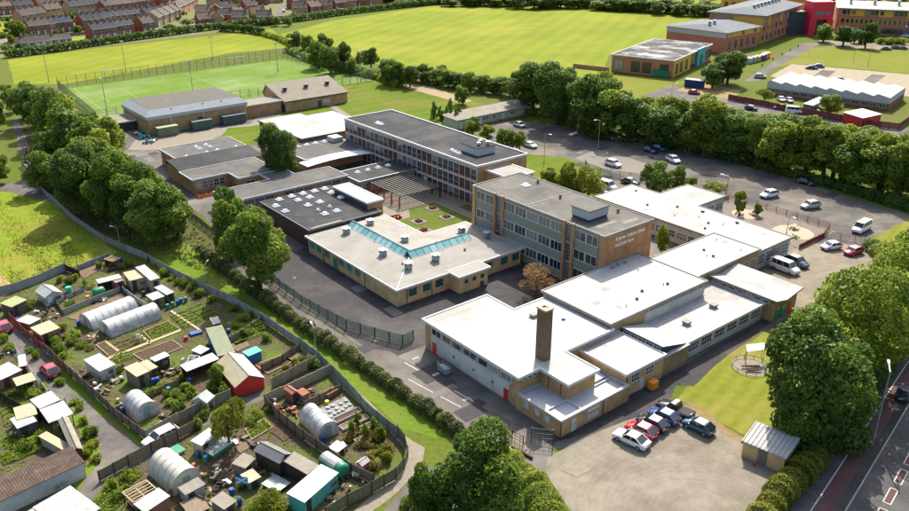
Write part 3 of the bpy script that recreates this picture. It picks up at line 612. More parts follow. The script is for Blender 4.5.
# --- new building with rooflight
b = Bld('rooflight_building', 'cream hipped-roof L-shaped building with aqua glass rooflight strip and teal windows', 'building', 67.5, 98.8)
U0,U1,U2,V0,V1,V2 = 67.5, 85.8, 96.1, 98.8, 115.6, 129.0
NP = [(U0,V0),(U2,V0),(U2,V1),(U1,V1),(U1,V2),(U0,V2)]
b.walls(offset(NP,-.35), 0, 3.2, BRICK_Y)
zr, ze = 4.35, 3.3; UR, VR = 76.4, 107.2
r = b.part('roof', b.mb().add([(U0,V0,ze),(U2,V0,ze),(U2,V1,ze),(U1,V1,ze),(U1,V2,ze),(U0,V2,ze),(UR,VR,zr),(90.2,VR,zr),(UR,126.4,zr)],
   [(0,1,7,6),(1,2,7),(2,3,6,7),(3,4,8,6),(4,5,8),(5,0,6,8)]), CROOF)
b.part('fascia', b.mb().ring(NP, -.05, .1, ze-.3, ze+.06), WHITE, r)
b.part('soffit', b.mb().prism(NP, ze-.28, ze-.27, top=False, bot=True), WHITE, r)
b.part('hip_cap', b.mb().tube((U0+.15,V0+.15,ze+.06),(UR-.7,VR-.7,zr-.02),.12), WHITE, r)
BP = rect(78.6, 85.6, 96.1, 99.4)
b.walls(offset(BP,-.3), 0, 3.25, BRICK_Y); b.part('bay_roof', b.mb().prism(BP, 3.16, 3.4, bot=True), CROOF); b.part('fascia', b.mb().ring(BP, -.05,.08,3.05,3.44), WHITE)
# rooflight: gable shaped glass strips with bars
def lantern(p0, p1, n):
    p0 = Vector(p0); p1 = Vector(p1); d = (p1-p0).normalized(); nn = Vector((-d.y, d.x)); hw = 1.15
    zb, zt = zr-.12, zr+.85
    L = (p1-p0).length
    holder = b.part('rooflight_kerb', b.mb().prism([tuple(p0-nn*hw*1.06), tuple(p1-nn*hw*1.06), tuple(p1+nn*hw*1.06), tuple(p0+nn*hw*1.06)], zb-.25, zb+.05), WHITE)
    for i in range(n):
        a = p0 + d*L*i/n + d*.04; c_ = p0 + d*L*(i+1)/n - d*.04
        for sg in (-1, 1):
            q = [(*(a+nn*sg*hw), zb+.07), (*(c_+nn*sg*hw), zb+.07), (*c_, zt), (*a, zt)]
            b.part('glass_pane', b.mb().add(q, [(0,1,2,3) if sg < 0 else (3,2,1,0)]), LANT, holder)
    mb = b.mb()
    for i in range(n+1):
        a = p0 + d*L*i/n
        for sg in (-1, 1): mb.tube((*(a+nn*sg*hw), zb+.07), (*a, zt+.02), .045, n=4)
    mb.tube((*p0, zt+.03), (*p1, zt+.03), .07, n=4)
    for e in (p0, p1): mb.add([(*(e+nn*hw), zb), (*(e-nn*hw), zb), (*e, zt)], [(0,1,2),(2,1,0)])
    b.part('glazing_bars', mb, TEALF, holder)
lantern((UR, 126.2), (UR, VR+.3), 12); lantern((UR-.6, VR), (89.6, VR), 9)
for u, v in ((73.6,123.9),(79.6,124.8),(79.9,113.7),(73.2,111.0),(73.4,103.6),(79.2,103.4),(93.0,105.6),(91.0,110.6)): vent(b, u, v, 3.95, 1.25, 1.15)
for (u, v) in ((75.0,116.4),(73.6,105.5),(84,109.4),(86,103.6)): vent(b, u, v, 3.95, .35, .3, WOODR)
WU = U0+.35
for v in (127.0,124.6,121.6,116.6,113.9,111.2): b.win(WU, v, 1.4, 1.5, 1.2, 2, 1, LF, TEALF, GLASSB)
b.door(WU, 118.9, LF, GREENP, 1.0, 2.1)
for v in (122.9,118.0,109.0): b.part('drainpipe', b.mb().tube((WU-.06,v,.1),(WU-.06,v,3),.06), DGREY)
for u in (71.0,73.9,76.6,87.8,91.6,94.4): b.win(u, V0+.35, 1.15, 1.6, 1.35, 3, 2, RF, TEALF, GLASS)
for u in (70.0,75.2): b.part('drainpipe', b.mb().tube((u-.2,V0+.28,.1),(u-.2,V0+.28,3),.06), DGREY)
for u in (80.4,82.2,84.0):
    mb = b.mb(); n = 12
    mb.add([(u+.36*math.cos(t),96.38,2.0+.36*math.sin(t)) for t in [6.2832*i/n for i in range(n)]], [tuple(range(n))])
    w_ = b.part('round_window', mb, GLASS); m2 = b.mb()
    vs_ = [(u+r_*math.cos(t),96.36,2.0+r_*math.sin(t)) for r_ in (.36,.48) for t in [6.2832*i/n for i in range(n)]]
    m2.add(vs_, [(i,(i+1)%n,n+(i+1)%n,n+i) for i in range(n)]); b.part('frame', m2, TEALF, w_)
b.bx('wall_box', DGREY, 83.6, 96.25, .1, 84.3, 96.42, 1.0)
# --- science block (three storeys, lettering on the end wall)
b = Bld('science_block', 'three-storey block with sage green panels and white lettering on its brown brick end wall', 'building', 96.8, 80.6)
SU0,SU1,SV0,SV1,SZ = 96.8, 109.2, 80.5, 114.0, 11.2
SCP = rect(SU0,SU1,SV0,SV1)
b.walls(SCP, 0, SZ-.15, BRICK_B)
r = b.roof(SCP, SZ, BROOF, .12, fascia=CROOF)
b.bx('roof_seam', CROOF, SU0+.3, 99.2, SZ, SU1-.3, 99.45, SZ+.07, r)
for v0, v1, n in ((113.0,107.7,2),(105.1,89.6,5),(87.1,81.6,2)):
    b.bx('green_panel', GREENC, SU0-.1, v1, .4, SU0+.02, v0, SZ-.32)
    for fl in range(3):
        z = 1.55 + fl*3.6
        w = (v0-v1)/n
        for i in range(n):
            b.win(SU0-.1, v0-w*(i+.5), z, w-.14, 1.85, 3 if w > 2.8 else 2, 1, LF, bar=.06)
for v0, v1 in ((107.5,105.3),(89.4,87.3)):
    for vv in (v0, v1): b.bx('brick_pier', BRICK_O, SU0-.45, vv-.28, 0, SU0+.02, vv+.28, SZ+.25)
    for fl in range(3):
        b.win(SU0-.02, (v0+v1)/2, .6+fl*3.55, v0-v1-.66, 3.3, 3, 5, LF, GREYM)
b.bx('end_wall', bricks('brown_brick', (.33,.15,.06), (.38,.18,.075), (.34,.24,.15)), SU0-.02, SV0-.08, 0, SU1+.02, SV0+.02, SZ-.34)
b.bx('brick_pier', BRICK_B, SU0-.35, 113.2, 0, SU0+.02, 114.05, SZ+.2); b.bx('brick_pier', BRICK_O, SU0-.35, 80.45, 0, SU0+.02, 81.2, SZ+.1)
pent = b.bx('lift_penthouse', LGREY, 99.2, 86.3, SZ+.5, 104.2, 90.3, SZ+2.0); b.bx('penthouse_base', DGREY, 99.3, 86.4, SZ, 104.1, 90.2, SZ+.5, pent); b.bx('penthouse_roof', BROOF, 99.0, 86.1, SZ+2.0, 104.4, 90.5, SZ+2.15, pent)
skylight(b, 104.5, 107.5, SZ, 1.5)
for u, v in ((107.5,107.2),(104.6,98.3),(108.0,92.2),(107.2,86.6)): vent(b, u, v, SZ, .4, .7, WOODR)
b.bx('roof_stain', mat('damp_felt', (.17,.155,.125), (.20,.18,.15), .8, .95), 103.8, 82.0, SZ+.005, 107.6, 83.0, SZ+.012)
b.bx('roof_stain', MATS['damp_felt'], 98.8, 83.6, SZ+.005, 103.6, 84.5, SZ+.012)
def text_mesh(txt, size, m):
    cu_ = bpy.data.curves.new('t', 'FONT'); cu_.body = txt; cu_.size = size; cu_.extrude = .03
    ob = bpy.data.objects.new('t', cu_); COL.objects.link(ob); dg = bpy.context.evaluated_depsgraph_get(); dg.update()
    me = bpy.data.meshes.new_from_object(ob.evaluated_get(dg)); me.materials.clear(); me.materials.append(m)
    bpy.data.objects.remove(ob); return me
for i, tx in enumerate(('St James Catholic School', 'and Sixth Form')):
    o = put('sign_lettering', text_mesh(tx, .95, mat('sign_white', (.85,.85,.85))), b.e, (99.6-b.u, -.16, SZ-1.55-i*1.12)); o.rotation_euler = (math.pi/2, 0, 0)
    w = max(v.co.x for v in o.data.vertices); s_ = (7.6 if i == 0 else 4.8)/w; o.scale = (s_, 1, 1)
# --- four-row maroon block
b = Bld('maroon_classroom_block', 'long three-storey block with maroon panels, white window bands and dark flat roof', 'building', 109.0, 127.6)
MU0,MU1,MV0,MV1,MZ = 109.2, 124.0, 127.6, 181.2, 9.2
MP = rect(MU0,MU1,MV0,MV1)
b.walls(MP, 0, MZ-.2, BRICK_B)
b.roof(MP, MZ, DROOF, .12, fascia=WHITE, lip=.3, fh=.18)
BLUEGF = mat('grey_window_frame', (.26,.28,.30), rough=.6); NB = 27; bw = (MV1-MV0)/NB
panm = MB().box(-bw/2+.09,-.07,0,bw/2-.09,.02,1).mesh(MAROON, 'spandrel_panel')
lite = MB().box(-bw/2+.09,-.07,0,bw/2-.09,.02,1).mesh(WHITE, 'spandrel_panel')
for i in range(NB):
    v = MV1 - bw*(i+.5); blank = (i % 7) in (3, 4)
    for fl in range(3):
        z = .25 + fl*2.93
        p = put('spandrel_panel', panm, b.e, (MU0-b.u, v-b.v, z), LF); p.scale = (1,1,.82 if not blank else 2.2)
        if not blank:
            b.win(MU0, v, z+.86, bw-.24, 1.45, 2, 1, LF, BLUEGF, GLASS, bar=.06)
        p = put('window_band', lite, b.e, (MU0-b.u, v-b.v, z+2.34), LF); p.scale = (1,1,.2)
for i in range(NB+1):
    v = MV1 - bw*i; b.bx('mullion', LGREY, MU0-.16, v-.07, 0, MU0+.02, v+.07, MZ-.25)
b.bx('roof_hut', LGREY, 114.4, 133.4, MZ, 119.6, 139.2, MZ+1.7); b.bx('roof_hut_cap', DROOF, 114.2, 133.2, MZ+1.7, 119.8, 139.4, MZ+1.85)
for u, v in ((116,135),(117.6,136.4),(118.2,134.4)): vent(b, u, v, MZ+1.85, .7, .8)
for i in range(3): skylight(b, 112.2+i*.2, 138.4+i*1.5-1, MZ, 1.0)
for i in range(2): skylight(b, 113.3, 172.0-i*1.5, MZ, 1.3)
for i in (10, 17): b.door(MU0-.05, MV1-bw*(i+.5)-.2, LF, WHITE, 1.1, 2.2)
# --- zigzag link
b = Bld('stair_link', 'small white zigzag flat roof linking the maroon block and the green-panelled block', 'building', 109, 114.1)
ZP = [(109.4,114.2),(114.2,114.2),(114.2,119.2),(117.6,119.2),(117.6,127.5),(112.4,127.5),(112.4,123.4),(109.4,123.4)]
ZP = [(110.4,114.3),(114.4,114.3),(114.4,119.6),(118.4,119.6),(118.4,127.4),(111.6,127.4),(111.6,120.4),(110.4,120.4)]
b.walls(ZP, 0, 8.0, BRICK_O); b.roof(ZP, 8.15, CROOF, .15, fascia=WHITE)
# --- low link with skylights
b = Bld('dining_link', 'low dark flat roof with four white skylights joining the courtyard to the maroon block', 'building', 93.2, 150)
DP = rect(93.4, 109.0, 150.2, 159.0)
b.walls(DP, 0, 3.1, BRICK_O); b.roof(DP, 3.25, DROOF, .25, fascia=GREYM)
for i in range(4): skylight(b, 96.6+i*2.9, 156.0, 3.25, 1.2)
b.row((93.8,150.2),(108.6,150.2), 5, 2.4, 1.6, .9, 3, 2); b.row((93.4,158.6),(93.4,150.6), 3, 2, 1.6, .9, 3, 2)
# --- dark roofed hall with many skylights
b = Bld('skylight_hall', 'single-storey hall with dark felt roof dotted with white skylights', 'building', 68.6, 129.4)
KP2 = rect(68.8, 85.0, 129.5, 149.5)
b.walls(KP2, 0, 3.85, MAROON); b.roof(KP2, 4.0, DROOF, .2, fascia=DGREY)
for x, y in ((278,157),(335,189),(473,153),(413,122),(484,104),(545,133),(575,205),(648,187),(614,76),(673,105),(374,98),(444,82),(513,67),(575,52),(300,118)):
    u, v = UV(230+x/6.06, 180+y/6.06, 4.1)
    if v < 149: skylight(b, u, v, 4.0, 1.35)
for x, y in ((534,183),(604,163)): u, v = UV(230+x/6.06, 180+y/6.06, 4.1); skylight(b, u, v, 4.0, .7)
b.part('flue_pipe', b.mb().tube((70.0,130.4,4),(70.0,130.4,5.4),.1), GREYM)
b.bx('pale_roof_edge', CROOF, 69.0, 129.4, 4.0, 76.0, 130.0, 4.25)
b2 = Bld('stage_tower', 'raised box with pale grey roof, dark side wall and orange brick end', 'building', 83.6, 131.8)
TP = rect(83.7, 87.3, 132.0, 145.0); b2.walls(TP, 0, 5.35, DGREY); b2.roof(TP, 5.5, LGREY, .15, fascia=WHITE); b2.bx('end_wall', BRICK_O, 83.65, 131.9, 0, 87.35, 132.02, 5.2)
# --- corridor range with ribbon windows
b = Bld('corridor_range', 'long low grey-roofed corridor range with ribbon windows above the skylight hall', 'building', 66, 155.4)
CP2 = [(64.5,155.4),(93.1,155.4),(93.1,163.5),(84,163.5),(84,171),(78,171),(78,163.5),(64.5,163.5)]
b.walls(CP2, 0, 3.35, BRICK_O); b.roof(CP2, 3.5, GROOF, .25, fascia=LGREY)
for i in range(11):
    if i in (4, 8): b.bx('brick_infill', BRICK_O, 66.2+i*2.42-.9, 155.3, 1.1, 66.2+i*2.42+.9, 155.42, 3.1); continue
    b.win(66.2+i*2.42, 155.4, 1.2, 2.1, 1.8, 3, 2, RF, LGREY)
# --- low classrooms to the north-west
b = Bld('northwest_classrooms', 'low grey flat-roofed classroom with white ribbon window facing the orange flower bed', 'building', 64.0, 169)
QP = [(64.0,174.4),(72.8,174.4),(72.8,169.0),(82.5,169.0),(82.5,181.6),(64.0,181.6)]
b.walls(QP, 0, 3.4, BRICK_O); b.roof(QP, 3.55, GROOF, .25, fascia=LGREY)
b.row((64.6,174.4),(71.6,174.4), 5, 1.25, 1.7, 1.1, 2, 2)
b.win(75.5,169.0,1.0,2.2,1.6,2,2,RF,WHITE,GLASS)
b.part('pitched_roof', b.mb().add([(64.0,181.9,3.6),(85.5,181.9,3.6),(85.5,190.6,4.4),(64.0,190.6,4.4),(64,190.6,3.4),(85.5,190.6,3.4)], [(0,1,2,3),(3,2,5,4)]), DROOF)
b.walls(rect(64.2,85.3,181.7,190.5), 0, 3.55, BRICK_O)
b = Bld('domed_skylight_block', 'low grey flat-roofed block with round white roof domes near the service yard', 'building', 66.8, 190.9)
QP = rect(66.9, 85.2, 190.9, 202); b.walls(QP, 0, 3.8, BRICK_O); b.roof(QP, 4.0, GROOF, .25, fascia=LGREY)
for x, y in ((280,103),(340,92),(303,116),(366,104),(345,137),(408,123),(221,163),(523,104)):
    u, v = UV(150+x/6.06, 130+y/6.06, 4.1); skylight(b, u, v, 4.0, 1.1)
b.row((67.5,190.9),(69,190.9),1,1,1,1.5,1,1)
# --- white roofed block behind
b = Bld('white_roof_block', 'wide plain white flat-roofed brick block beside the end of the maroon block', 'building', 99, 186.6)
QP = [(99.0,186.6),(121.0,186.6),(121.0,207.8),(112.0,207.8),(112.0,211.4),(99.0,211.4)]
b.walls(QP, 0, 4.3, BRICK_D); b.roof(QP, 4.5, WROOF, .25, fascia=DGREY, lip=.04)
b = Bld('covered_link', 'low flat grey roof with lined-up skylights and a curved white canopy', 'building', 92, 172)
QP = rect(92, 108.8, 172.5, 185.6); b.walls(QP, 0, 3.2, BRICK_O); b.roof(QP, 3.4, GROOF, .25, fascia=GREYM)
for i in range(5): skylight(b, 96+i*2.6, 183.5, 3.4, 1.3)
b.bx('roof_hut', LGREY, 105.4, 181.2, 3.4, 108.2, 184.6, 4.6)
mb = b.mb(); 
for i in range(8):
    u0_ = 90+i*2.3; z0_ = 3.1+.5*math.sin(i/8*math.pi); z1_ = 3.1+.5*math.sin((i+1)/8*math.pi)
    mb.add([(u0_,168,z0_),(u0_+2.3,168,z1_),(u0_+2.3,172.3,z1_),(u0_,172.3,z0_),(u0_,168,z0_-.15),(u0_+2.3,168,z1_-.15)], [(0,1,2,3),(4,5,1,0)])
b.part('curved_canopy', mb, mat('canopy_sheet', (.62,.64,.62), (.5,.56,.54), .6, .4))
# --- gym and sports hall
b = Bld('pitched_gym', 'tan brick gym with one broad sloping tan roof and three roof vents', 'building', 118, 229.7)
b.walls(rect(118.2,141,231.9,247.2), 0, 3.5, BRICK_B)
b.part('gable', b.mb().add([(118.2,231.9,3.5),(118.2,247.2,3.5),(118.2,244.3,6.9),(141,231.9,3.5),(141,247.2,3.5),(141,244.3,6.9)], [(1,0,2),(3,4,5)]), BRICK_B)
r = b.part('roof', b.mb().add([(117.8,231.5,3.5),(141.4,231.5,3.5),(141.4,244.3,7.05),(117.8,244.3,7.05),(141.4,247.6,3.5),(117.8,247.6,3.5)], [(0,1,2,3),(3,2,4,5)]), TROOF)
b.part('bargeboard', b.mb().add([(117.78,231.5,3.48),(117.78,244.3,7.03),(117.78,247.6,3.48),(117.78,247.6,3.1),(117.78,244.3,6.6),(117.78,231.5,3.1)], [(0,5,4,1),(1,4,3,2)]), WHITE, r)
b.part('fascia', b.mb().box(117.8,231.4,3.15,141.4,231.52,3.5), DGREY, r)
for u in (121.6,129.4,137.4): vent(b, u, 238.4, 5.5, 1.3, 1.0, DGREY)
b.win(133,231.9,.9,2.6,1.4,2,1,RF,LGREY,PALEC); b.door(130.5,231.9,RF,DGREY,1.2,2.0); b.door(118.2,233.2,LF,DGREY,1.2,2.1)
for v in (240,236): b.win(118.2,v,1.8,.9,.9,1,1,LF,DGREY)
b = Bld('gym_store', 'small flat-roofed brick store between the sports hall and the gym', 'building', 103.2, 231)
QP = rect(105.0,117.0,232.8,241); b.walls(QP, 0, 3.6, BRICK_O); b.roof(QP, 3.8, TROOF, .2, fascia=LGREY)
b = Bld('hall_store', 'low dark-walled store with cream flat roof at the left end of the sports hall', 'building', 66.5, 241)
QP = rect(66.5,73.7,241,250); b.walls(QP, 0, 2.6, DGREY); b.roof(QP, 2.8, TROOF, .2, fascia=WHITE)
b = Bld('sports_hall', 'large brick sports hall with grey mansard edge and flat tan roof by the pitch', 'building', 74, 231.4)
QP = rect(74.2,104.7,231.6,252.2); b.walls(QP, 0, 4.6, BRICK_B)
o_ = offset(QP,.3); i_ = offset(QP,-1.6)
r = b.part('roof_edge', b.mb().add([(x,y,4.4) for x,y in o_]+[(x,y,5.3) for x,y in o_]+[(x,y,7.0) for x,y in i_], [(i,(i+1)%4,4+(i+1)%4,4+i) for i in range(4)]+[(4+i,4+(i+1)%4,8+(i+1)%4,8+i) for i in range(4)]+[(0,3,2,1)]), LGREY)
b.part('roof', b.mb().prism(i_, 6.9, 7.02), mat('tan_grey_roof', (.095,.09,.08), (.11,.104,.092), .4, .9), r)
for u in (82,91.6,97.5): vent(b, u, 233, 5.9, .5, .9)
for u in (80.6,90.6): b.bx('brick_pier', LGREY, u, 231.35, 0, u+.5, 231.62, 4.4)
b.win(80.8,231.6,.8,1.8,1.6,1,1,RF,DGREY); b.win(90.2,231.6,1.2,2.2,1.8,1,1,RF,DGREY)
# ---------------------------------------------------------------- vegetation
def leaf_mesh(name, pts, nrm, size, tone, m):
    """pts, nrm: (n,3); size, tone: (n,) -> one mesh of n folded leaf clumps (2 quads as one bent rhombus)"""
    n = len(pts); nrm = nrm / np.maximum(np.linalg.norm(nrm, axis=1, keepdims=True), 1e-6)
    r = rng.normal(size=(n,3)); a = np.cross(nrm, r); a /= np.maximum(np.linalg.norm(a, axis=1, keepdims=True), 1e-6); b = np.cross(nrm, a)
    s = size[:,None]; k = rng.uniform(.55, 1.0, (n,1))
    v = np.empty((n,4,3)); v[:,0] = pts - a*s; v[:,1] = pts - b*s*k - nrm*s*.18; v[:,2] = pts + a*s; v[:,3] = pts + b*s*k - nrm*s*.18
    me = bpy.data.meshes.new(name); me.vertices.add(4*n); me.vertices.foreach_set('co', v.reshape(-1).astype(np.float32))
    me.loops.add(6*n); me.polygons.add(2*n)
    base = np.arange(n)[:,None]*4
    idx = np.concatenate([base+0, base+1, base+2, base+0, base+2, base+3], axis=1).reshape(-1)
    me.loops.foreach_set('vertex_index', idx.astype(np.int32))
    me.polygons.foreach_set('loop_start', (np.arange(2*n)*3).astype(np.int32))
    at = me.attributes.new('tone', 'FLOAT', 'FACE'); at.data.foreach_set('value', np.repeat(tone, 2).astype(np.float32))
    me.materials.append(m); me.update(calc_edges=True); return me
def sph(n):
    d = rng.normal(size=(n,3)); return d/np.linalg.norm(d, axis=1, keepdims=True)
def crown_mesh(name, m, nl, leaf, lobes, shape='round'):
    """crown about 10 m tall x 8 m wide, from z=1.4 to z=10"""
    C = []; Rr = []
    for i in range(lobes):
        d = sph(1)[0]; rad = rng.uniform(.3, 1.12)**.6
        if shape == 'cone': z = rng.uniform(0,1); w = (1-z)*.85+.18; c = np.array([d[0]*w*2.6, d[1]*w*2.6, 2.4+z*6.4]); r = .75+.9*(1-z)
        elif shape == 'wide': c = np.array([d[0]*3.1*rad, d[1]*3.1*rad, 5.6+d[2]*2.9*rad]); r = rng.uniform(1.1,1.8)
        else: c = np.array([d[0]*2.7*rad, d[1]*2.7*rad, 5.1+d[2]*3.75*rad]); r = rng.uniform(.7,1.65)
        C.append(c); Rr.append(r)
    C = np.array(C); Rr = np.array(Rr); per = np.maximum((nl*Rr**2/np.sum(Rr**2)).astype(int), 8)
    pts = []; nr = []; tn = []
    for i in range(lobes):
        d = sph(per[i]*2); d = d[(d[:,2] > -.75)][:per[i]]; t = rng.uniform(.05,.7)
        bump = 1 + .16*np.sin(d[:,0]*7+i)*np.sin(d[:,1]*6+2*i)*np.sin(d[:,2]*7)
        rr = Rr[i]*bump*(1 - rng.random(len(d))**2*.42)
        p = C[i] + d*rr[:,None]*np.array([1,1,.86])
        dist = np.linalg.norm(p[:,None,:]-C[None], axis=2)/Rr[None]; dist[:,i] = 9
        ok = dist.min(axis=1) > .72
        p = p[ok]; d = d[ok]
        pts.append(p); nr.append(d + rng.normal(size=d.shape)*.75); tn.append(np.clip(t + rng.normal(size=len(p))*.16 + (rng.random(len(p)) > .93)*.3, 0, 1))
    pts = np.concatenate(pts); nr = np.concatenate(nr); tn = np.concatenate(tn)
    return leaf_mesh(name, pts, nr, rng.uniform(.6,1.35,len(pts))*leaf, tn, m)
def trunk_mesh(h=6.0, r=.28):
    mb = MB(); mb.tube((0,0,-.1),(.1,.05,2.0), r*1.25, r*.95, 7, False); mb.tube((.1,.05,2.0),(0,.1,h), r*.95, r*.35, 7, False)
    for k in range(5):
        a = k*1.26+.4; z = 2.0+k*.45; mb.tube((.08,.05,z), (math.cos(a)*1.9, math.sin(a)*1.9, z+2.2), r*.45, r*.15, 5, False)
    return mb.mesh(BARK, 'trunk', True)
TRUNK = trunk_mesh(); 
CR = {}
def crowns(key, m, nl, leaf, lobes, shape='round', n=3):
    CR[key] = [crown_mesh('crown', m, nl, leaf, lobes, shape) for _ in range(n)]
crowns('dark', TREE_D, 9000, .21, 34, n=4); crowns('mid', TREE_M, 9000, .21, 34, n=4); crowns('light', TREE_L, 9000, .21, 30, n=3)
crowns('cone', TREE_D, 5000, .2, 22, 'cone', 2); crowns('copper', TREE_O, 3000, .17, 20, 'wide', 1); crowns('yellow', TREE_Y, 6000, .22, 26, 'wide', 2)
crowns('bigdark', TREE_D, 44000, .135, 60, 'round', 1); crowns('bigmid', TREE_M, 44000, .135, 60, 'round', 2); crowns('biglight', TREE_L, 40000, .135, 60, 'wide', 1)
TK = [0]
KN = {'dark':'dark green','mid':'mid green','light':'bright green','yellow':'yellow-green','bigdark':'broad dark green','bigmid':'broad mid green','biglight':'broad bright green'}
def tree(x, yb, yt, wpx, kind, label, group=None, name='tree', h=None, w=None, bare=.0):
    X, Y = P(x, yb); h = h or height_at(x, yb, yt); w = w or wpx*mpp(x, yb)*1.06
    TK[0] += 1
    if group:
        kn = KN.get(kind)
        if kn and kn not in label: label = kn+' '+label.replace('dark round ','round ').replace('dense green ','dense ').replace('dark tree','tree').replace('pale green ','').replace('light green ','').replace('small dark ','small '); group = kn+' '+group
    t = thing(name, label, 'tree', (X, Y, 0), random.uniform(0, 6.28), group)
    t.scale = (w/7.9, w/7.9, h/9.9)
    put('trunk', TRUNK, t); c = put('crown', CR[kind][TK[0] % len(CR[kind])], t)
    if bare < 0: c.location.z = bare
    return t
def shrub_mesh(nl, leaf, m, lobes=7, flat=.8):
    C = np.stack([rng.uniform(-.55,.55,lobes), rng.uniform(-.55,.55,lobes), rng.uniform(.25,.6,lobes)], 1); Rr = rng.uniform(.28,.5,lobes)
    pts = []; nr = []; tn = []
    for i in range(lobes):
        d = sph(nl//lobes); p = C[i] + d*Rr[i]*(1-rng.random(len(d))**2*.4)[:,None]
        ok = p[:,2] > -.02; pts.append(p[ok]); nr.append(d[ok] + rng.normal(size=d[ok].shape)*.7); tn.append(np.clip(rng.uniform(.1,.7) + rng.normal(size=ok.sum())*.15, 0, 1))
    pts = np.concatenate(pts); pts[:,2] *= flat
    return leaf_mesh('foliage', pts, np.concatenate(nr), rng.uniform(.6,1.3,len(pts))*leaf, np.concatenate(tn), m)
SH = {k: [shrub_mesh(900, .085, m) for _ in range(3)] for k, m in (('dark',TREE_D),('mid',TREE_M),('light',TREE_L),('yellow',TREE_Y),('weed',WEED),('dry',DRYG),('hedge',HEDGE_M))}
SHX = {k: [shrub_mesh(5000, .04, m, 12) for _ in range(2)] for k, m in (('light',TREE_L),('yellow',TREE_Y),('dark',TREE_D))}
def shrub(x, y, w, h, kind, label, group=None, name='bush', cat='bush', world=None, table=SH):
    X, Y = world or P(x, y)
    o = put(name, random.choice(table[kind]), None, (X, Y, 0), random.uniform(0,6.28)); o.scale = (w/1.9, w/1.9, h/.85)
    return tag(o, label, cat, group)
def hedge(pts, width, h, m, label, dens=26, leaf=.17, lump=.35, name='hedge', z0=0):
    segs = [(Vector(a), Vector(b)) for a, b in zip(pts, pts[1:])]; P_, N_, T_ = [], [], []
    off = rng.uniform(0, 100)
    for a, b in segs:
        L = (b-a).length; d = (b-a)/max(L,.01); nn = Vector((-d.y, d.x)); n = int(L*(width+2*h)*dens)
        s = rng.random(n)*(L+width*.4)-width*.2; ph = rng.random(n)*math.pi
        g = lump*(np.sin(s*1.1+off+a.x)+.7*np.sin(s*2.7+off*2+a.y)+.6*np.sin(s*.43+a.x))*.5
        ins = 1-rng.random(n)**2*.35
        yy = np.cos(ph)*(width/2+g*.5)*ins*np.where(np.abs(np.cos(ph))<.9,1,1.02); zz = np.sin(ph)**.55*(h+g)*ins
        p = np.stack([a.x+d.x*s+nn.x*yy, a.y+d.y*s+nn.y*yy, z0+zz], 1)
        P_.append(p); N_.append(np.stack([nn.x*np.cos(ph), nn.y*np.cos(ph), np.sin(ph)],1)+rng.normal(size=(n,3))*.6)
        T_.append(np.clip(.35+.25*np.sin(s*.9+off)+rng.normal(size=n)*.16,0,1))
    pts_ = np.concatenate(P_)
    o = put(name, leaf_mesh(name, pts_, np.concatenate(N_), rng.uniform(.6,1.3,len(pts_))*leaf, np.concatenate(T_), m))
    return tag(o, label, 'hedge')
def inside(poly, x, y):
    n = len(poly); r = np.zeros(len(x), bool); j = n-1
    for i in range(n):
        xi, yi = poly[i]; xj, yj = poly[j]
        r ^= ((yi > y) != (yj > y)) & (x < (xj-xi)*(y-yi)/(yj-yi+1e-9)+xi); j = i
    return r
def tufts(name, poly, n, h, m, label, cat, clump=.25, hole=None):
    xs = [p[0] for p in poly]; ys = [p[1] for p in poly]
    x = rng.uniform(min(xs), max(xs), n*3); y = rng.uniform(min(ys), max(ys), n*3); f = np.sin(x*clump)*np.sin(y*clump*1.3+1)+.6*np.sin(x*.9+y*.7)
    ok = inside(poly, x, y) & (~inside(hole, x, y) if hole else True) & (f + rng.normal(size=len(x))*.5 > -.1); x = x[ok][:n]; y = y[ok][:n]; k = len(x)
    z = rng.uniform(.1,1,k)*h*.7; nr = rng.normal(size=(k,3)); nr[:,2] *= .5; nr[:,2] += .4
    f = f[ok][:n]
    o = put(name, leaf_mesh(name, np.stack([x,y,z],1), nr, rng.uniform(.5,1.3,k)*h*.6, np.clip(.45+.25*f+rng.normal(size=k)*.15,0,1), m)); o['kind'] = 'stuff'
    o['label'] = label; o['category'] = cat; return o
LB = 'broadleaf tree in the dense belt between the footpath and the school'
LBg = 'trees in the left belt'
for a in [(165,243,178,62,'bigmid'),(142,228,160,48,'mid'),(118,224,150,52,'bigmid'),(88,214,143,56,'bigdark'),(44,190,150,37,'mid'),(66,186,148,36,'dark'),(104,190,126,48,'light'),(80,166,104,54,'dark'),(60,142,86,44,'mid'),(36,126,79,36,'dark'),(132,200,150,40,'light'),(112,165,118,34,'light'),(150,215,165,36,'mid'),(14,112,82,20,'mid'),(178,236,188,34,'dark'),(26,118,84,30,'mid'),(48,134,90,34,'mid'),(70,152,98,40,'light'),(92,172,112,42,'mid'),(98,200,135,46,'dark'),(122,208,146,46,'mid'),(75,196,150,40,'mid'),(150,236,182,44,'mid'),(108,216,160,44,'mid'),(136,232,176,40,'dark'),(57,170,128,36,'mid')]:
    tree(*a, LB, LBg)
tree(-2,184,146,30,'mid','broadleaf tree beside the footpath bend at the meadow edge')
tree(-4,130,95,24,'dark','dark tree beside the footpath above the meadow')
tree(281,180,123,40,'bigdark','large dark round tree growing between the low grey classroom roofs')
g = 'trees beside the fire lane'
tree(232,262,182,36,'mid','leafy tree standing beside the fire lane by the skylight hall', g); tree(260,288,204,62,'bigmid','leafy tree standing beside the fire lane by the skylight hall', g); tree(246,250,196,40,'mid','leafy tree standing beside the fire lane by the skylight hall', g)
tree(536,296,262,34,'copper','small copper-leaved tree in the dark yard by the green-panelled block')
tree(809,434,298,112,'bigdark','huge dark broadleaf tree overhanging the dry front lawn', bare=-1.3); tree(852,380,264,92,'biglight','large pale green tree standing behind the huge dark lawn tree')
g = 'roadside trees'
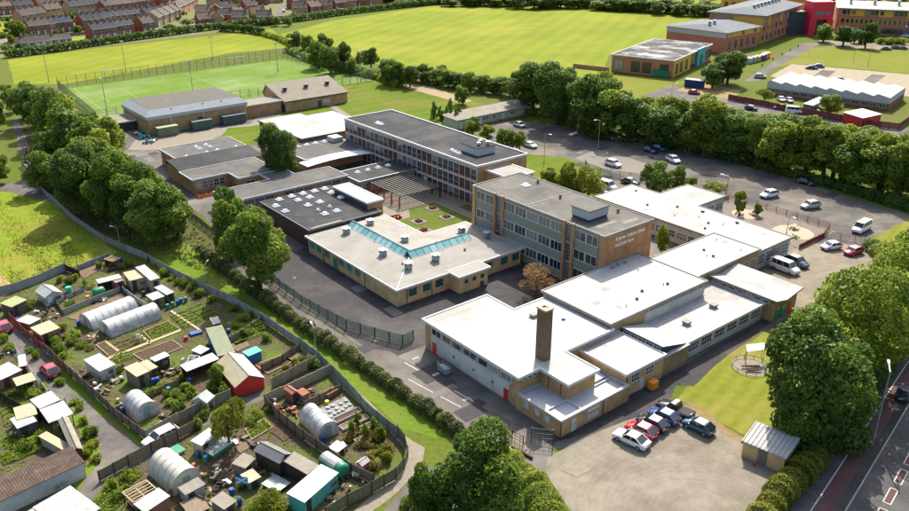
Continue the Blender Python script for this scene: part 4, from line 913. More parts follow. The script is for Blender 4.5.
for a in [(893,335,238,70,'biglight'),(905,300,226,60,'light'),(868,345,280,56,'bigmid'),(925,340,240,70,'mid')]: tree(*a, 'pale green tree in the roadside belt beyond the lawn', g)
tree(476,548,430,98,'bigmid','big bright leafed tree beside the path end and gate'); tree(425,548,465,44,'bigmid','smaller leafy tree beside the path end and footpath road')
tree(230,447,396,36,'yellow','olive green tree standing inside the allotments beside the fence')
tree(218,386,362,18,'mid','small round tree beside the red-walled allotment barn')
g = 'trees by the rear lawn'
for a in [(566,198,160,26,'light'),(588,202,163,34,'yellow'),(548,190,166,22,'light'),(575,196,170,26,'mid')]: tree(*a, 'light green tree behind the green-panelled block by the lawn', g)
g = 'trees over the rear roof'
for a in [(652,196,160,32,'mid'),(676,196,165,22,'mid'),(690,192,176,16,'light')]: tree(*a, 'green tree behind the pale rear classroom roof', g)
tree(715,196,181,26,'yellow','yellow-green bush-like tree by the rear roof corner')
tree(739,216,189,15,'light','young bright green tree on the picnic terrace'); tree(757,216,203,10,'light','slender sapling on the picnic terrace')
tree(661,254,226,14,'light','small green tree in the gap below the lettered wall')
g = 'trees of the right belt'; LB = 'dense green tree in the long belt behind the rear car park'
def belt(n, x0, y0, x1, y1, hp, wp, kinds, jit=6):
    for i in range(n):
        t = (i+.5)/n; x = x0+(x1-x0)*t+random.uniform(-jit,jit); y = y0+(y1-y0)*t+random.uniform(-2,2)
        h_ = hp*random.uniform(.85,1.15); tree(x, y, y-h_, wp*random.uniform(.85,1.2), random.choice(kinds), LB, g)
for a in [(532,112,60,48,'bigdark'),(556,124,62,52,'bigdark'),(584,134,72,50,'dark'),(608,138,76,46,'mid'),(566,112,64,40,'dark'),(600,126,72,44,'light')]: tree(*a, LB, g)
belt(9, 622,138, 800,172, 46, 42, ['dark','mid','bigmid','light'])
belt(8, 640,130, 800,157, 38, 40, ['mid','dark','light'])
belt(9, 690,152, 915,196, 54, 46, ['light','mid','bigmid','light'])
belt(6, 812,178, 925,205, 58, 48, ['dark','mid','light'])
belt(5, 850,168, 930,182, 40, 44, ['light','light','mid'])
g = 'trees along the pitch corner'; LB = 'dark round tree in the row behind the pitch fence'
for a in [(297,50,30,19,'dark'),(309,55,33,16,'mid'),(325,62,32,20,'dark'),(319,68,40,24,'mid'),(331,73,43,24,'dark'),(344,70,40,17,'dark'),(371,68,46,18,'dark'),(360,66,52,10,'mid'),(389,84,57,21,'dark'),(399,86,60,16,'mid'),(410,87,64,18,'dark'),(352,74,58,14,'mid')]: tree(*a, LB, g)
g = 'bushes of the field hedge'; LB = 'bushy small tree in the hedge between the two fields'
belt(12, 384,77, 518,98, 18, 21, ['mid','light','dark','mid'], 4)
belt(6, 420,80, 505,92, 15, 17, ['light','mid'], 3)
tree(463,104,84,18,'mid','rounded green tree beside the pale green hut roof')
g = 'conifers by the hut'
for i, (x, y) in enumerate(((434,121),(440,119),(446,123),(451,123),(456,125),(442,125),(450,113),(434,117),(459,122))): tree(x, y, y-14-random.uniform(0,5), 8, 'cone', 'small dark conifer beside the pale green hut', g)
g = 'bushes beside the hut car park'
for a in [(473,136,116,18,'mid'),(487,142,124,16,'light'),(503,148,126,15,'mid'),(512,150,130,17,'mid'),(520,150,130,12,'mid')]: tree(*a, 'small leafy tree between the maroon block and the rear car park', g)
g = 'skyline trees'; LB = 'dark tree in the far row beyond the playing field'
belt(26, 468,6, 640,9, 13, 24, ['dark','mid'], 4); belt(18, 610,10, 724,16, 14, 22, ['dark','mid'], 3); belt(12, 380,3, 480,5, 9, 18, ['dark','mid'], 4)
belt(16, 520,-4, 909,-2, 10, 24, ['dark','mid','light'], 5)
belt(8, 800,1.5, 912,3, 5, 12, ['mid','light'], 5)
g = 'campus trees'
for a in [(823,42,22,20,'mid'),(843,46,24,24,'dark'),(865,48,20,20,'dark'),(854,43,26,12,'mid')]: tree(*a, 'round tree on the lawn before the red entrance', g)
tree(727,84,50,34,'bigdark','large round dark tree beside the teal-panelled school corner'); tree(712,88,62,26,'dark','lower round tree beside the teal-panelled school corner')
tree(830,116,93,24,'light','bright green tree in front of the saw-tooth roofed shed')
tree(764,102,86,17,'yellow','olive bush by the corner of the saw-tooth roofed shed')
for x in (883,892,902): shrub(x, 44, 7, 3.5, 'light', 'pale bush by the campus forecourt', 'campus bushes')
tree(19,41,18,18,'mid','round green tree standing alone by the estate green')
g = 'estate garden trees'
for a in [(8,52,44,14,'mid'),(20,49,42,10,'dark'),(233,12,3,18,'dark'),(255,22,12,10,'mid'),(265,16,8,12,'mid'),(276,26,16,10,'mid'),(288,26,16,10,'mid'),(188,26,18,14,'yellow'),(170,30,24,14,'light'),(248,6,-2,14,'light'),(300,20,12,8,'mid'),(242,22,14,8,'mid'),(318,12,5,10,'mid'),(225,30,22,8,'light'),(205,24,18,8,'light'),(163,34,28,9,'mid'),(12,44,34,8,'light')]: tree(*a, 'garden tree between the estate houses', g)
# hedges
hedge(pxs([(8,57.5),(60,51),(130,40.5),(200,31),(235,27),(272,22)]), 4, 3.4, TREE_D, 'dark clipped hedge between the estate houses and the left field', 6, .5)
hedge(pxs([(222,31),(252,33),(262,35)]), 4, 3.8, TREE_D, 'short dark hedge end at the corner of the left field', 8, .45)
hedge(pxs([(258,26),(300,21),(340,15),(400,8),(440,4)]), 4.5, 3.6, TREE_D, 'dark hedge between estate gardens and the big far field', 6, .5)
hedge(pxs([(262,35),(280,40),(296,48)]), 4, 2.2, TREE_L, 'scrubby pale hedge linking field corner to the pitch trees', 8, .4)
hedge(pxs([(292,52),(320,64),(350,72),(380,78),(400,86)]), 6, 2.6, TREE_L, 'scrubby light bank of bushes under the pitch-side trees', 8, .4)
hedge(uvs([(51.4,141),(51.5,128),(51.7,112),(52.3,96),(53.0,82),(53.4,70),(53.6,64)]), 2.0, 1.7, HEDGE_M, 'long shaggy hedge between the grass strip and the fire lane', 80, .14, .55)
hedge(pxs([(590,138),(660,144),(760,168),(860,195),(915,213)]), 3, 2.2, TREE_D, 'dark undergrowth along the edge of the rear car park', 18, .26, .6)
hedge(pxs([(500,112),(560,118),(600,140)]), 4, 2.2, TREE_D, 'dark undergrowth behind the pale green hut', 16, .26, .6)
hedge(pxs([(505,470),(528,492),(545,514),(552,534)]), 4.0, 2.6, TREE_L, 'sunlit yellow-green hedge beside the front car park', 140, .12, .6)
hedge(pxs([(762,525),(778,500),(800,478),(812,466)]), 3.2, 2.4, TREE_Y, 'sunlit bushy hedge between the small brick shed and pavement', 150, .12, .6)
hedge(pxs([(806,462),(826,440),(850,408),(880,366),(905,330)]), 4, 2.6, TREE_D, 'dark hedge under the lawn trees along the pavement', 60, .16, .7)
hedge(pxs([(640,106),(700,112),(760,124),(830,138),(915,150)]), 5, 2.6, TREE_M, 'rough bushes along the campus road', 10, .34, .7)
hedge(pxs([(872,250),(890,262),(915,270)]), 4, 2.2, TREE_L, 'bright bushes by the side car park', 60, .17, .6)
tufts('meadow_grass', pxs([(-40,190),(42,196),(76,224),(114,252),(76,266),(40,283),(12,290),(-40,298)]), 9000, .2, WEED, 'long uneven bright green meadow grass', 'grass')
tufts('meadow_grass', pxs([(10,240),(60,232),(90,255),(50,275),(10,285)]), 1200, .3, DRYG, 'patches of dry brown meadow grass', 'grass')
tufts('allotment_weeds', pxs([(-40,300),(60,280),(100,258),(150,268),(232,306),(296,346),(400,440),(380,488),(340,520),(-40,540)]), 9000, .24, WEED, 'low weeds and crops growing between the allotment sheds', 'weeds', .45, LANE_PX)
tufts('verge_grass', pxs([(150,245),(195,250),(330,342),(440,428),(430,438),(350,378),(236,296)]), 9000, .14, WEED, 'rough grass of the strip beside the footpath', 'grass', .6)
tufts('belt_undergrowth', pxs([(20,150),(60,140),(190,225),(235,270),(215,276),(150,250),(70,215)]), 6000, .6, HEDGE_M, 'shaded undergrowth beneath the tree belt', 'undergrowth')
# ---------------------------------------------------------------- vehicles
CARM = {}
def loft(sections):
    """sections: list of (x, [(y,z)...]) rings -> MB skin"""
    mb = MB(); n = len(sections[0][1]); vs = [(x, y, z) for x, ring in sections for y, z in ring]; fs = []
    for i in range(len(sections)-1):
        for j in range(n): fs.append((i*n+j, i*n+(j+1) % n, (i+1)*n+(j+1) % n, (i+1)*n+j))
    fs += [tuple(range(n-1,-1,-1)), tuple(range((len(sections)-1)*n, len(sections)*n))]
    return mb.add(vs, fs)
SPEC = {  # L, W, belt z, roof z, bonnet start, windscreen base/top, rear top/base
 'hatch': (4.1, 1.78, .93, 1.49, 1.12, .38, -1.1, -1.95), 'saloon': (4.7, 1.84, .93, 1.45, 1.12, .35, -.9, -1.85), 'suv': (4.6, 1.9, 1.06, 1.7, 1.15, .5, -1.4, -2.12),
 'estate': (4.7, 1.84, .94, 1.5, 1.15, .45, -1.6, -2.2), 'van': (5.4, 1.98, 1.25, 2.15, 1.75, 1.1, -2.45, -2.6), 'pickup': (5.0, 1.86, 1.0, 1.7, .95, .45, -.35, -.55)}
def car_meshes(kind):
    if kind in CARM: return CARM[kind]
    L, Wd, zb, zr, xa, xb, xc, xd = SPEC[kind]; h = Wd/2; f = L/2
    def ring(w, z0, z1, t=.92): return [(-w*.94,z0),(w*.94,z0),(w,z0+.22),(w,z1-.16),(w*t,z1),(-w*t,z1),(-w,z1-.16),(-w,z0+.22)]
    nose = .72 if kind != 'van' else .95
    body = [(f, ring(h*.80,.32,nose-.06)), (f-.14, ring(h*.93,.24,nose)), (f-.5, ring(h,.22,nose+.07)), (xa+.02, ring(h,.22,zb)), (0, ring(h,.22,zb)), (-f+.7, ring(h,.22,zb+.02)), (-f+.15, ring(h*.95,.24,zb-.02 if kind != 'saloon' else zb-.03)), (-f, ring(h*.85,.34,zb-.10))]
    if kind == 'pickup': body = [s if s[0] > -.6 else (s[0], ring(h, .22, zb)) for s in body[:-1]] + [(-f, ring(h,.3,zb))]
    # finer stations along the length so that bonnet, wings and tail read as curved panels
    fine = []
    for (xa_, ra), (xb_, rb) in zip(body, body[1:]):
        for t in (0, .5): fine.append((xa_+(xb_-xa_)*t, [((1-t)*p[0]+t*q[0], (1-t)*p[1]+t*q[1]) for p, q in zip(ra, rb)]))
    body = fine + [body[-1]]
    bm = loft(body)
    g = MB(); wb, wt = h*.93, h*.77
    gl = [(xa,-wb,zb-.01),(xa,wb,zb-.01),(xd,wb,zb-.01),(xd,-wb,zb-.01),(xb,-wt,zr-.05),(xb,wt,zr-.05),(xc,wt,zr-.05),(xc,-wt,zr-.05)]
    g.add(gl, [(0,1,5,4),(1,2,6,5),(2,3,7,6),(3,0,4,7),(4,5,6,7)])
    r = MB(); wt2 = wt+.03
    r.add([(xb+.06,-wt2,zr-.05),(xb+.06,wt2,zr-.05),(xc-.06,wt2,zr-.05),(xc-.06,-wt2,zr-.05),(xb-.12,-wt2*.9,zr+.02),(xb-.12,wt2*.9,zr+.02),(xc+.12,wt2*.9,zr+.02),(xc+.12,-wt2*.9,zr+.02)], [(0,1,5,4),(1,2,6,5),(2,3,7,6),(3,0,4,7),(4,5,6,7),(3,2,1,0)])
    for sy in (-1, 1):   # pillars
        for (x0, x1) in ((xa, xb), (xd, xc)): r.tube((x0, sy*(wb+.012), zb), (x1, sy*(wt+.012), zr-.03), .05, n=4)
        for q in ((.48,) if kind not in ('van','estate','suv') else (.36,.68)):
            x0 = xa+(xd-xa)*q; x1 = xb+(xc-xb)*q; r.tube((x0, sy*(wb+.012), zb), (x1, sy*(wt+.012), zr-.03), .045, n=4)
    if kind == 'van': r.box(xd+.05,-wb*.98,zb,xc+.35,wb*.98,zr-.06)
    wh = MB(); wh.tube((0,-.11,0),(0,.11,0),.33,n=14); ri = MB(); ri.tube((0,-.125,0),(0,.125,0),.2,n=10)
    lamp = MB().box(-.06,-.18,-.07,.03,.18,.07)
    pl = MB().box(-.02,-.26,-.06,.02,.26,.06)
    mir = MB().box(-.08,-.09,-.06,.08,.09,.06)
    bed = MB().box(-f+.12,-h+.12,.6,xd-.1,h-.12,zb+.012) if kind == 'pickup' else None
    bump = MB().box(f-.22,-h*.78,.30,f+.03,h*.78,.46); bump2 = MB().box(-f-.03,-h*.8,.32,-f+.2,h*.8,.48)
    CARM[kind] = dict(body=bm, roof=r, glass=g.mesh(mat('car_glass', (.012,.016,.02), rough=.08, spec=.8), 'windows'), wheel=wh.mesh(BLACK,'wheel'), rim=ri.mesh(GREYM,'rim'),
        head=lamp.mesh(mat('headlamp', (.75,.75,.72), rough=.15), 'headlight'), tail=lamp.mesh(mat('tail_lamp', (.38,.012,.012), rough=.25), 'taillight'), plate=pl.mesh(mat('number_plate', (.62,.55,.18)), 'number_plate'), mirror=mir, bed=bed.mesh(BLACK,'load_bed') if bed else None, bumper=bump.mesh(DGREY, 'bumper'), bumper2=bump2.mesh(DGREY, 'bumper'), col={})
    return CARM[kind]
def car(x, y, dx, dy, kind, colname, col, label, group=None, world=None, detail=True):
    X, Y = P(x, y); X2, Y2 = P(x+dx, y+dy); a = math.atan2(Y2-Y, X2-X)
    d = car_meshes(kind); L, Wd, zb, zr, xa, xb, xc, xd = SPEC[kind]
    if colname not in d['col']: pm = paint(colname, col); d['col'][colname] = (d['body'].mesh(pm,'body',True), d['roof'].mesh(pm,'cabin_roof'), d['mirror'].mesh(pm,'mirror'))
    bm, rm, mm = d['col'][colname]
    t = thing({'van':'parked_van','pickup':'pickup_truck'}.get(kind,'parked_car'), label, 'van' if kind == 'van' else 'car', (X, Y, .05), a, group)
    bo = put('body', bm, t); put('windows', d['glass'], t); put('cabin_roof', rm, t)
    for sx in (1, -1):
        for sy in (1, -1):
            w = put('wheel', d['wheel'], t, (sx*L*.30, sy*(Wd/2-.1), .33)); put('rim', d['rim'], w)
            if sx > 0: put('headlight', d['head'], t, (L/2-.09, sy*(Wd/2-.36), .62))
            else: put('taillight', d['tail'], t, (-L/2+.03, sy*(Wd/2-.28), .78 if kind != 'van' else 1.0), math.pi)
            if sx > 0: put('mirror', mm, t, (xa-.25, sy*(Wd/2+.08), zb+.05))
    put('bumper', d['bumper'], t); put('bumper', d['bumper2'], t); put('number_plate', d['plate'], t, (-L/2-.02, 0, .55))
    if d['bed']: put('load_bed', d['bed'], t)
    return t
WHT, SIL, RED, BLK, BLU, TEA, DRD, NAVY = (.62,.62,.61), (.33,.34,.34), (.40,.012,.02), (.012,.012,.014), (.015,.05,.20), (.01,.07,.10), (.22,.012,.03), (.015,.02,.05)
car(631,443,-26,-12,'saloon','white',WHT,'white saloon at the end of the parked row on the pale front car park')
car(641,434,-26,-12,'hatch','red',RED,'red hatchback parked between the white saloon and the black car')
car(652,427,-26,-12,'hatch','black',BLK,'black hatchback parked between the red and the blue car')
car(663.5,420,-26,-12,'hatch','blue',BLU,'blue hatchback parked beside the dark pickup truck')
car(674.5,413,-26,-12,'pickup','black',BLK,'dark pickup truck at the inner end of the parked row')
car(698,430,-27,-13,'hatch','teal',TEA,'dark teal small car parked apart at the lawn edge')
car(784,271,29,11,'van','white',WHT,'white passenger minibus parked against the link block end wall')
car(796,265,24,10,'suv','navy',NAVY,'dark blue car parked beside the white minibus')
car(831,249,-30,4,'hatch','white',WHT,'white hatchback parked in the side car park below the red fence')
car(853,254,-22,6,'hatch','red',RED,'red hatchback parked beside the bushes in the side car park')
car(861,231,-24,13,'van','white',WHT,'white minibus standing on the rear car park beside the lawn corner')
car(810,208,-26,4,'suv','silver',SIL,'silver off-roader crossing the sunny part of the rear car park')
car(769,197,-26,5,'suv','white',WHT,'white off-roader near the picnic terrace in the rear car park')
car(805,184,26,6,'saloon','black',BLK,'black saloon parked in the shade of the belt')
car(673,162,24,11,'suv','white',WHT,'white car driving beside the dark pair near the belt')
car(650,152,24,8,'saloon','navy',NAVY,'dark blue car parked beside another blue car by the belt'); car(660,150,26,9,'hatch','blue',BLU,'blue hatchback parked close to the belt trees')
car(630,184,26,7,'saloon','black',BLK,'black saloon parked behind the trees of the rear roof'); car(606,189,26,8,'van','white',WHT,'white van parked next to the rear roof corner'); car(602,194,26,8,'saloon','black',BLK,'black car half hidden beside the white van')
car(613,166,26,8,'suv','white',WHT,'white car on the pale patch of the rear car park'); car(609,138.5,26,8,'suv','white',WHT,'white car beside the lamp post under the belt trees')
car(519.5,126.5,26,9,'hatch','white',WHT,'white hatchback parked beside the pale green hut'); car(530,147,26,9,'saloon','white',WHT,'white saloon beside the bushes near the maroon block')
car(903,396,14,-30,'hatch','navy',NAVY,'dark car driving on the main road past the lamp'); 
car(4,330,-14,-13,'hatch','red',RED,'bright red car on the allotment lane beside the red fence'); car(50.5,374,-15,-14,'hatch','dark_red',DRD,'dark red car on the allotment lane below the red fence')
car(162,441,-26,13,'estate','white',WHT,'white estate car parked at the allotment lane fork')
car(694,94,24,2,'hatch','red',RED,'red car beside the blue container'); car(781,109,24,2,'saloon','white',WHT,'white car on the campus road by the maroon fence'); car(816,114,24,3,'hatch','black',BLK,'black car by the bright green campus tree'); car(794,113,24,2,'van','white',WHT,'white van on the campus road behind the belt'); car(751,110,24,4,'hatch','black',BLK,'dark car half hidden behind belt trees on the campus road')
car(811.5,69,22,1,'saloon','navy',NAVY,'dark car on the beige campus car park'); car(819,67.5,22,1,'hatch','blue',BLU,'blue car on the beige campus car park behind the dark one'); car(760,78,22,1,'suv','silver',SIL,'silver car by the campus access road'); car(840,81,22,1,'hatch','silver',SIL,'silver car just behind the saw-tooth roof')
car(781,101,10,6,'hatch','white',WHT,'white car beside the saw-tooth shed wall'); car(789,102,10,6,'hatch','silver',SIL,'silver car beside the saw-tooth shed wall')
for i, (x, y, k, cn, c_) in enumerate([(896,49,'suv','black',BLK),(903,49.5,'hatch','black',BLK),(886,50,'saloon','navy',NAVY),(892,43,'suv','white',WHT),(905,41,'hatch','red',RED),(906,37,'saloon','white',WHT)]): car(x, y, 22, 1, k, cn, c_, cn.replace('_',' ')+' '+{'suv':'off-roader','hatch':'hatchback','saloon':'saloon'}[k]+' parked on the far campus forecourt')
for (x, y, cn, c_) in [(37,32,'red',RED),(48,32,'black',BLK),(73,30.5,'white',WHT),(60,31,'silver',SIL),(9,25,'navy',NAVY),(18,17,'white',WHT)]: car(x, y, 24, -2, 'hatch', cn, c_, cn+' car parked in the estate street', 'estate cars')
for (x, y, cn, c_) in [(288,6,'silver',SIL),(284,12,'white',WHT),(292,3,'black',BLK)]: car(x, y, 6, -10, 'hatch', cn, c_, cn+' car in the estate side street', 'estate cars')
# ---------------------------------------------------------------- fences
FPAN = {}
def panel_mesh(kind, L, h, m):
    k = (kind, round(L,1), h, m.name)
    if k in FPAN: return FPAN[k]
    mb = MB(); rs = random.Random(5)
    if kind == 'board':
        n = max(3, int(L/.16))
        for i in range(n): x = i*L/n; d = rs.uniform(-.015,.015); mb.box(x+.006,-.02+d,.05, x+L/n-.006,.012+d, h+rs.uniform(-.03,.03))
        mb.box(0,.03,.35,L,.08,.45).box(0,.03,h-.35,L,.08,h-.25)
    elif kind == 'slab':
        n = 3
        for i in range(n): z0 = i*h/n; mb.box(0,-.03-.008*(i%2),z0+.012, L,.03, z0+h/n-.008)
    elif kind == 'rail':
        n = max(3, int(L/.16))
        for i in range(n): x = (i+.5)*L/n; mb.box(x-.035,-.012,.08, x+.035,.012,h)
        mb.box(0,.015,.3,L,.06,.38).box(0,.015,h-.35,L,.06,h-.27)
    elif kind == 'mesh':
        n = max(2, int(L/.5))
        for i in range(n): x = (i+.5)*L/n; mb.box(x-.02,-.02,.05,x+.02,.02,h)
        for z in (h*.33, h*.66, h-.05): mb.box(0,-.02,z,L,.02,z+.05)
    elif kind == 'slat':
        n = 6
        for i in range(n): z0 = .1+i*(h-.1)/n; mb.box(0,-.015,z0,L,.015,z0+(h-.1)/n-.05)
    FPAN[k] = mb.mesh(m, 'panel'); return FPAN[k]
def fence(pts, h, kind, m, pm, label, L=2.2, name='fence', pw=.12):
    t = thing(name, label, 'fence', (*pts[0], 0)); ox, oy = pts[0]
    pk = ('post', h, pm.name, pw)
    if pk not in FPAN: FPAN[pk] = MB().cbox(0,0,-.1,pw,pw,h+.2).mesh(pm, 'post')
    for a, b in zip(pts, pts[1:]):
        d = math.hypot(b[0]-a[0], b[1]-a[1]); n = max(1, round(d/L)); l = d/n; ang = math.atan2(b[1]-a[1], b[0]-a[0])
        me = panel_mesh(kind, L, h, m)
        for i in range(n):
            x = a[0]+(b[0]-a[0])*i/n; y = a[1]+(b[1]-a[1])*i/n
            put('post', FPAN[pk], t, (x-ox, y-oy, 0), ang)
            o = put('panel', me, t, (x-ox+math.cos(ang)*pw/2, y-oy+math.sin(ang)*pw/2, random.uniform(-.02,.05)), ang+random.uniform(-.006,.006)); o.scale = ((l-pw)/L, 1, random.uniform(.97,1.03))
    put('post', FPAN[pk], t, (pts[-1][0]-ox, pts[-1][1]-oy, 0))
    return t
fence(pxs([(22,166),(47,197),(75,222),(104,242),(127,252)]), 1.5, 'rail', GREYF, GREYM, 'pale grey railing fence between the meadow and the tree belt', 2.6)
fence(pxs([(127,252),(143,258),(166,272),(196,287),(233,304),(262,321),(300,347)]), 1.5, 'board', GREYF, CONCP, 'weathered grey board fence between allotments and the grass strip')
fence(pxs([(300,347),(321,363),(347,389),(368,413),(388,430),(398,437)]), 1.6, 'board', mat('grey_green_boards', (.16,.21,.17), (.20,.25,.20), 2, .9), CONCP, 'grey-green board fence beside the tan footpath')
fence(pxs([(398,437),(405,446),(408,458),(404,470),(396,480),(372,494),(348,506),(326,520)]), 1.7, 'board', mat('olive_boards', (.13,.13,.075), (.17,.16,.095), 2, .9), WOODD, 'olive wooden fence curving round the corner plot')
fence(pxs([(9,318),(24,334),(46,352)]), 1.3, 'board', mat('red_brown_boards', (.33,.06,.04), (.27,.05,.035), 2, .8), WOODD, 'red-brown board fence beside the allotment lane')
fence(pxs([(46,352),(72,377),(109,410),(115,417),(147,441)]), 1.5, 'board', WOOD, WOODD, 'brown wooden fence along the right side of the allotment lane')
fence(pxs([(147,441),(178,424),(210,408),(231,399)]), 1.6, 'slab', CONCP, KERB, 'tan panel fence behind the white estate car')
fence(pxs([(100,482),(129,466),(152,453),(178,440),(198,429)]), 1.5, 'board', WOOD, WOODD, 'brown fence below the lane fork by the polytunnel')
fence(pxs([(272,389),(296,376),(316,366)]), 1.7, 'slab', CONCP, KERB, 'tan panel fence running from the red barn to the path')
fence(pxs([(265,404),(296,390),(330,374)]), 1.5, 'slab', mat('cream_panel', (.26,.22,.15), (.31,.27,.19), 1.5, .95), KERB, 'cream panel fence at the head of the corner plot')
fence(pxs([(265,404),(280,420),(304,440),(330,458),(352,474),(374,484)]), 1.5, 'board', WOOD, WOODD, 'brown board fence between the corner plot and the dark pavilion')
fence(pxs([(342,391),(320,402),(304,409)]), 1.2, 'board', WOOD, WOODD, 'low board fence inside the corner plot')
fence(pxs([(-20,300),(14,292),(36,284),(66,271)]), 1.6, 'slab', GREYF, KERB, 'grey panel fence between meadow and allotments')
fence(pxs([(66,271),(80,277)]), 1.3, 'board', WOODD, WOODD, 'short dark fence stub by the grass-covered frame')
fence(pxs([(78,271),(96,264),(110,258)]), 1.1, 'slab', GREYF, KERB, 'mossy grey wall at the top plot')
fence(pxs([(64,315),(90,304),(118,293),(122,290)]), 1.0, 'slab', GREYF, KERB, 'low grey panel wall behind the twin polytunnels')
fence(pxs([(122,290),(134,300),(148,309)]), .9, 'slab', CORW, KERB, 'low white panel wall stepping down beside the twin polytunnels')
fence(pxs([(64,315),(56,303),(66,300),(84,292)]), .8, 'board', GREYF, WOODD, 'bleached low fence round the raised grassy plot')
fence(pxs([(0,398),(22,412)]), 1.2, 'board', WOODD, WOODD, 'dark fence by the left allotment plots')
fence(pxs([(88,388),(110,378),(124,370)]), 1.0, 'board', WOOD, WOODD, 'brown plot divider behind the blue greenhouse')
fence(pxs([(114,414),(140,402),(180,384)]), .9, 'board', WOOD, WOODD, 'long low timber divider above the middle polytunnel')
fence(pxs([(16,352),(24,362),(34,378),(50,396),(66,404)]), 1.0, 'mesh', GREYM, GREYM, 'bent wire fence on the left side of the lane', 2.6)
fence(pxs([(208,352),(230,344),(252,330),(262,322)]), 1.1, 'board', WOOD, WOODD, 'brown divider around the overgrown plot')
fence(pxs([(262,372),(283,362),(300,350)]), 1.2, 'board', WOOD, WOODD, 'brown divider by the dark dug bed')
fence(pxs([(150,508),(180,492),(205,505)]), 1.0, 'board', WOOD, WOODD, 'low plank divider beside the cream polytunnel')
# ---------------------------------------------------------------- sheds
def frame4(c, z):
    a, b, cc, d = [Vector(P(x, y, z)) for x, y in c]
    ax = ((b-a)+(cc-d))/2; ang = math.atan2(ax.y, ax.x); lx = ax.length; ay = ((a-d)+(b-cc))/2; ly = abs(ay.dot(Vector((-math.sin(ang), math.cos(ang)))))
    ctr = (a+b+cc+d)/4; return ctr, ang, lx, ly
def shed(c, z, rm, wm, label, kind='flat', cat='shed', name='shed', tilt=.12, door=True, win=True, dm=None, over=.12, fascia=None):
    z *= .88 if z < 2.6 else 1
    ctr, ang, lx, ly = frame4(c, z); lx = max(lx, .9); ly = max(ly, .8)
    t = thing(name, label, cat, (ctr.x, ctr.y, 0), ang); X, Y = lx/2-over, ly/2-over
    if kind == 'open':
        for sx in (-1, 1):
            for sy in (-1, 1): t_ = MB().cbox(sx*(X-.05), sy*(Y-.05), 0, .1, .1, z).obj('post', WOODD, t)
        MB().box(-X,Y-.06,0,X,Y,z-.1).obj('back_wall', wm, t)
    else: MB().prism([(-X,-Y),(X,-Y),(X,Y),(-X,Y)], 0, z-.02, top=False).obj('wall', wm, t)
    zt = z+tilt*ly*.5
    if label.startswith(('open topped','half-built','white tipped')):
        r = MB().ring([(-lx/2+.1,-ly/2+.1),(lx/2-.1,-ly/2+.1),(lx/2-.1,ly/2-.1),(-lx/2+.1,ly/2-.1)], -.1, .02, z-.1, z+.05).obj('top_frame', rm, t)
        for k in range(1, 5): x = -lx/2+lx*k/5; MB().box(x-.05,-ly/2+.15,z-.02,x+.05,ly/2-.15,z+.1).obj('rafter', rm, t)
        MB().box(-X,-.06,z-.3,X,.06,z-.12).obj('rail', WHITE, t); MB().box(-X+.2,-Y+.2,.05,X-.2,Y-.3,.5).obj('stored_crates', WOODD, t)
    elif kind in ('flat','open'):
        mb = MB(); mb.add([(-lx/2,-ly/2,z),(lx/2,-ly/2,z),(lx/2,ly/2,zt),(-lx/2,ly/2,zt),(-lx/2,-ly/2,z+.07),(lx/2,-ly/2,z+.07),(lx/2,ly/2,zt+.07),(-lx/2,ly/2,zt+.07)], [(0,3,2,1),(4,5,6,7),(0,1,5,4),(1,2,6,5),(2,3,7,6),(3,0,4,7)])
        r = mb.obj('roof', rm, t)
        if kind == 'flat': MB().add([(-X,Y,z-.03),(X,Y,z-.03),(X,Y,zt),(-X,Y,zt),(-X,-Y,z),(X,-Y,z)], [(0,1,2,3),(4,0,3),(5,1,2)]).obj('gable', wm, t)
    elif kind == 'gable_x':   # ridge along local x
        zr = z+ly*.28
        r = MB().add([(-lx/2,-ly/2,z-.05),(lx/2,-ly/2,z-.05),(lx/2,0,zr),(-lx/2,0,zr),(lx/2,ly/2,z-.05),(-lx/2,ly/2,z-.05)], [(0,1,2,3),(3,2,4,5)]).obj('roof', rm, t)
        MB().add([(-X,-Y,z-.02),(-X,Y,z-.02),(-X,0,zr-.05),(X,-Y,z-.02),(X,Y,z-.02),(X,0,zr-.05)], [(1,0,2),(3,4,5)]).obj('gable', wm, t)
        MB().tube((-lx/2,0,zr),(lx/2,0,zr),.06,n=5).obj('ridge_cap', fascia or rm, r)
    elif kind == 'gable_y':
        zr = z+lx*.26
        r = MB().add([(-lx/2,-ly/2,z-.05),(0,-ly/2,zr),(0,ly/2,zr),(-lx/2,ly/2,z-.05),(lx/2,-ly/2,z-.05),(lx/2,ly/2,z-.05)], [(0,1,2,3),(1,4,5,2)]).obj('roof', rm, t)
        MB().add([(-X,-Y,z-.02),(X,-Y,z-.02),(0,-Y,zr-.05),(-X,Y,z-.02),(X,Y,z-.02),(0,Y,zr-.05)], [(0,1,2),(4,3,5)]).obj('gable', wm, t)
        MB().tube((0,-ly/2,zr),(0,ly/2,zr),.06,n=5).obj('ridge_cap', fascia or rm, r)
        if name == 'barn': MB().add([(.03,-ly/2,zr+.03),(lx/2,-ly/2,z-.02),(lx/2,ly/2,z-.02),(.03,ly/2,zr+.03)], [(0,1,2,3)]).obj('white_roof_sheet', CORW, r)
    if fascia: MB().box(-lx/2-.02,-ly/2-.03,z-.14,lx/2+.02,-ly/2+.02,z+.09).obj('fascia', fascia, r)
    if door and kind != 'open':
        dx = -X+.65 if lx > 2 else 0; o = MB().box(dx-.38,-Y-.04,.05,dx+.38,-Y+.01,min(1.85,z-.15)).obj('door', dm or WOODD, t); MB().box(dx+.24,-Y-.07,.9,dx+.32,-Y-.035,1.0).obj('door_handle', GREYM, o)
    if win and lx > 1.8 and kind != 'open':
        a, b_ = window_mesh(min(.9, lx*.3), .55, 2, 1, WOOD, GLASS); o = put('window', a, t, (X-.7, -Y, max(.8, z-1.2))); put('pane', b_, o)
    return t
S = shed
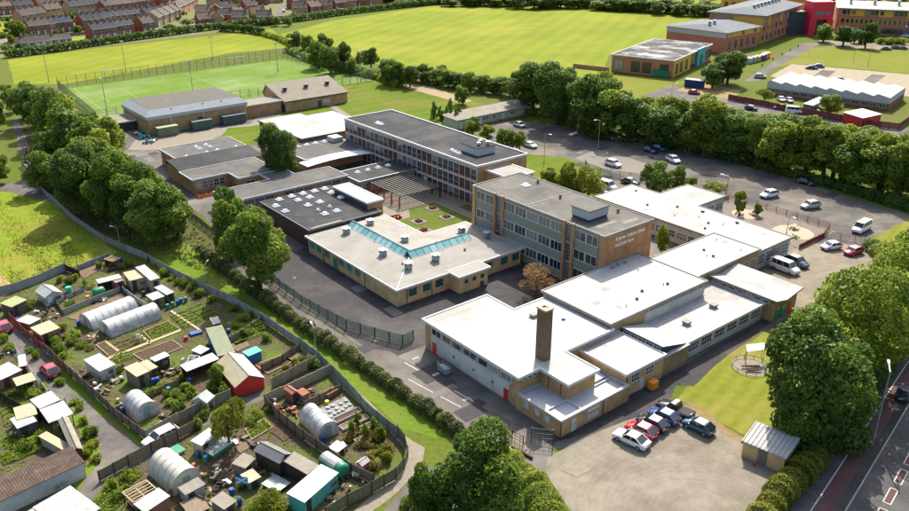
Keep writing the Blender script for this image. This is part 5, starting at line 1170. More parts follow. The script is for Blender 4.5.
BRK = mat('pinkish_shed_wall', (.30,.14,.10), (.24,.11,.08), 2, .9); CREAM = mat('cream_boards', (.30,.265,.19), (.25,.22,.16), 2, .85); BLUEP = mat('blue_paint', (.02,.12,.26), rough=.6); GRYW = mat('grey_boards', (.075,.07,.064), (.105,.098,.088), 2, .9)
MOSS = corrugated('mossy_green_felt', (.24,.27,.12), (.28,.30,.16))
S([(3.6,302.7),(18.8,295.5),(24.3,301.5),(7.9,309.4)],2.2,MOSS,GRYW,'mossy green roofed dark shed at the lane corner by the sandy path')
S([(35.2,290.3),(52.8,284.9),(61.9,292.2),(44.3,298.2)],2.0,CORW,GHG,'white pitched greenhouse near the meadow fence','gable_y','greenhouse','greenhouse',dm=WHITE)
S([(18.8,319.1),(30.3,313.7),(38.2,320.3),(26,327)],1.0,CORW,WOOD,'low white-topped cold frame beside the red fence',cat='cold frame',name='cold_frame',door=False,win=False,tilt=.02)
S([(31.5,328.8),(48.5,322.1),(61.9,327.6),(39.4,336)],2.1,CORC,BRK,'cream roofed shed with pinkish walls beside the red fence')
S([(94.9,281),(119,274.3),(122,278.5),(99,283.4)],2.2,CORW,WOODD,'white-edged open lean-to with dark frames beside a brown hut','open')
S([(112,279),(120,276.6),(122,281),(114,284)],2.0,CORF,WOODR,'small brown hut attached at the end of the white lean-to')
S([(122.7,274.9),(138.5,269.4),(148.8,277.3),(130,280.3)],2.3,CORC,CREAM,'tan sheet roofed shelter in the crowded upper plot')
S([(136.5,269),(147,266.4),(158,278.5),(149.5,281.5)],2.5,CORW,CREAM,'long white roofed shed in the crowded upper plot')
S([(146.4,296),(158,291.8),(164.6,296.7),(151.9,301)],2.2,CORW,WOOD,'white flat roofed shed with dark front above the blue barrels')
S([(156.7,287.6),(161.6,286.4),(175,291.8),(164,296.7)],2.0,CORW,GRYW,'slanting white roofed shed beside the red-brown paving')
S([(207.6,319.4),(215.5,317.6),(223.4,322.4),(214.9,324.3)],1.9,CORW,WOODR,'tiny red-brown shed with white roof between net plots',win=False)
S([(203.3,332),(218,329),(239.7,351),(220.3,355.8)],2.2,CORG,BLUEP,'long grey-green roofed shed with blue end wall',fascia=WHITE)
S([(211,363.8),(241.2,356),(266.7,376),(238.2,387.5)],2.0,CORC,REDP,'yellow and white roofed barn with bright red gable wall','gable_y','barn','barn',win=False,dm=REDP)
S([(180,366),(212.7,354),(218.8,359),(186.7,372.3)],2.1,corrugated('stained_pale_roof', (.48,.45,.41), (.40,.37,.33)),WOODD,'stained pale flat roofed open shed beside the barn','open')
S([(244,352),(258.5,346),(259.7,352),(246.4,357.6)],1.7,GREENB,BLUEP,'bright green canopy over a blue base',door=False,win=False)
S([(85.5,361),(101.8,354.2),(114,365.8),(97.6,373)],2.0,corrugated('blue_white_sheet', (.36,.42,.42), (.29,.33,.325)),GHG,'white framed greenhouse with blue-tinted roof sheets','flat','greenhouse','greenhouse',dm=GHG)
S([(126,368.2),(139.4,362.7),(148.5,371.8),(134.6,378.5)],2.3,CORC,WOOD,'cream roofed brown shed beside a lower olive roofed lean-to')
S([(141.2,363.3),(148.5,360.3),(157,367.6),(148.5,371.8)],2.0,CORC,WOOD,'olive-cream roofed lean-to beside the brown shed')
S([(149.7,359),(164.9,352.4),(169.8,356),(155.2,362)],2.1,CORS,WOODD,'dark timber shed with pale blue sheet roof')
S([(-8,371),(11,362.6),(20.6,371),(-4,383)],2.1,CORW,WOODR,'white roofed hut with tan edge on the left side of the lane')
S([(15.2,357.7),(22.4,356),(30.3,365),(21.8,366.8)],1.6,CORS,REDP,'small red shed with grey roof by the lane fence',win=False)
S([(11,380.2),(30.3,374),(38.2,379.6),(18.2,386.2)],2.1,CORC,WOODD,'cream sheet canopy on posts over stored tools','open','canopy','canopy')
S([(30.3,400.8),(51.5,392.3),(60.6,400.2),(38.8,409.9)],2.3,CORW,GRYW,'broad white roofed shed beside the lane verge')
S([(38.8,412.3),(61.9,402.6),(75.8,414),(49.7,422.6)],2.2,CORW,WOODD,'white roofed open-fronted shed beside the lane bend','open')
S([(12,411),(31.5,403.2),(40.6,414.7),(18,419)],2.1,CORC,WOOD,'cream-grey roofed shed behind the small white porch roof')
S([(9,420),(30.3,413),(37,421),(18.2,429.5)],1.9,CORW,GRYW,'small white porch roof over a dark hut',win=False)
S([(52.6,422.3),(60,419),(92,446),(77,450)],2.4,CORF,WOODD,'long dark timber shed with ridged brown roof','gable_y')
S([(42.3,436.4),(50,432.5),(72,449),(63,455)],1.3,CORC,CREAM,'yellow lean-to cold frame below the dark shed','flat','cold frame','cold_frame',door=False,win=False)
S([(-26,492),(72.8,449.6),(84.3,462.3),(-14,509)],2.4,corrugated('brown_pantile_roof', (.062,.042,.034), (.095,.068,.055), .3, 0, dirt=(.17,.145,.125)),PALEC,'long low white building with brown ribbed roof','flat','building','garage_block',door=False,win=False,tilt=.22)
S([(36,509),(72.8,487.2),(99,510),(60,534)],2.3,CORW,GRYW,'large white flat roofed shed with a seam')
S([(24,515),(33,509),(40,516),(30,521)],2.0,CORW,GRYW,'small white roofed box beside the long white building',win=False)
S([(145,478),(157.5,488),(134,505.5),(122.4,493.9)],2.0,WOODT,GRYW,'open topped timber frame beside a white roof panel','open')
S([(157.8,488.2),(169.7,497.5),(146,514),(134.3,505.8)],2.1,CORW,WOODR,'white roofed red-brown shed beside the cream polytunnel')
S([(178.2,488.4),(199.5,477.5),(204.3,485.4),(184.9,496.3)],1.6,CORF,GHG,'low glass lean-to with tan sloping roof by the cream polytunnel','flat','greenhouse','greenhouse',win=False)
S([(253.2,450.4),(266.4,441.4),(293.5,453.2),(278.9,463.6)],2.5,corrugated('grey_shingle_roof', (.12,.12,.125), (.16,.16,.165), .25, 1),WOODD,'dark pavilion with grey pitched roof and cream edges','gable_y','pavilion','garden_pavilion',fascia=CREAM)
S([(281.7,463.6),(293.5,453.9),(320.6,465.7),(308,474)],2.2,CORF,WOODD,'brown flat roofed dark shed joined to the pavilion')
S([(287.2,494.2),(322,465),(338,474),(303.9,503.9)],2.3,corrugated('flaking_white_roof', (.55,.55,.53), (.46,.46,.44), dirt=(.10,.095,.085)),TEALW,'long teal boarded shed with flaking white roof')
S([(192.4,441.2),(210.6,427.3),(217.9,435.2),(199.7,447.3)],1.9,CORS,CREAM,'grey ribbed roof lean-to below the olive tree',win=False)
S([(194,397.8),(201.8,391),(213.4,397.2),(204.3,405.6)],1.8,GHG,GHG,'small glass greenhouse beside the red barn','gable_x','greenhouse','greenhouse',fascia=WHITE)
S([(329,448),(338,441),(346,446.4),(337,453.5)],1.2,GREYM,GREYF,'small grey metal store in the corner plot','flat','store','metal_store',win=False)
S([(323.7,392),(334,386.7),(337.6,389.7),(326.7,396.4)],.9,WOODR,WOODR,'low red-brown storage bench in the corner plot','flat','storage bench','storage_bench',door=False,win=False,tilt=.02)
S([(285,387),(292,384.5),(297,392),(290,396)],2.0,BRK,WOODR,'red-brown hut in the junk-filled corner plot','gable_y',win=False)
S([(297,391),(304,388),(309,393),(301,397.5)],1.5,WOODR,WOOD,'small brown-topped box beside the red-brown hut',door=False,win=False)
S([(106,258),(114,254.5),(119,259),(110,263)],1.9,WOODT,WOODD,'half-built white-edged timber frame in the top plot','open')
S([(356,462),(364,456),(370,461),(361,467)],1.0,CORW,mat('pink_box', (.45,.22,.22)),'small pink-walled box in the reedy corner plot','gable_x','hutch','hutch',door=False,win=False)
S([(205,450),(226,436),(232,443),(211,458)],.8,GHG,GREENP,'green netted vegetable cage below the grey lean-to','flat','net cage','net_cage',door=False,win=False)
S([(240,476),(252,470),(262,477),(249,484)],1.4,CORC,WOOD,'tan board roofed coop beside the dark pavilion','flat','coop','coop',win=False)
S([(234,462),(246,452),(254,460),(243,472)],1.8,CORF,WOOD,'brown glazed shed with mossy roof left of the pavilion')
S([(262,484),(276,474),(290,484),(276,494)],.5,GHG,WOODD,'low glass cold frame in front of the pavilion','flat','cold frame','cold_frame',door=False,win=False,tilt=.05)
S([(163,452),(178,444),(186,450),(171,458)],.4,GREENP,WOODT,'green netted bed at the lane fork','flat','net bed','net_bed',door=False,win=False,tilt=0)
S([(186,363),(190,352),(200,358),(196,368)],1.7,CORW,WOODD,'white tipped open frame stacked beside the stained shed','open')
S([(193,350),(202,345),(208,350),(199,356)],1.9,CORS,GRYW,'small lilac-grey roofed hut behind the stained shed',win=False)
S([(212,500),(224,492),(236,502),(222,512)],1.6,CORF,WOOD,'grey board roofed shed at the plank-filled plot'); S([(180,503),(200,495),(210,508),(190,518)],.8,WOOD,WOODD,'grey plank platform beside the cream polytunnel','flat','platform','platform',door=False,win=False,tilt=0)
# ---------------------------------------------------------------- polytunnels
def polytunnel(c, h, label, n=7, m=PLAST):
    a, b, cc, d = [Vector(P(x, y)) for x, y in c]       # a-b back end to front end on one side, d-cc the other side
    ax = ((b-a)+(cc-d))/2; L = ax.length; ang = math.atan2(ax.y, ax.x); wv = ((a-d)+(b-cc))/2; w = abs(wv.dot(Vector((-math.sin(ang), math.cos(ang)))))
    ctr = (a+b+cc+d)/4; t = thing('polytunnel', label, 'polytunnel', (ctr.x, ctr.y, 0), ang); N = 12
    prof = [(math.cos(math.pi*i/N)*w/2, (math.sin(math.pi*i/N)**.75)*h) for i in range(N+1)]
    K = n*2; vs_ = []; 
    for k in range(K+1):
        x = -L/2+L*k/K; s = 1 if k % 2 == 0 else .985
        vs_ += [(x, y*s, z*s) for y, z in prof]
    fs = [(k*(N+1)+i, (k+1)*(N+1)+i, (k+1)*(N+1)+i+1, k*(N+1)+i+1) for k in range(K) for i in range(N)]
    MB().add(vs_, fs).obj('cover', m, t, smooth=True)
    for k in range(n+1):
        x = -L/2+L*k/n; mb = MB()
        for i in range(N): mb.tube((x,prof[i][0]*1.008,prof[i][1]*1.008),(x,prof[i+1][0]*1.008,prof[i+1][1]*1.008),.02,n=4,cap=False)
        mb.obj('hoop', GREYM, t)
    for sx in (-1, 1):
        x = sx*(L/2-.02); k = [(x, y*.98, z*.98) for y, z in prof]; MB().add(k, [tuple(range(N+1))]).obj('end_sheet', m, t)
        MB().box(x-.03,-.45,0,x+.03,.45,min(1.8,h*.8)).obj('door', mat('tunnel_door', (.20,.24,.22), rough=.4), t)
    return t
g = 'paired polytunnels'
polytunnel([(103,330),(153,310),(160,320),(109,339)],2.2,'long clear polytunnel above the dug beds, lower of the pair')
polytunnel([(83,322),(129,304),(137,313),(90,332)],2.2,'long clear polytunnel against the low grey wall, upper of the pair')
polytunnel([(145,400),(160,412),(137,424),(124,411)],2.4,'short white polytunnel beside the brown lane fence',4)
polytunnel([(176,460),(204,482),(172,496),(150,476)],2.7,'broad cream polytunnel near the lane fork',5, mat('cream_film', (.52,.50,.40), (.45,.43,.34), 1.2, .4, alpha=.85))
polytunnel([(317,413),(337,431),(321,444),(302,424)],2.3,'short clear polytunnel in the corner plot of raised beds',4)
# ---------------------------------------------------------------- beds and clutter
def bed(c, m, label, border=None, h=.08, rows=0, rm='weed', group=None):
    pts = pxs(c); o = Vector((sum(p[0] for p in pts)/len(pts), sum(p[1] for p in pts)/len(pts)))
    t = thing('planting_bed', label, 'bed', (o.x, o.y, 0), 0, group); loc = [(p[0]-o.x, p[1]-o.y) for p in pts]
    MB().prism(loc, 0, h+.03).obj('soil', m, t)
    if border: MB().ring(loc, .0, .1, 0, h+.12).obj('edging', border, t)
    if rows:
        a, b, c_, d = [Vector(p) for p in loc]; pp = []; 
        for r in range(rows):
            s = (r+.5)/rows; p0 = a*(1-s)+d*s; p1 = b*(1-s)+c_*s; L = (p1-p0).length; k = int(L*26); tt = rng.random(k)
            pp.append(np.stack([p0.x+(p1.x-p0.x)*tt, p0.y+(p1.y-p0.y)*tt, h+.05+rng.random(k)*.22],1)+np.concatenate([rng.normal(size=(k,2))*.08, np.zeros((k,1))],1))
        pp = np.concatenate(pp); ob = put('crop_rows', leaf_mesh('crop_rows', pp, rng.normal(size=pp.shape)+np.array([0,0,1.]), rng.uniform(.06,.16,len(pp)), np.clip(rng.normal(size=len(pp))*.2+.5,0,1), WEED), t)
        ob['kind'] = 'stuff'
    return t
bed([(66,318),(118,296),(140,305),(92,324)],BED2,'brown dug bed behind the twin polytunnels')
bed([(112,344),(142,333),(150,341),(122,353)],BED,'dark dug bed with canes below the lower polytunnel',rows=3); bed([(144,332),(168,322),(180,330),(152,341)],BEDG,'green-tinged bed beside the plank path',WOODT,rows=5)
bed([(170,316),(186,310),(204,321),(184,329)],BEDG,'netted green bed under the white-roofed tiny shed',rows=5); bed([(186,309),(200,303),(220,314),(206,320)],BEDG,'netted green bed next to the grey fence',rows=4)
bed([(134,355),(172,341),(182,348),(146,363)],BED,'long dark bed behind the white-blue roofed shed',WOODT); bed([(97,346),(106,342),(120,352),(110,357)],BED,'small dark bed edged with planks',WOODT)
bed([(108,355),(124,350),(134,358),(118,364)],BEDG,'weedy bed above the cream shed',rows=4); bed([(80,290),(98,282),(108,286),(88,294)],BED2,'bare brown patch below the half-built frame')
bed([(78,272),(100,262),(104,268),(84,279)],BED2,'bare reddish patch beside the mossy wall'); bed([(256,366),(282,356),(294,362),(268,374)],BED,'dark dug bed behind the red barn',WOODT,rows=0)
bed([(222,334),(252,324),(266,334),(236,346)],BEDG,'overgrown bed beside the grey-green shed',rows=5); bed([(226,346),(246,340),(250,346),(238,352)],BED2,'dry patch by the green canopy')
bed([(296,350),(306,356),(290,362),(280,356)],BED2,'dry corner bed at the grey fence')
bed([(2,440),(24,430),(36,440),(8,452)],BEDG,'rows of green crops behind the long white building',rows=7); bed([(0,456),(34,444),(40,452),(4,466)],BEDG,'green crop rows beside the brown ribbed roof',rows=6)
bed([(0,410),(8,406),(20,422),(6,428)],BEDG,'green bed beside the porch roof',rows=4); bed([(2,390),(34,386),(30,396),(0,404)],BEDG,'green bed below the cream canopy',rows=5)
bed([(265,428),(282,420),(300,432),(284,442)],BED,'dark bare bed beside the brown board fence'); bed([(246,430),(264,420),(272,428),(252,440)],BEDG,'leafy bed beside the dark bare bed',WOODT,rows=5)
bed([(230,442),(242,436),(254,446),(240,454)],BED2,'cluttered dry bed below the olive tree'); bed([(118,478),(134,468),(142,476),(124,490)],BEDG,'grassy patch beside the timber frame',rows=6)
bed([(96,500),(118,486),(130,498),(104,520)],BEDG,'bright green patch by the white roofed shed',rows=8); bed([(206,464),(232,448),(240,458),(214,474)],BED,'dark soil bed below the netted cage')
g = 'slate raised beds'
for i in range(4):
    x, y = 333+i*7.2, 421+i*7.0; bed([(x,y),(x+25,y-11.5),(x+28.5,y-8.3),(x+3.5,y+3.4)],BED2 if i % 2 else BED,'raised timber bed in the tidy row inside the corner plot',KERB,.25,group=g)
bed([(318,410),(345,397),(356,408),(330,420)],mat('slate_chips', (.16,.16,.165), (.22,.22,.22), 3, .9),'slate chipping patch with pale pots in the corner plot')
PRI = {}
def barrel_mesh(m, r=.3, h=.9):
    k = ('barrel', m.name, r, h)
    if k not in PRI:
        mb = MB(); mb.tube((0,0,0),(0,0,h*.1),r*.92,r,12,True); mb.tube((0,0,h*.1),(0,0,h*.9),r,r,12,False); mb.tube((0,0,h*.9),(0,0,h),r,r*.9,12,True); mb.tube((0,0,h*.48),(0,0,h*.54),r*1.05,r*1.05,12,False)
        PRI[k] = mb.mesh(m, 'barrel', False)
    return PRI[k]
def item(name, me, x, y, label, cat, group=None, rz=None, s=1, z=0):
    X, Y = P(x, y); o = put(name, me, None, (X, Y, z), random.uniform(0,3.14) if rz is None else rz); o.scale = (s, s, s); return tag(o, label, cat, group)
BLUEB = mat('blue_plastic', (.014,.05,.20), (.02,.07,.25), 2, .45); TEALB = mat('teal_plastic', (.02,.15,.18), rough=.45); GRNB = mat('green_plastic', (.015,.17,.08), rough=.5); BLKB = mat('black_plastic', (.025,.025,.028), rough=.5); PINKB = mat('pink_plastic', (.6,.05,.16), rough=.5); ORB = mat('orange_rust', (.42,.13,.03), (.30,.10,.03), 4, .8)
for i, (x, y, m, c_) in enumerate([(181,303,TEALB,'teal'),(186,302,TEALB,'teal'),(178,305,BLUEB,'blue'),(173,307,GRNB,'green'),(168,309,GRNB,'green'),(123,286,BLUEB,'blue'),(18,323,BLUEB,'blue'),(79,326,BLUEB,'blue'),(123,413,BLUEB,'blue'),(229,334,BLUEB,'blue'),(198,458,BLUEB,'blue'),(169,393,TEALB,'teal'),(190,384,BLUEB,'blue'),(324,442,BLUEB,'blue'),(240,505,BLUEB,'blue'),(232,495,BLUEB,'blue'),(121,262,BLUEB,'blue'),(115,263,BLUEB,'blue'),(154,384,BLUEB,'blue'),(158,383,BLUEB,'blue'),(320,436,GRNB,'green'),(62,430,BLKB,'black'),(70,438,BLKB,'black'),(144,296,BLKB,'black'),(206,462,TEALB,'teal')]):
    item('barrel', barrel_mesh(m), x, y, c_+' plastic water barrel standing among the allotment sheds', 'barrel', c_+' allotment barrels')
def tank(c0, c1, r, m1, m2, label):
    a = Vector(P(*c0)); b_ = Vector(P(*c1)); L = (b_-a).length; ang = math.atan2((b_-a).y, (b_-a).x); t = thing('water_tank', label, 'tank', (*((a+b_)/2), 0), ang)
    mb = MB(); N = 14
    ribs = [(-L/2,.55),(-L/2+.12,.85),(-L/2+.4,1),(L/2-.4,1),(L/2-.12,.85),(L/2,.55)]
    vs_ = [(x, r*s*math.cos(6.2832*i/N), r+.1+r*s*math.sin(6.2832*i/N)) for x, s in ribs for i in range(N)]
    fs = [(k*N+i, k*N+(i+1)%N, (k+1)*N+(i+1)%N, (k+1)*N+i) for k in range(5) for i in range(N)]+[tuple(range(N-1,-1,-1)), tuple(range(5*N,6*N))]
    mb.add(vs_, fs).obj('drum', m1, t, smooth=True)
    MB().cbox(-L*.3,0,0,.2,r*1.6,.25).obj('saddle', WOODD, t); MB().cbox(L*.3,0,0,.2,r*1.6,.25).obj('saddle', WOODD, t)
    if m2:
        k2 = [(x, (r+.03)*math.cos(t_), r+.1+(r+.03)*math.sin(t_)) for x in (-L*.45, L*.25) for t_ in [.5+2.1*i/6 for i in range(7)]]
        MB().add(k2, [(i, i+1, 8+i, 7+i) for i in range(6)]).obj('tarpaulin', m2, t)
tank((324,466),(345,480),1.0,GRNB,CORW,'green cylindrical tank half covered by a white sheet behind the teal shed')
tank((94,298),(105,294),.75,GRNB,None,'bright green cylindrical tank below the open lean-to')
item('compost_bin', barrel_mesh(GREENB,.5,1.0), 69, 292, 'teal-green compost bin near the white greenhouse', 'bin')
item('plant_tub', barrel_mesh(ORNG,.3,.6), 88, 299, 'orange tub beside the white hose arch', 'tub'); item('tub', barrel_mesh(PINKB,.22,.5), 194, 467, 'pink tub beside the cream polytunnel', 'tub')
item('tub', barrel_mesh(REDP,.3,.6), 186, 340, 'red tub beside the blue tarpaulin', 'tub'); item('tub', barrel_mesh(mat('yellow_plastic', (.6,.45,.02), rough=.5),.3,.5), 327, 404, 'yellow tub among the slate pots', 'tub')
def pile(x, y, n, w, label, mats, name='scrap_pile', cat='scrap pile', s=1.0):
    X, Y = P(x, y); t = thing(name, label, cat, (X, Y, 0), random.uniform(0, 3)); rs = random.Random(int(x*7+y))
    n = max(5, int(n*.6))
    for i in range(n):
        lx, ly, lz = rs.uniform(.3,1.3)*s, rs.uniform(.2,.7)*s, rs.uniform(.06,.5)*s
        o = box('scrap_piece', t, rs.choice(mats), rs.uniform(-w,w), rs.uniform(-w,w), rs.uniform(0,.5), lx, ly, lz, rs.uniform(0,3)); o.rotation_euler[0] = rs.uniform(-.25,.25); o.rotation_euler[1] = rs.uniform(-.3,.3)
JM = [WOOD, WOODT, WOODD, WOOD, GREYM, BLKB, WHITE, GRYW, WOODD, WOODR]
for x, y, n, w, nm in [(282,402,26,1.6,'heap of pale boards and scrap by the red-brown hut'),(296,406,18,1.4,'dark scrap heap beside the corner-plot polytunnel'),(293,414,12,1.1,'rust-coloured scrap by the corner plot fence'),(100,392,16,1.3,'grey scrap heap below the blue-white greenhouse'),(116,384,14,1.2,'timber scrap beside the cream shed'),(190,362,18,1.4,'tangled white frames beside the stained roof'),(170,374,14,1.1,'pale rubble heap beside the blue barrels'),(140,283,20,1.3,'white bags and scrap under the tan shelter'),(150,288,14,1.1,'white scrap pile before the slanting roof'),(100,300,12,1.0,'scrap by the low grey wall'),(44,312,14,1.3,'dark junk beside the white cold frame'),(50,318,12,1.1,'tan rubble heap beside the cream shed'),(92,340,12,1.0,'junk at the mouth of the lower polytunnel'),(216,480,20,1.6,'grey plank heap beside the cream polytunnel'),(206,494,20,1.6,'grey plank stack in the plank-filled plot'),(228,468,16,1.3,'scrap beside the brown glazed shed'),(342,470,14,1.2,'timber offcuts behind the teal shed'),(350,484,14,1.4,'yellow timber offcuts by the olive fence'),(340,496,12,1.2,'brown offcuts at the olive fence end'),(255,444,10,1.0,'white offcuts beside the dark bed'),(236,440,16,1.3,'pots and scrap under the olive tree'),(20,434,12,1.0,'benches and scrap by the porch roof'),(150,410,12,1.2,'pipes and frames at the mouth of the white polytunnel'),(162,420,12,1.2,'green frames behind the tan panel fence'),(84,376,10,.9,'tan boards by the greenhouse door'),(310,396,10,1.0,'small scrap near the storage bench'),(338,448,10,.9,'paving scrap by the grey store'),(64,300,10,1.0,'black offcuts near the compost bin'),(8,355,10,1.1,'boards behind the white roofed hut'),(112,270,10,.9,'stones below the half-built frame'),(268,470,10,1.0,'dark junk before the pavilion'),(122,404,8,.8,'rusty boards beside the white polytunnel'),(98,384,8,.8,'white trough near the greenhouse')]:
    pile(x, y, n, w, nm, JM if 'rust' not in nm else [ORB, WOODR, WOODT], s=.8)
for i, (x, y) in enumerate([(331,418),(335,415),(339,413),(343,411),(346,408),(328,409),(333,407),(346,402),(350,406),(341,405),(330,413),(337,410)]): item('planter_pot', barrel_mesh(KERB,.28,.3), x, y, 'pale planter pot on the slate chipping patch', 'pot', 'slate patch pots')
for i, (x, y) in enumerate([(126,346),(131,343),(136,341),(141,338),(176,324),(190,316),(206,311),(214,308),(150,334),(120,348)]):
    X, Y = P(x, y); o = MB().tube((0,0,0),(.1,.05,1.7),.025,n=4).obj('bean_cane', WOODT, None, (X,Y,0)); tag(o, 'thin wooden cane standing in the dug beds', 'cane', 'bean canes')
tag(MB().box(-.9,-.5,0,.9,.5,.35).obj('tarpaulin', BLUEB, None, (*P(196,334),0), .6), 'folded blue tarpaulin beside the plank path', 'tarpaulin')
for c in (([(104,360),(180,330),(181.5,331.5),(105.5,361.5)],'long plank path between the dug beds'),([(170,312),(200,332),(202,331),(172,311)],'diagonal plank path beside the netted beds'),([(140,336),(150,345),(151.5,344),(141.5,335)],'short plank path between two beds'),([(104,342),(122,356),(124,355),(106,341)],'plank path beside the small dark bed')):
    tag(MB().prism(pxs(c[0]), .0, .16).obj('plank_path', WOODT), c[1], 'plank path')
t = thing('garden_flag', 'blue flag with a white diagonal cross on a pole by the brown glazed shed', 'flag', (*P(238,498), 0)); MB().tube((0,0,0),(0,0,3.0),.03,n=5).obj('pole', GREYM, t)
MB().add([(0,0,2.0),(1.3,.1,1.9),(1.35,.15,2.8),(0,0,2.95),(0,.01,2.0),(1.3,.11,1.9),(1.35,.16,2.8),(0,.01,2.95)],[(0,1,2,3),(7,6,5,4)]).obj('cloth', mat('flag_blue', (.02,.22,.55)), t)
MB().add([(.02,-.012,2.05),(.15,-.012,2.02),(1.33,.135,2.66),(1.33,.135,2.8),(1.2,.125,2.82),(.02,-.012,2.2)],[(0,1,2,3,4,5)]).obj('stripe', WHITE, t)
MB().add([(.02,-.013,2.92),(.02,-.013,2.78),(1.2,.09,1.93),(1.3,.095,1.93),(1.31,.1,2.03),(.15,-.013,2.93)],[(0,1,2,3,4,5)]).obj('stripe', WHITE, t)
t = thing('scarecrow', 'pale scarecrow on a stick in the dark dug bed', 'scarecrow', (*P(139,342), 0)); MB().tube((0,0,0),(0,0,1.6),.04,n=5).obj('stake', WOOD, t); MB().tube((-.5,0,1.25),(.5,0,1.25),.04,n=5).obj('crossbar', WOOD, t)
MB().add([(-.3,-.06,1.35),(.3,-.06,1.35),(.38,-.1,.6),(-.38,-.1,.6),(-.3,.06,1.35),(.3,.06,1.35),(.38,.1,.6),(-.38,.1,.6)],[(3,2,1,0),(4,5,6,7),(0,1,5,4),(1,2,6,5),(3,0,4,7)]).obj('coat', WHITE, t)
# bushes in the plots
g = 'allotment bushes'
rs = random.Random(3)
AB = [(20,312),(30,308),(60,282),(70,284),(76,280),(86,286),(92,288),(52,304),(70,308),(60,330),(66,338),(72,344),(76,336),(54,344),(58,352),(64,358),(82,346),(90,350),(100,268),(106,266),(114,268),(122,268),(130,266),(150,262),(158,266),(166,276),(172,280),(178,284),(186,286),(192,290),(168,302),(200,296),(212,302),(232,310),(244,320),(250,316),(256,326),(262,330),(236,328),(248,334),(268,340),(110,376),(120,372),(160,390),(166,398),(172,404),(176,396),(182,400),(150,396),(186,390),(180,380),(190,396),(198,400),(212,392),(224,392),(230,388),(8,398),(20,394),(34,396),(44,388),(6,368),(10,350),(4,342),(30,352),(36,358),(74,404),(80,410),(60,384),(90,436),(84,424),(92,448),(88,456),(96,462),(78,472),(60,486),(110,488),(118,500),(128,480),(250,424),(258,418),(270,412),(286,372),(296,366),(306,364),(312,368),(280,376),(366,440),(372,448),(378,452),(356,434),(362,446),(370,460),(380,440),(386,460),(376,468),(390,452),(350,440),(300,500),(262,506),(270,498),(276,508),(288,510),(240,488),(152,500),(200,420),(206,416),(178,412),(40,440),(28,448),(2,310),(46,338),(190,412),(214,404)]
for (x, y) in AB:
    k = 'light' if rs.random() < .45 else rs.choice(['mid','weed','yellow','mid'])
    nm = {'light':'light green','mid':'dark green','weed':'pale leafy','yellow':'yellow-green'}[k]
    if x > 345 and y > 430: k = rs.choice(['dry','yellow']); nm = {'dry':'straw-coloured','yellow':'yellow-green'}[k]
    shrub(x, y, rs.uniform(1.2,2.6), rs.uniform(.7,1.7), k, nm+' garden bush growing between allotment plots', nm+' '+g)
shrub(272,512,4.5,2.8,'yellow','bright yellow-green bush at the foot of the dark pavilion plot',table=SHX); shrub(260,514,3.5,2.2,'light','bright green bush beside the yellow-green one',table=SHX)
shrub(238,408,2.4,1.6,'yellow','yellowish bush beneath the red barn wall'); shrub(196,428,2.0,1.4,'light','light bush behind the estate car')
for i, (x, y) in enumerate([(352,428),(358,420),(374,424),(366,432),(380,432)]): tree(x, y+8, y-8, 9, 'light', 'small sapling in the reedy corner plot', 'corner plot saplings')
# ---------------------------------------------------------------- estate houses
HC = {}
def house_meshes(w, d, ze, zr, wm, rm):
    k = (w, d, ze, zr, wm.name, rm.name)
    if k not in HC:
        wl_ = MB().prism([(-w/2,-d/2),(w/2,-d/2),(w/2,d/2),(-w/2,d/2)],0,ze,top=False).add([(-w/2,-d/2,ze),(-w/2,d/2,ze),(-w/2,0,zr-.1),(w/2,-d/2,ze),(w/2,d/2,ze),(w/2,0,zr-.1)],[(1,0,2),(3,4,5)]).mesh(wm,'wall')
        rf = MB().add([(-w/2,-d/2-.35,ze-.2),(w/2,-d/2-.35,ze-.2),(w/2,0,zr),(-w/2,0,zr),(w/2,d/2+.35,ze-.2),(-w/2,d/2+.35,ze-.2)],[(0,1,2,3),(3,2,4,5)]).tube((-w/2,0,zr),(w/2,0,zr),.12,n=4).mesh(rm,'roof')
        ch = MB().cbox(0,0,0,.9,.6,1.6).tube((-.2,0,1.6),(-.2,0,2.0),.13,n=6).tube((.2,0,1.6),(.2,0,2.0),.13,n=6).mesh(BRICK_O,'chimney')
        dr = MB().box(-.5,-.06,0,.5,.02,2.1).mesh(WHITE,'door'); gt = MB().box(-w/2,-d/2-.45,ze-.3,w/2,-d/2-.33,ze-.18).mesh(WHITE,'gutter')
        HC[k] = (wl_, rf, ch, dr, gt)
    return HC[k]
def house(X, Y, ang, w, d, ze, zr, wm, rm, label, group, chim=True):
    t = thing('terraced_house', label, 'house', (X, Y, 0), ang, group); a, b_, c_, dr, gt = house_meshes(w, d, ze, zr, wm, rm)
    put('wall', a, t); r = put('roof', b_, t); put('gutter', gt, t)
    if chim: put('chimney', c_, r, (w/2-.6, 0, zr-.5))
    put('door', dr, t, (-w/2+1.0, -d/2, .1))
    wa, wb = window_mesh(1.5, 1.3, 2, 1, WHITE, GLASS)
    for x, z in ((w/2-1.4, .9),(w/2-1.4, 3.4),(-w/2+1.3, 3.4)):
        if z > 3 and ze < 4: continue
        o = put('window', wa, t, (x, -d/2, z)); put('pane', wb, o)
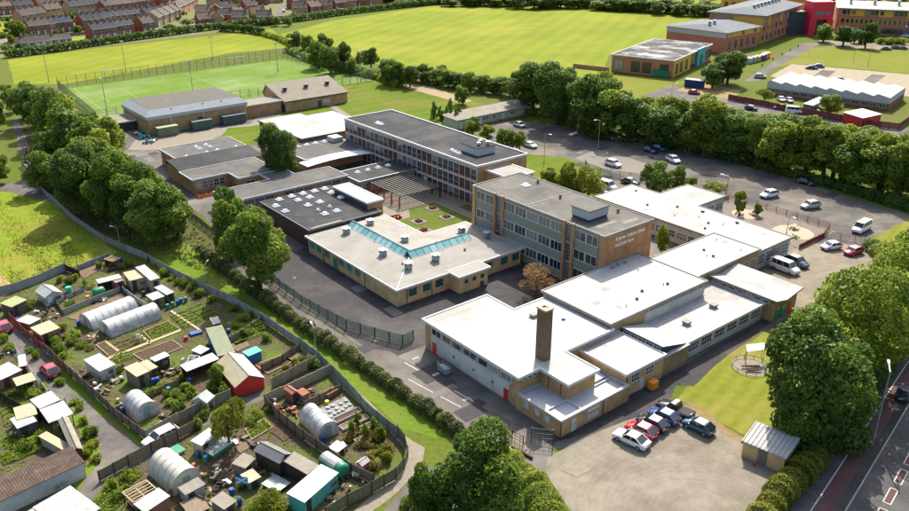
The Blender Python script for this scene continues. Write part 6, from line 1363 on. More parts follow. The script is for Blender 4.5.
def terrace(p0, p1, n, wm, rm, label, d=7.5, ze=5.2, zr=7.8, every=1, group=None):
    a = Vector(P(*p0)); b_ = Vector(P(*p1)); L = (b_-a).length/n; ang = math.atan2((b_-a).y, (b_-a).x)
    nn = Vector((-math.sin(ang), math.cos(ang)))*d/2
    for i in range(n):
        rs_ = random.Random(int(p0[0]*31+p0[1]*7)+i//4); off = Vector((-math.sin(ang), math.cos(ang)))*rs_.uniform(-2.2,2.2); r2 = rs_.choice([rm, rm, SLATE, TILE, SLATEB])
        if n > 7 and i % 8 == 7: continue
        c_ = a+(b_-a)*(i+.5)/n+nn+off; house(c_.x, c_.y, ang+rs_.uniform(-.06,.06), round(L,2), d, ze, round(zr+rs_.uniform(-.4,.5),1), rs_.choice([wm, wm, wm, BRICK_F2]), r2, label, group or label, i % every == 0)
SLATEB = mat('blue_slate_roof', (.05,.05,.056), (.075,.073,.076), .8, .85)
BRICK_F = mat('far_red_brick', (.20,.075,.05), (.25,.10,.065), .4, .9); BRICK_F2 = mat('far_orange_brick', (.36,.19,.10), (.42,.24,.13), .4, .9); REND = mat('far_render', (.34,.26,.18), (.26,.19,.13), .4, .9)
terrace((18,48.5),(80,42.5),8,BRICK_F2,SLATE,'single-storey brick bungalow with long dark roof by the field hedge',6.5,2.8,5.0,4)
terrace((93,40),(155,31.5),10,BRICK_F,SLATE,'red brick terraced house with pale windows behind the left field hedge',7.5)
terrace((29,36),(118,25.5),14,BRICK_F,SLATE,'red brick terraced house facing the estate street and parked cars',7.5)
terrace((118,25.5),(180,18),9,BRICK_F,SLATE,'red brick terraced house in the middle estate row',7.5)
terrace((26,25),(50,21),4,BRICK_F2,SLATE,'orange brick house in the short row above the street terrace',7); terrace((46,18),(62,16),3,BRICK_F2,TILE,'orange brick house with brown roof in the small close',7)
terrace((-12,16),(70,8),13,BRICK_F,SLATE,'red brick terraced house in the upper left row',7.5); terrace((72,15),(104,11),5,REND,TILE,'pale rendered house with brown roof among the terraces',7.5)
terrace((104,14),(170,6),9,BRICK_F,SLATE,'red brick terraced house in the upper middle row',7.5); terrace((-14,8),(120,-4),16,BRICK_F,SLATE,'red brick house in the farthest terrace row',7.5)
terrace((158,27),(182,17.5),4,REND,TILE,'pale rendered house gable-on to the hedge beside the yellow bush',8); terrace((176,16),(200,4),5,REND,TILE,'pale rendered house lining the estate side street',8)
terrace((120,6),(200,-3),9,BRICK_F,SLATE,'dark brick house in the row above the side street',7.5)
def villa(x, y, ang, wm, rm, label): X, Y = P(x, y); house(X, Y, ang, 8.5, 7.5, 4.6, 7.4, wm, rm, label, 'detached estate houses')
for i, (x, y, a) in enumerate([(205,26,.5),(216,25,2.0),(226,22,.4),(204,18,.2),(216,17,1.9),(226,14,.6),(236,20,1.0),(240,24,.3),(249,12,.8),(258,20,.5),(265,24,.2),(300,14,.3),(312,13,.9),(325,11,.3),(338,9,.7),(350,7,.2),(362,6,.5),(308,8,.3),(296,8,.8),(375,4,.3),(390,2,.5),(322,5,.4),(340,2,.2),(240,4,.3),(228,5,.5),(214,6,.2),(262,4,.3),(276,2,.4),(358,1,.3),(372,-1,.2),(406,0,.3),(424,-2,.4)]):
    villa(x, y, a, [BRICK_F,BRICK_F2][i%2], [SLATE,TILE][i%3==0], 'detached brick house in the cluster beyond the far hedge')
rs = random.Random(9)
for k in range(150):
    x = rs.uniform(-5,200); y = 46-x*.125-rs.uniform(2,34)
    if y < -3: continue
    kk = rs.choice(['mid','light','dark']); shrub(x, y, rs.uniform(2,5), rs.uniform(1.4,4.0), kk, {'mid':'green','light':'light green','dark':'dark green'}[kk]+' garden bush among the estate terraces', kk+' estate bushes')
for (p, q) in (((20,40),(96,34)),((30,28),(110,18)),((0,20),(60,13)),((100,22),(170,13)),((95,43),(150,36))):
    fence(pxs([p, q]), 1.6, 'board', WOOD, WOODD, 'garden fence behind the '+{20:'street terrace',30:'short orange row',0:'upper left row',100:'middle row',95:'hedge-side terrace'}[p[0]], 4.0)
# ---------------------------------------------------------------- newer school on the right (own rotated frames)
class BP(Bld):
    """building in its own frame: origin at a front corner base pixel, x along the front, y to the back"""
    def __init__(s, name, label, p0, p1):
        a = Vector(P(*p0)); b_ = Vector(P(*p1)); s.L = (b_-a).length; s.u = s.v = 0
        s.e = thing(name, label, 'building', (a.x, a.y, 0), math.atan2((b_-a).y, (b_-a).x))
fb = BP('orange_school_wing', 'single-storey orange and yellow school wing with patchy grey flat roof', (611,71),(672,78))
L = fb.L; D = 46; H = 6.6
fb.walls(rect(0,L,0,D),0,H-.2,mat('orange_render', (.40,.16,.085), (.44,.19,.105), .3, .85)); fb.roof(rect(0,L,0,D),H,mat('patchy_roof', (.055,.055,.056), (.07,.07,.07), .2, .9, col3=(.34,.33,.31), scale3=.12),.3,fascia=WHITE)
for i, x in enumerate((.12,.40,.58,.86)): fb.win(L*x,0,.8,3.6,4.0,2,2,0,DGREY)
fb.bx('yellow_panel', YELP, L-.02, .3, .3, L+.12, 20, H-.4)
for y in (4,9,15): fb.win(L+.12,y,1.0,3.0,3.8,2,2,math.pi/2,DGREY)
fb.bx('teal_panel', TEALP, L-.02, 27, .2, L+.6, 37, H+.4); fb.win(L+.6,32,.8,3,3.5,2,2,math.pi/2,DGREY)
fb.bx('entrance_glazing', GLASS, L-.02, 20.6, .2, L+.08, 26.4, H-.6)
for y in (39,42,45): fb.win(L+.02,y,1.2,2.2,3.6,2,2,math.pi/2,DGREY)
fb.bx('low_wall', BRICK_O, -16, -1.4, 0, -.4, -1.0, 1.6)
# upper hall of that wing
fa = BP('grey_school_hall', 'raised grey school hall with pale pitched roof and yellow window strip', (726,53),(757,46))
L2 = fa.L; fa.walls(rect(-2,L2,0,30),0,9.0,mat('campus_brick', (.34,.14,.085), (.38,.17,.10), .3, .85)); fa.bx('grey_band', LGREY, -2.3, -.2, 6.5, -1.9, 30, 9.2)
fa.bx('yellow_strip', YELP, -.5, -.14, 6.6, L2, .02, 8.8)
for i in range(5):
    if i%2==0: fa.win(2+L2*i/5.2,-.14,6.7,2.6,1.9,2,1,0,WHITE)
    fa.win(2+L2*i/5.2,0,1.6,1.9,3.2,1,2,0,DGREY)
fa.part('roof', MB().add([(-3,-1,9.0),(L2+1,-1,9.0),(L2-3,14,10.8),(4,14,10.8),(L2+1,31,9.0),(-3,31,9.0)], [(0,1,2,3),(1,4,2),(4,5,3,2),(5,0,3)]), mat('standing_seam_grey', (.125,.135,.14), (.15,.16,.165), .2, .9))
for x in (4,8): vent(fa, x, 12, 10.4, 1.2, 2.0)
fy = BP('yellow_school_block', 'two-storey yellow school block with grey hipped roof and white vents', (760,44),(797,30))
L3 = fy.L; fy.walls(rect(0,L3,0,26),0,13.0,MATS['campus_brick']); fy.bx('yellow_panel', YELP, -.25, -.1, 0, .02, 24, 12.6)
fy.bx('cream_panel', REND, -.3, 14, 5, -.1, 24, 12)
for i in range(9):
    fy.win(2.2+(L3-3)*i/9,0,9.6,2.2,2.4,2,1,0,WHITE); 
    if i % 3 == 1: fy.bx('yellow_panel', YELP, 1.0+(L3-3)*i/9, -.2, 5.0, 3.6+(L3-3)*i/9, -.11, 12.6)
    fy.win(2.2+(L3-3)*i/9,-.2 if i%3==1 else 0,5.8,1.6,2.0,1,1,0,DGREY); fy.win(2.2+(L3-3)*i/9,0,1.5,1.6,2.2,1,1,0,DGREY)
fy.part('roof', MB().add([(-1.5,-1.5,13),(L3+1,-1.5,13),(L3-2,12,15.2),(9,12,15.2),(L3+1,27,13),(-1.5,27,13),(-1.5,-1.5,12.5),(L3+1,-1.5,12.5),(-1.5,27,12.5)], [(0,1,2,3),(1,4,2),(4,5,3,2),(5,0,3),(6,7,1,0),(8,6,0,5)]), MATS['standing_seam_grey'])
for i in range(8): vent(fy, 12+i*5.2, 9, 14.6, 1.4, 1.8)
fz = BP('far_yellow_block', 'pale roofed yellow school block behind the grey hipped roof', (718,22),(742,23))
L4 = fz.L; fz.walls(rect(0,L4+40,14,40),0,12,YELP); fz.part('roof', MB().prism(rect(-1,L4+42,13,41),11.9,12.6,bot=True), WROOF)
for i in range(6): fz.win(3+i*4,14,6.5,2,3,1,1,0,DGREY)
fr = BP('red_entrance_block', 'bright red entrance frame over dark glazing on the far school', (808,35),(830,34.6))
L5 = fr.L; fr.bx('red_frame', REDPAN, 0, 0, 7.5, L5, 8, 16); fr.bx('red_frame', REDPAN, -.4, -.1, 0, 3.2, 8, 7.5); fr.bx('red_frame', REDPAN, L5-3.0, -.1, 0, L5+.4, 8, 7.5); fr.bx('glazing', GLASS, 3.2, 1.6, 0, L5-3.0, 8, 7.5)
for i in range(3): fr.win(L5*.28+i*L5*.22, 0, 9.8, L5*.18, 1.6, 2, 1, 0, TEALF, GLASSB)
fr.bx('dark_link', DGREY, -12, 4, 0, -.5, 12, 11)
fl = BP('long_brick_school_range', 'long brick school range with yellow panels and pale roof behind the campus lawn', (834,33),(960,39))
L6 = fl.L; fl.walls(rect(0,L6,0,16),0,12.6,MATS['campus_brick']); fl.bx('white_band', REND, -.02, -.12, 9.2, L6, .02, 12.2)
for i in range(24):
    x = 3+i*(L6-5)/24
    if i % 6 == 2: fl.bx('yellow_panel', YELP, x-1.6, -.24, 8.8, x+5, -.13, 12.4)
    fl.win(x, -.24 if i%6 in (2,) else -.12, 9.6, 1.7, 2.0, 1, 1, 0, DGREY)
    if i % 2: fl.bx('yellow_panel', YELP, x-1.3, -.1, 5.2, x+1.3, .02, 7.6)
    fl.win(x, -.1 if i%2 else 0, 5.4, 1.5, 2.0, 1, 1, 0, DGREY); fl.win(x, 0, .8, 2.2, 2.6, 2, 1, 0, DGREY)
fl.part('roof', MB().add([(-1,-1.5,12.6),(L6,-1.5,12.6),(L6,17,14.6),(-1,17,14.6),(-1,-1.5,12.2),(L6,-1.5,12.2)], [(0,1,2,3),(4,5,1,0)]), WROOF)
for i in range(7): vent(fl, 6+i*11, 9, 13.8, 1.3, 2.2)
# saw-tooth shed
st = BP('sawtooth_shed', 'long grey shed with white saw-tooth roof behind a maroon fence', (766,94),(888,111))
L7 = st.L; D7 = 20; n = 8; st.walls(rect(0,L7,0,D7),0,3.2,BRICK_R)
mbw = MB(); mbr = []
for i in range(n):
    x0, x1 = L7*i/n, L7*(i+1)/n; xm = x0+(x1-x0)*.22
    mbw.add([(x0,-.3,2.3),(x1,-.3,2.3),(x1,-.3,4.2),(xm,-.3,5.0),(x0,-.3,4.3)], [(0,1,2,3,4)])
    st.part('roof_bay', MB().add([(x0,-.4,4.32),(xm,-.4,5.02),(xm,D7,5.02),(x0,D7,4.32),(x1,-.4,4.22),(x1,D7,4.22)], [(0,1,2,3),(1,4,5,2)]), CORW)
mbw.add([(L7+.02,-.3,2.3),(L7+.02,D7,2.3),(L7+.02,D7,4.3),(L7+.02,-.3,4.3)],[(0,1,2,3)]).add([(-.02,-.3,2.3),(-.02,D7,2.3),(-.02,D7,4.4),(-.02,-.3,4.4)],[(3,2,1,0)])
st.part('fascia_wall', mbw, LGREY)
for i in range(14): st.win(2+i*(L7-4)/13,0,.8,2.0,1.3,2,1,0,WHITE)
fence(pxs([(728,100),(760,106),(800,114),(840,121),(880,128),(898,130),(909,122)]), 2.0, 'board', mat('maroon_boards', (.17,.035,.04), (.20,.05,.05), 2, .8), WOODD, 'maroon board fence along the campus road', 3.0)
S([(806,103),(822,96),(826,100),(810,107)],2.8,CORS,CORW,'small grey gabled canopy before the saw-tooth shed','open')
S([(846,113),(866,109),(878,115),(860,119)],2.6,mat('red_white_canopy', (.62,.58,.54), rough=.7),REDP,'white canopy with red front beside the maroon fence','flat',fascia=REDP)
def container(x0, y0, x1, y1, w, h, m, label, rm=None):
    a = Vector(P(x0,y0)); b_ = Vector(P(x1,y1)); L = (b_-a).length; t = thing('storage_container', label, 'container', (*a, 0), math.atan2((b_-a).y,(b_-a).x))
    mb = MB().box(0,0,.12,L,w,h); 
    for i in range(int(L/.5)): mb.box(i*.5+.1,-.05,.2,i*.5+.34,.0,h-.12)
    mb.obj('body', m, t); MB().box(-.05,-.08,h,L+.05,w+.05,h+.08).obj('roof', rm or m, t); MB().box(L,.2,.2,L+.06,w-.2,h-.15).obj('door', m, t)
container(684,87,702,89,3,2.8,mat('navy_steel', (.02,.03,.12), rough=.6),'navy blue container with pale roof beside the red car',LGREY); container(652,76.5,668,78,3,2.6,GREENP,'green container against the orange school wing')
container(*px_of(*W(75.5,227.6),0),*px_of(*W(81.5,227.6),0),2.6,2.6,mat('olive_steel', (.13,.17,.10), (.16,.20,.12), 1, .7),'olive green container below the sports hall',mat('olive_roof', (.26,.28,.17))); container(*px_of(*W(86,228.2),0),*px_of(*W(92,228.2),0),2.6,2.6,mat('dull_green_steel', (.06,.10,.08), (.08,.12,.10), 1, .7),'dull green container beside the sports hall windows')
container(*px_of(*W(95.6,228.6),0),*px_of(*W(103,228.6),0),2.6,2.6,mat('slate_steel', (.07,.085,.09), (.09,.10,.105), 1, .7),'slate grey container at the sports hall end')
for i, (x, y) in enumerate(((140,134),(146,138),(152,141),(143,138),(149,143))): pile(x, y, 14, 1.6, ['heap of teal climbing frame parts beside the olive container','low teal scrap heap touching the olive container','teal and white scrap heap in the open service yard','small teal scrap heap by the sports hall corner','white-flecked scrap heap at the yard edge'][i], [TEALB, WHITE, TEALP, DGREY])
# pale green hut
hb = BP('pale_green_hut', 'long pale green portable classroom hut with mossy grey roof', (457.5,130),(531,114))
Lh = hb.L; hb.walls(rect(0,Lh,0,7),0,3.0,mat('pale_green_boards', (.33,.38,.24), (.37,.42,.28), .6, .8)); hb.bx('plinth', BRICK_O, -.05,-.06,0,Lh+.05,.02,.5)
hb.part('roof', MB().add([(-.5,-.6,3.0),(Lh+.5,-.6,3.0),(Lh+.5,7.6,3.3),(-.5,7.6,3.3),(-.5,-.6,2.8),(Lh+.5,-.6,2.8)],[(0,1,2,3),(4,5,1,0)]), mat('mossy_grey_roof', (.16,.145,.12), (.22,.20,.165), .4, .9))
for x in (.34,.38,.48,.72,.75,.88,.91): hb.win(Lh*x,0,1.2,.9,1.1,1,1,0,WHITE)
for x in (.04,.30,.60,.985): hb.door(Lh*x,-.02,0,WHITE,1.2,2.2)
hb.part('steps', MB().box(Lh*.30-.8,-1.4,0,Lh*.30+.8,-.1,.4).box(Lh*.6-.8,-1.4,0,Lh*.6+.8,-.1,.4), WOOD)
# ---------------------------------------------------------------- pitch equipment, fences, lamps
def pf(a, b): return [tuple(quadpt(*a)), tuple(quadpt(*b))]
fence([tuple(quadpt(*q)) for q in ((-.01,0),(.25,-.01),(.5,-.01),(.75,-.01),(1.0,-.01))], 4.0, 'mesh', FENCEG, FENCEG, 'tall green mesh fence along the far side of the pitch', 3.2)
fence([tuple(quadpt(*q)) for q in ((1.0,-.01),(1.01,.5),(1.0,1.0))], 4.0, 'mesh', FENCEG, FENCEG, 'tall green mesh fence behind the right goal', 3.2)
fence([tuple(quadpt(*q)) for q in ((-.01,0),(-.01,1.0),(.4,1.0),(1.0,1.0))], 3.2, 'mesh', FENCEG, FENCEG, 'green mesh fence on the near side of the pitch', 3.2)
def goal(x, y, ang, label, w=7.3, h=2.4):
    X, Y = P(x, y); t = thing('football_goal', label, 'goal', (X, Y, 0), ang)
    MB().tube((0,-w/2,0),(0,-w/2,h),.09,n=6).obj('post', WHITE, t); MB().tube((0,w/2,0),(0,w/2,h),.09,n=6).obj('post', WHITE, t); MB().tube((0,-w/2,h),(0,w/2,h),.09,n=6).obj('crossbar', WHITE, t)
    mb = MB()
    for k in range(9): y_ = -w/2+w*k/8; mb.tube((0,y_,h),(-1.6,y_,0),.02,n=3)
    for k in range(4): s = k/4; mb.tube((-1.6*s,-w/2,h*(1-s)),(-1.6*s,w/2,h*(1-s)),.02,n=3)
    mb.obj('net', WHITE, t)
pa = math.atan2((quadpt(1,.5)-quadpt(0,.5)).y, (quadpt(1,.5)-quadpt(0,.5)).x)
goal(323,66,pa+math.pi,'white goal before the right pitch fence'); goal(237,63,pa-1.57,'white goal at the far fence, right one'); goal(112,76,pa-1.57,'white goal at the far fence, left one'); goal(340,68.5,pa+math.pi,'small white goal beside the right goal',4,1.9); goal(299,60.5,pa+math.pi,'small white goal at the fence corner',4,1.9)
def lamp(x, yb, yt, label, cat='lamp post', name='lamp_post', arm=1.2, flood=False, group=None, r=.09, ang=None):
    X, Y = P(x, yb); h = height_at(x, yb, yt); t = thing(name, label, cat, (X, Y, 0), random.uniform(0,6) if ang is None else ang, group)
    MB().tube((0,0,0),(0,0,h),r,r*.6,8).obj('pole', GREYM, t); MB().tube((0,0,0),(0,0,.9),r*1.5,r*1.5,8).obj('base', GREYM, t)
    if flood:
        MB().box(-.9,-.08,h-.1,.9,.08,h+.05).obj('crossarm', GREYM, t)
        for sx in (-.7, .7): MB().cbox(sx,-.15,h+.05,.6,.4,.5).obj('floodlight', LGREY, t)
    else:
        MB().tube((0,0,h),(arm,0,h+.15),r*.5,n=6).obj('arm', GREYM, t); MB().cbox(arm+.3,0,h+.06,.8,.28,.16).obj('lamp_head', WHITE, t)
g = 'pitch floodlights'
for x, yb, yt in [(49,82,45),(126,72,42),(213,59,37),(108,117,80),(193,94,62),(278,72,44),(361,82,52)]: lamp(x, yb, yt, 'tall thin floodlight mast beside the synthetic pitch', 'floodlight mast', 'floodlight_mast', flood=True, group=g, r=.13)
lamp(207,284,265,'short grey lamp post on the grass strip beside the allotments'); lamp(316,354,328,'slim lamp post on the grass strip facing the fire lane'); lamp(120,244,228,'lamp post in the shade of the tree belt'); lamp(544,163,134,'thin dark lamp post on the lawn edge behind the science block'); lamp(598,148,120,'lamp post beside the shaded white car'); lamp(726,196,176,'lamp post behind the rear roof corner'); lamp(786,236,216,'lamp post on the picnic terrace')
lamp(873,440,372,'tall grey lamp post on the main road pavement',arm=2.0,r=.14,ang=1.2); lamp(671,100,83,'lamp post on the campus road beside the lawn'); lamp(556,118,100,'lamp post under the belt trees by the hut'); lamp(853,62,46,'lamp post on the campus lawn')
for x, yb, yt in ((868,66,44),(900,50,26),(818,40,27)): lamp(x, yb, yt, 'slim lamp post by the far campus range', group='campus lamps')
# green palisade beside the new building
fence(uvs([(56.0,131),(55.9,110),(57.2,98),(60.2,90.5),(61.2,88.4),(63.4,88.6)]), 1.8, 'rail', FENCEG, FENCEG, 'green palisade fence between the dark yard and the fire lane', 2.6)
fence(uvs([(57.4,160),(57.0,146),(56.2,134)]), 1.6, 'rail', FENCEG, FENCEG, 'green railing beside the northwest classrooms', 2.6)
fence(uvs([(58,206),(60,190),(60,172),(57.5,160)]), 1.6, 'rail', GREYM, GREYM, 'grey railing behind the tree belt', 2.6)
fence(uvs([(152.2,114),(146.5,128),(150,133)]), 1.9, 'rail', GREYM, GREYM, 'grey palisade beside the pale car park patch', 2.6)
fence(uvs([(142.4,70.2),(152.4,70.4)]), 1.0, 'board', mat('dull_red_boards', (.20,.035,.03), (.16,.03,.028), 2, .85), WOODR, 'red board fence beside the picnic terrace', 2.4)
fence(uvs([(152.6,70.6),(157.2,72),(158,94),(149,98)]), 1.2, 'mesh', WOODR, WOODR, 'brown rail fence round the picnic terrace', 2.4); fence(uvs([(152.6,70.2),(157.5,58),(160,50)]), 1.3, 'mesh', WOODR, WOODR, 'red-brown rail fence beside the white minibus', 2.4)
fence(uvs([(59.6,58.6),(61.4,56.6)]), 2.2, 'mesh', DGREY, DGREY, 'dark steel gate beside the boiler annex corner', 2.4, name='gate')
fence(pxs([(502,447),(512,440),(523,446)]), 1.4, 'mesh', WOODD, WOODD, 'open dark railing on the pale ramp near the gate', 1.4)
fence(uvs([(52.6,76),(53.8,70)]), 1.2, 'mesh', WOODD, WOODD, 'short dark railing at the lane edge', 1.5)
tag(MB().box(-1.6,-.12,0,1.6,.12,.35).obj('timber_barrier', WOODD, None, (*P(522,454),0), -.75), 'low dark timber barrier beside the gate ramp', 'barrier')
tag(MB().prism(pxs([(500,446),(514,434),(526,440),(527,450),(512,458)]), .0, .12).obj('concrete_ramp', PALE), 'pale concrete pad beside the gate', 'ramp')
tag(MB().prism(pxs([(560,470),(574,459),(592,470),(578,478)]), .0, .06).obj('concrete_pad', PATHT), 'pale flat concrete pad on the front car park', 'pad')
# wheelie bins and cage by the front block
for k, (x, y, lab) in enumerate(((444,372,'grey steel cage against the pale panel wall'),(440,366,'grey bin beside the steel cage'))):
    t = thing('waste_cage' if k == 0 else 'waste_bin', lab, 'bin', (*P(x,y),0), A0+1.57)
    if k == 0:
        mb = MB()
        for xx in (-1,-.5,0,.5,1): mb.box(xx-.03,-.5,0,xx+.03,-.44,1.2).box(xx-.03,.44,0,xx+.03,.5,1.2)
        for z in (.1,.6,1.15): mb.box(-1,-.5,z,1,-.45,z+.05).box(-1,.45,z,1,.5,z+.05).box(-1,-.44,z,-.95,.44,z+.05).box(.95,-.44,z,1,.44,z+.05)
        mb.obj('frame', GREYM, t); MB().box(-.9,-.4,.1,.9,.4,.9).obj('contents', LGREY, t)
    else: MB().box(-.35,-.3,.05,.35,.3,1.0).obj('body', GREYM, t); MB().box(-.38,-.33,1.0,.38,.33,1.08).obj('lid', DGREY, t)
t = thing('waste_bin', 'orange waste bin against the yellow kitchen wall', 'bin', (*W(81.2,56.9),0), A0); MB().box(-.65,-.45,.05,.65,.45,1.1).obj('body', ORNG, t); MB().box(-.68,-.48,1.1,.68,.48,1.2).obj('lid', ORNG, t)
# courtyard furniture
for k, (u, v, l) in enumerate(((100.9,132.6,'beside the pergola end'),(100.0,126.6,'next to the paved walk'),(93.8,128.2,'beside the pale steps'),(91.6,123.6,'touching the edge of the rooflight building'))):
    t = thing('flower_bed', 'square white-edged flower bed on the courtyard lawn '+l, 'flower bed', (*W(u,v),0), A0); MB().ring(rect(-.8,.8,-.8,.8),0,.6,0,.14).obj('edging', PATHT, t); MB().box(-.82,-.82,0,.82,.82,.12).obj('soil', BED, t)
    pp = rng.uniform(-.7,.7,(240,3)); pp[:,2] = rng.uniform(.15,.6,240); put('flowers', leaf_mesh('flowers', pp, rng.normal(size=pp.shape), rng.uniform(.06,.14,240), rng.random(240), foliage('flower_mix', (.06,.06,.03), (.30,.06,.06)) if k == 0 else MATS['flower_mix']), t)
t = thing('slatted_pergola', 'grey slatted pergola on red posts at the head of the courtyard', 'pergola', (*W(94.6,143.6),0), A0)
slm = MB().box(-6.6,-.14,0,6.6,.14,.14).mesh(mat('bleached_slats', (.17,.155,.135), (.14,.128,.112), 2, .9), 'slat')
for k in range(13): put('slat', slm, t, (1.4+k*.86,0,2.7), math.pi/2)
for k in range(5): MB().cbox(.9,-6+k*3,0,.26,.26,2.5).obj('post', REDP, t); MB().cbox(12.2,-6+k*3,0,.3,.3,2.5).obj('post', WOODD, t)
for k in range(5): MB().box(.8,-6.1+k*3,2.5,12.4,-5.9+k*3,2.68).obj('beam', WOODD, t)
for k in range(6): t = thing('red_planter', 'red tub planter in the row at the courtyard steps', 'planter', (*W(87.4+k*.9,132.4),0), A0, 'courtyard planters'); MB().cbox(0,0,0,.7,.7,.5).obj('tub', REDP, t); put('flowers', SH['weed'][0], t, (0,0,.45)).scale = (.45,.45,.5)
t = thing('courtyard_steps', 'broad pale steps beside the courtyard lawn', 'steps', (*W(86.4,133.5),0), A0)
for k in range(4): MB().box(.1,k*.7,0,6,k*.7+.68,.6-k*.14).obj('step', PALE, t)
t = thing('steel_walkway', 'steel stair and landing between the front block and the dark yard', 'stairs', (*W(77.5,82.5),0), A0); MB().box(-.6,-1.6,1.3,1.2,1.6,1.4).obj('landing', LGREY, t)
for k in range(7): MB().box(-.6,1.6+k*.3,1.2-k*.18,1.2,1.88+k*.3,1.25-k*.18).obj('tread', GREYM, t)
for s in (-.6,1.2): MB().tube((s,-1.6,2.3),(s,1.6,2.3),.04).tube((s,1.6,2.3),(s,3.7,1.0),.04).tube((s,-1.6,1.3),(s,-1.6,2.3),.04).tube((s,3.7,0),(s,3.7,1.0),.04).obj('handrail', GREYM, t)
sheet('landing_slab', rect_uv(76, 82.5, 86.0, 92.0), .04, PATHT)
# picnic tables
def picnic(u, v, label, a=0):
    t = thing('picnic_table', label, 'picnic table', (*W(u,v),0), A0+a, 'terrace picnic tables'); MB().box(-.9,-.38,.7,.9,.38,.76).obj('tabletop', WOODT, t)
    for s in (-1,1): MB().box(-.9,s*.75-.14,.42,.9,s*.75+.14,.47).obj('bench', WOODT, t); MB().box(s*.6-.05,-.8,.0,s*.6+.05,.8,.1).obj('foot', WOODD, t); MB().box(s*.6-.05,-.06,.1,s*.6+.05,.06,.7).obj('leg', WOODD, t)
for u, v, a in ((150.4,88.6,.4),(152.6,86.4,1.2),(151.6,76.6,.3),(147.6,74.2,1.0)): picnic(u, v, 'dark wooden picnic table on a pale terrace circle', a)
# front lawn seating ring
t = thing('pavilion_ring', 'round paved seating ring with white canopy on the dry lawn', 'seating ring', (*P(750,367),0), 0); N = 24
MB().prism([(2.6*math.cos(6.2832*i/N), 2.6*math.sin(6.2832*i/N)) for i in range(N)], 0, .06).obj('paving', PATHT, t); mb = MB()
for i in range(N): a0, a1 = 6.2832*i/N, 6.2832*(i+1)/N; mb.tube((2.6*math.cos(a0),2.6*math.sin(a0),.5),(2.6*math.cos(a1),2.6*math.sin(a1),.5),.05,n=4)
for i in range(0,N,2): mb.tube((2.6*math.cos(6.2832*i/N),2.6*math.sin(6.2832*i/N),0),(2.6*math.cos(6.2832*i/N),2.6*math.sin(6.2832*i/N),.5),.04,n=4)
mb.obj('rail', DGREY, t); MB().add([(-.6,.6,2.2),(2.4,1.3,2.2),(2.7,2.7,2.5),(-.2,2.1,2.5)],[(0,1,2,3)]).obj('canopy', WHITE, t)
for q in ((-.5,.7),(2.3,1.4),(2.5,2.6),(-.1,2.0)): MB().tube((*q,0),(*q,2.3),.05).obj('canopy_post', GREYM, t)
for k in range(2): MB().box(-1.4+k*.2,-.6-k*.9,.35,1.2,-.2-k*.9,.42).obj('bench', WOODD, t)
# small brick shed by the road
ctr, ang, lx, ly = frame4([(753.5,424),(800,441.5),(786,458.5),(743.5,440.5)], 2.4)
t = thing('brick_store', 'small yellowish brick store with grey ribbed lean-to roof by the road hedge', 'building', (ctr.x, ctr.y, 0), ang)
X, Y = lx/2-.2, ly/2-.2; MB().prism([(-X,-Y),(X,-Y),(X,Y),(-X,Y)],0,2.35,top=False).obj('wall', BRICK_Y, t)
r = MB().add([(-lx/2,-ly/2,2.3),(lx/2,-ly/2,2.3),(lx/2,ly/2,2.9),(-lx/2,ly/2,2.9),(-lx/2,-ly/2,2.2),(lx/2,-ly/2,2.2),(lx/2,ly/2,2.2)],[(0,1,2,3),(4,5,1,0),(5,6,2,1)]).obj('roof', mat('store_roof_sheet', (.30,.29,.27), (.35,.335,.31), 1, .8), t)
for k in range(11): x = -lx/2+.1+k*(lx-.2)/10; MB().add([(x-.05,-ly/2,2.31),(x+.05,-ly/2,2.31),(x+.05,ly/2,2.91),(x-.05,ly/2,2.91),(x-.05,-ly/2,2.38),(x+.05,-ly/2,2.38),(x+.05,ly/2,2.98),(x-.05,ly/2,2.98)],[(4,5,6,7),(0,1,5,4),(1,2,6,5),(3,0,4,7)]).obj('roof_rib', LGREY, r)
MB().box(-.6,-Y-.05,.05,.5,-Y+.01,2.0).obj('door', WOOD, t)
tag(MB().cbox(0,0,0,.35,.35,.06).add([(-.14,-.14,.06),(.14,-.14,.06),(.14,.14,.06),(-.14,.14,.06),(0,0,.6)],[(0,1,4),(1,2,4),(2,3,4),(3,0,4)]).obj('traffic_cone', REDP, None, (*P(754,466),0)), 'small red cone standing before the brick store', 'cone')
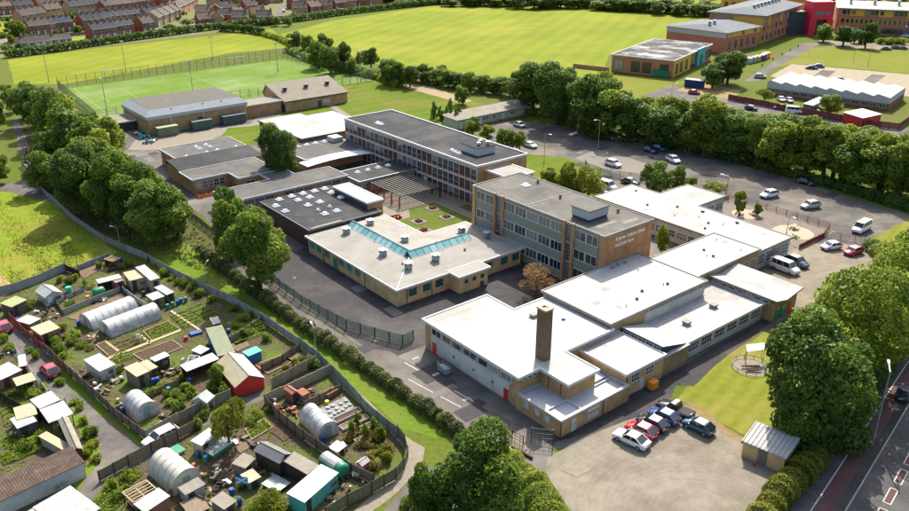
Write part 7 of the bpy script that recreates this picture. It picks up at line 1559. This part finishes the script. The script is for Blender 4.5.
# bollards of the campus drive, benches near north classrooms
for x, y in ((782,55),(790,51),(798,47),(762,66),(773,60)): tag(MB().tube((0,0,0),(0,0,1.0),.25,.22,8).tube((0,0,1.0),(0,0,1.1),.22,.1,8).obj('bollard', DGREY, None, (*P(x,y),0)), 'dark bollard along the campus drive', 'bollard', 'campus bollards')
for x, y, m in ((766,59,ORNG),(762,61,BLUEB),(758,62,YELP),(754,63,LGREY),(750,64,LGREY)): container(x, y, x+4, y-1.5, 2.2, 2.2, m, {'orange_plastic':'orange','blue_plastic':'blue','yellow_panel':'yellow','light_grey_panel':'light grey'}[m.name]+' skip in the row beside the campus drive'+('' if m is not LGREY else ', second from its tree end' if x == 754 else ', at its tree end'))
pp = np.concatenate([rng.uniform(-3.2,3.2,(900,1)), rng.uniform(-1,1,(900,1)), rng.uniform(.1,.7,(900,1))],1)
o = put('flower_border', leaf_mesh('flower_border', pp, rng.normal(size=pp.shape)+np.array([0,0,1.]), rng.uniform(.06,.16,900), rng.random(900), foliage('orange_flowers', (.30,.06,.02), (.55,.16,.05))), None, (*W(66.6,171.8),0), A0); tag(o, 'orange and red flower border before the classroom ribbon window', 'flower border')
shrub(0,0,2.6,1.6,'yellow','yellow bush at the end of the orange flower border',world=W(69.6,172.4))
for k in range(6): t = thing('cycle_hoop', 'bare steel cycle hoop beside the green palisade', 'cycle hoop', (*W(58.2,131.5-k*1.1),0), A0, 'cycle hoops'); MB().tube((0,0,0),(0,0,.8),.04).tube((0,0,.8),(1.6,0,.8),.04).tube((1.6,0,.8),(1.6,0,0),.04).obj('hoop', GREYM, t)
shrub(0,0,2.4,1.4,'dark','dark shrub under the front corner of the science block',world=W(95.4,112.8)); shrub(0,0,1.8,1.2,'mid','small shrub beside the stair link',world=W(95.6,110.4))
for k, (x, y) in enumerate(((566,196),(556,188),(600,200))): shrub(x, y, 3.4, 2.0, 'light', 'light shrub on the rear lawn beside the green-panelled block', 'rear lawn shrubs')
for (u, v) in ((60.4,84.0),(60.0,78.6),(59.4,71)): tag(MB().prism([(-.6,-.25),(.6,-.25),(.6,.25),(-.6,.25)],0,.05).obj('kerb_stone', KERB, None, (*W(u,v),0), A0), 'loose pale kerb stone lying on the service lane', 'kerb stone', 'loose kerb stones')
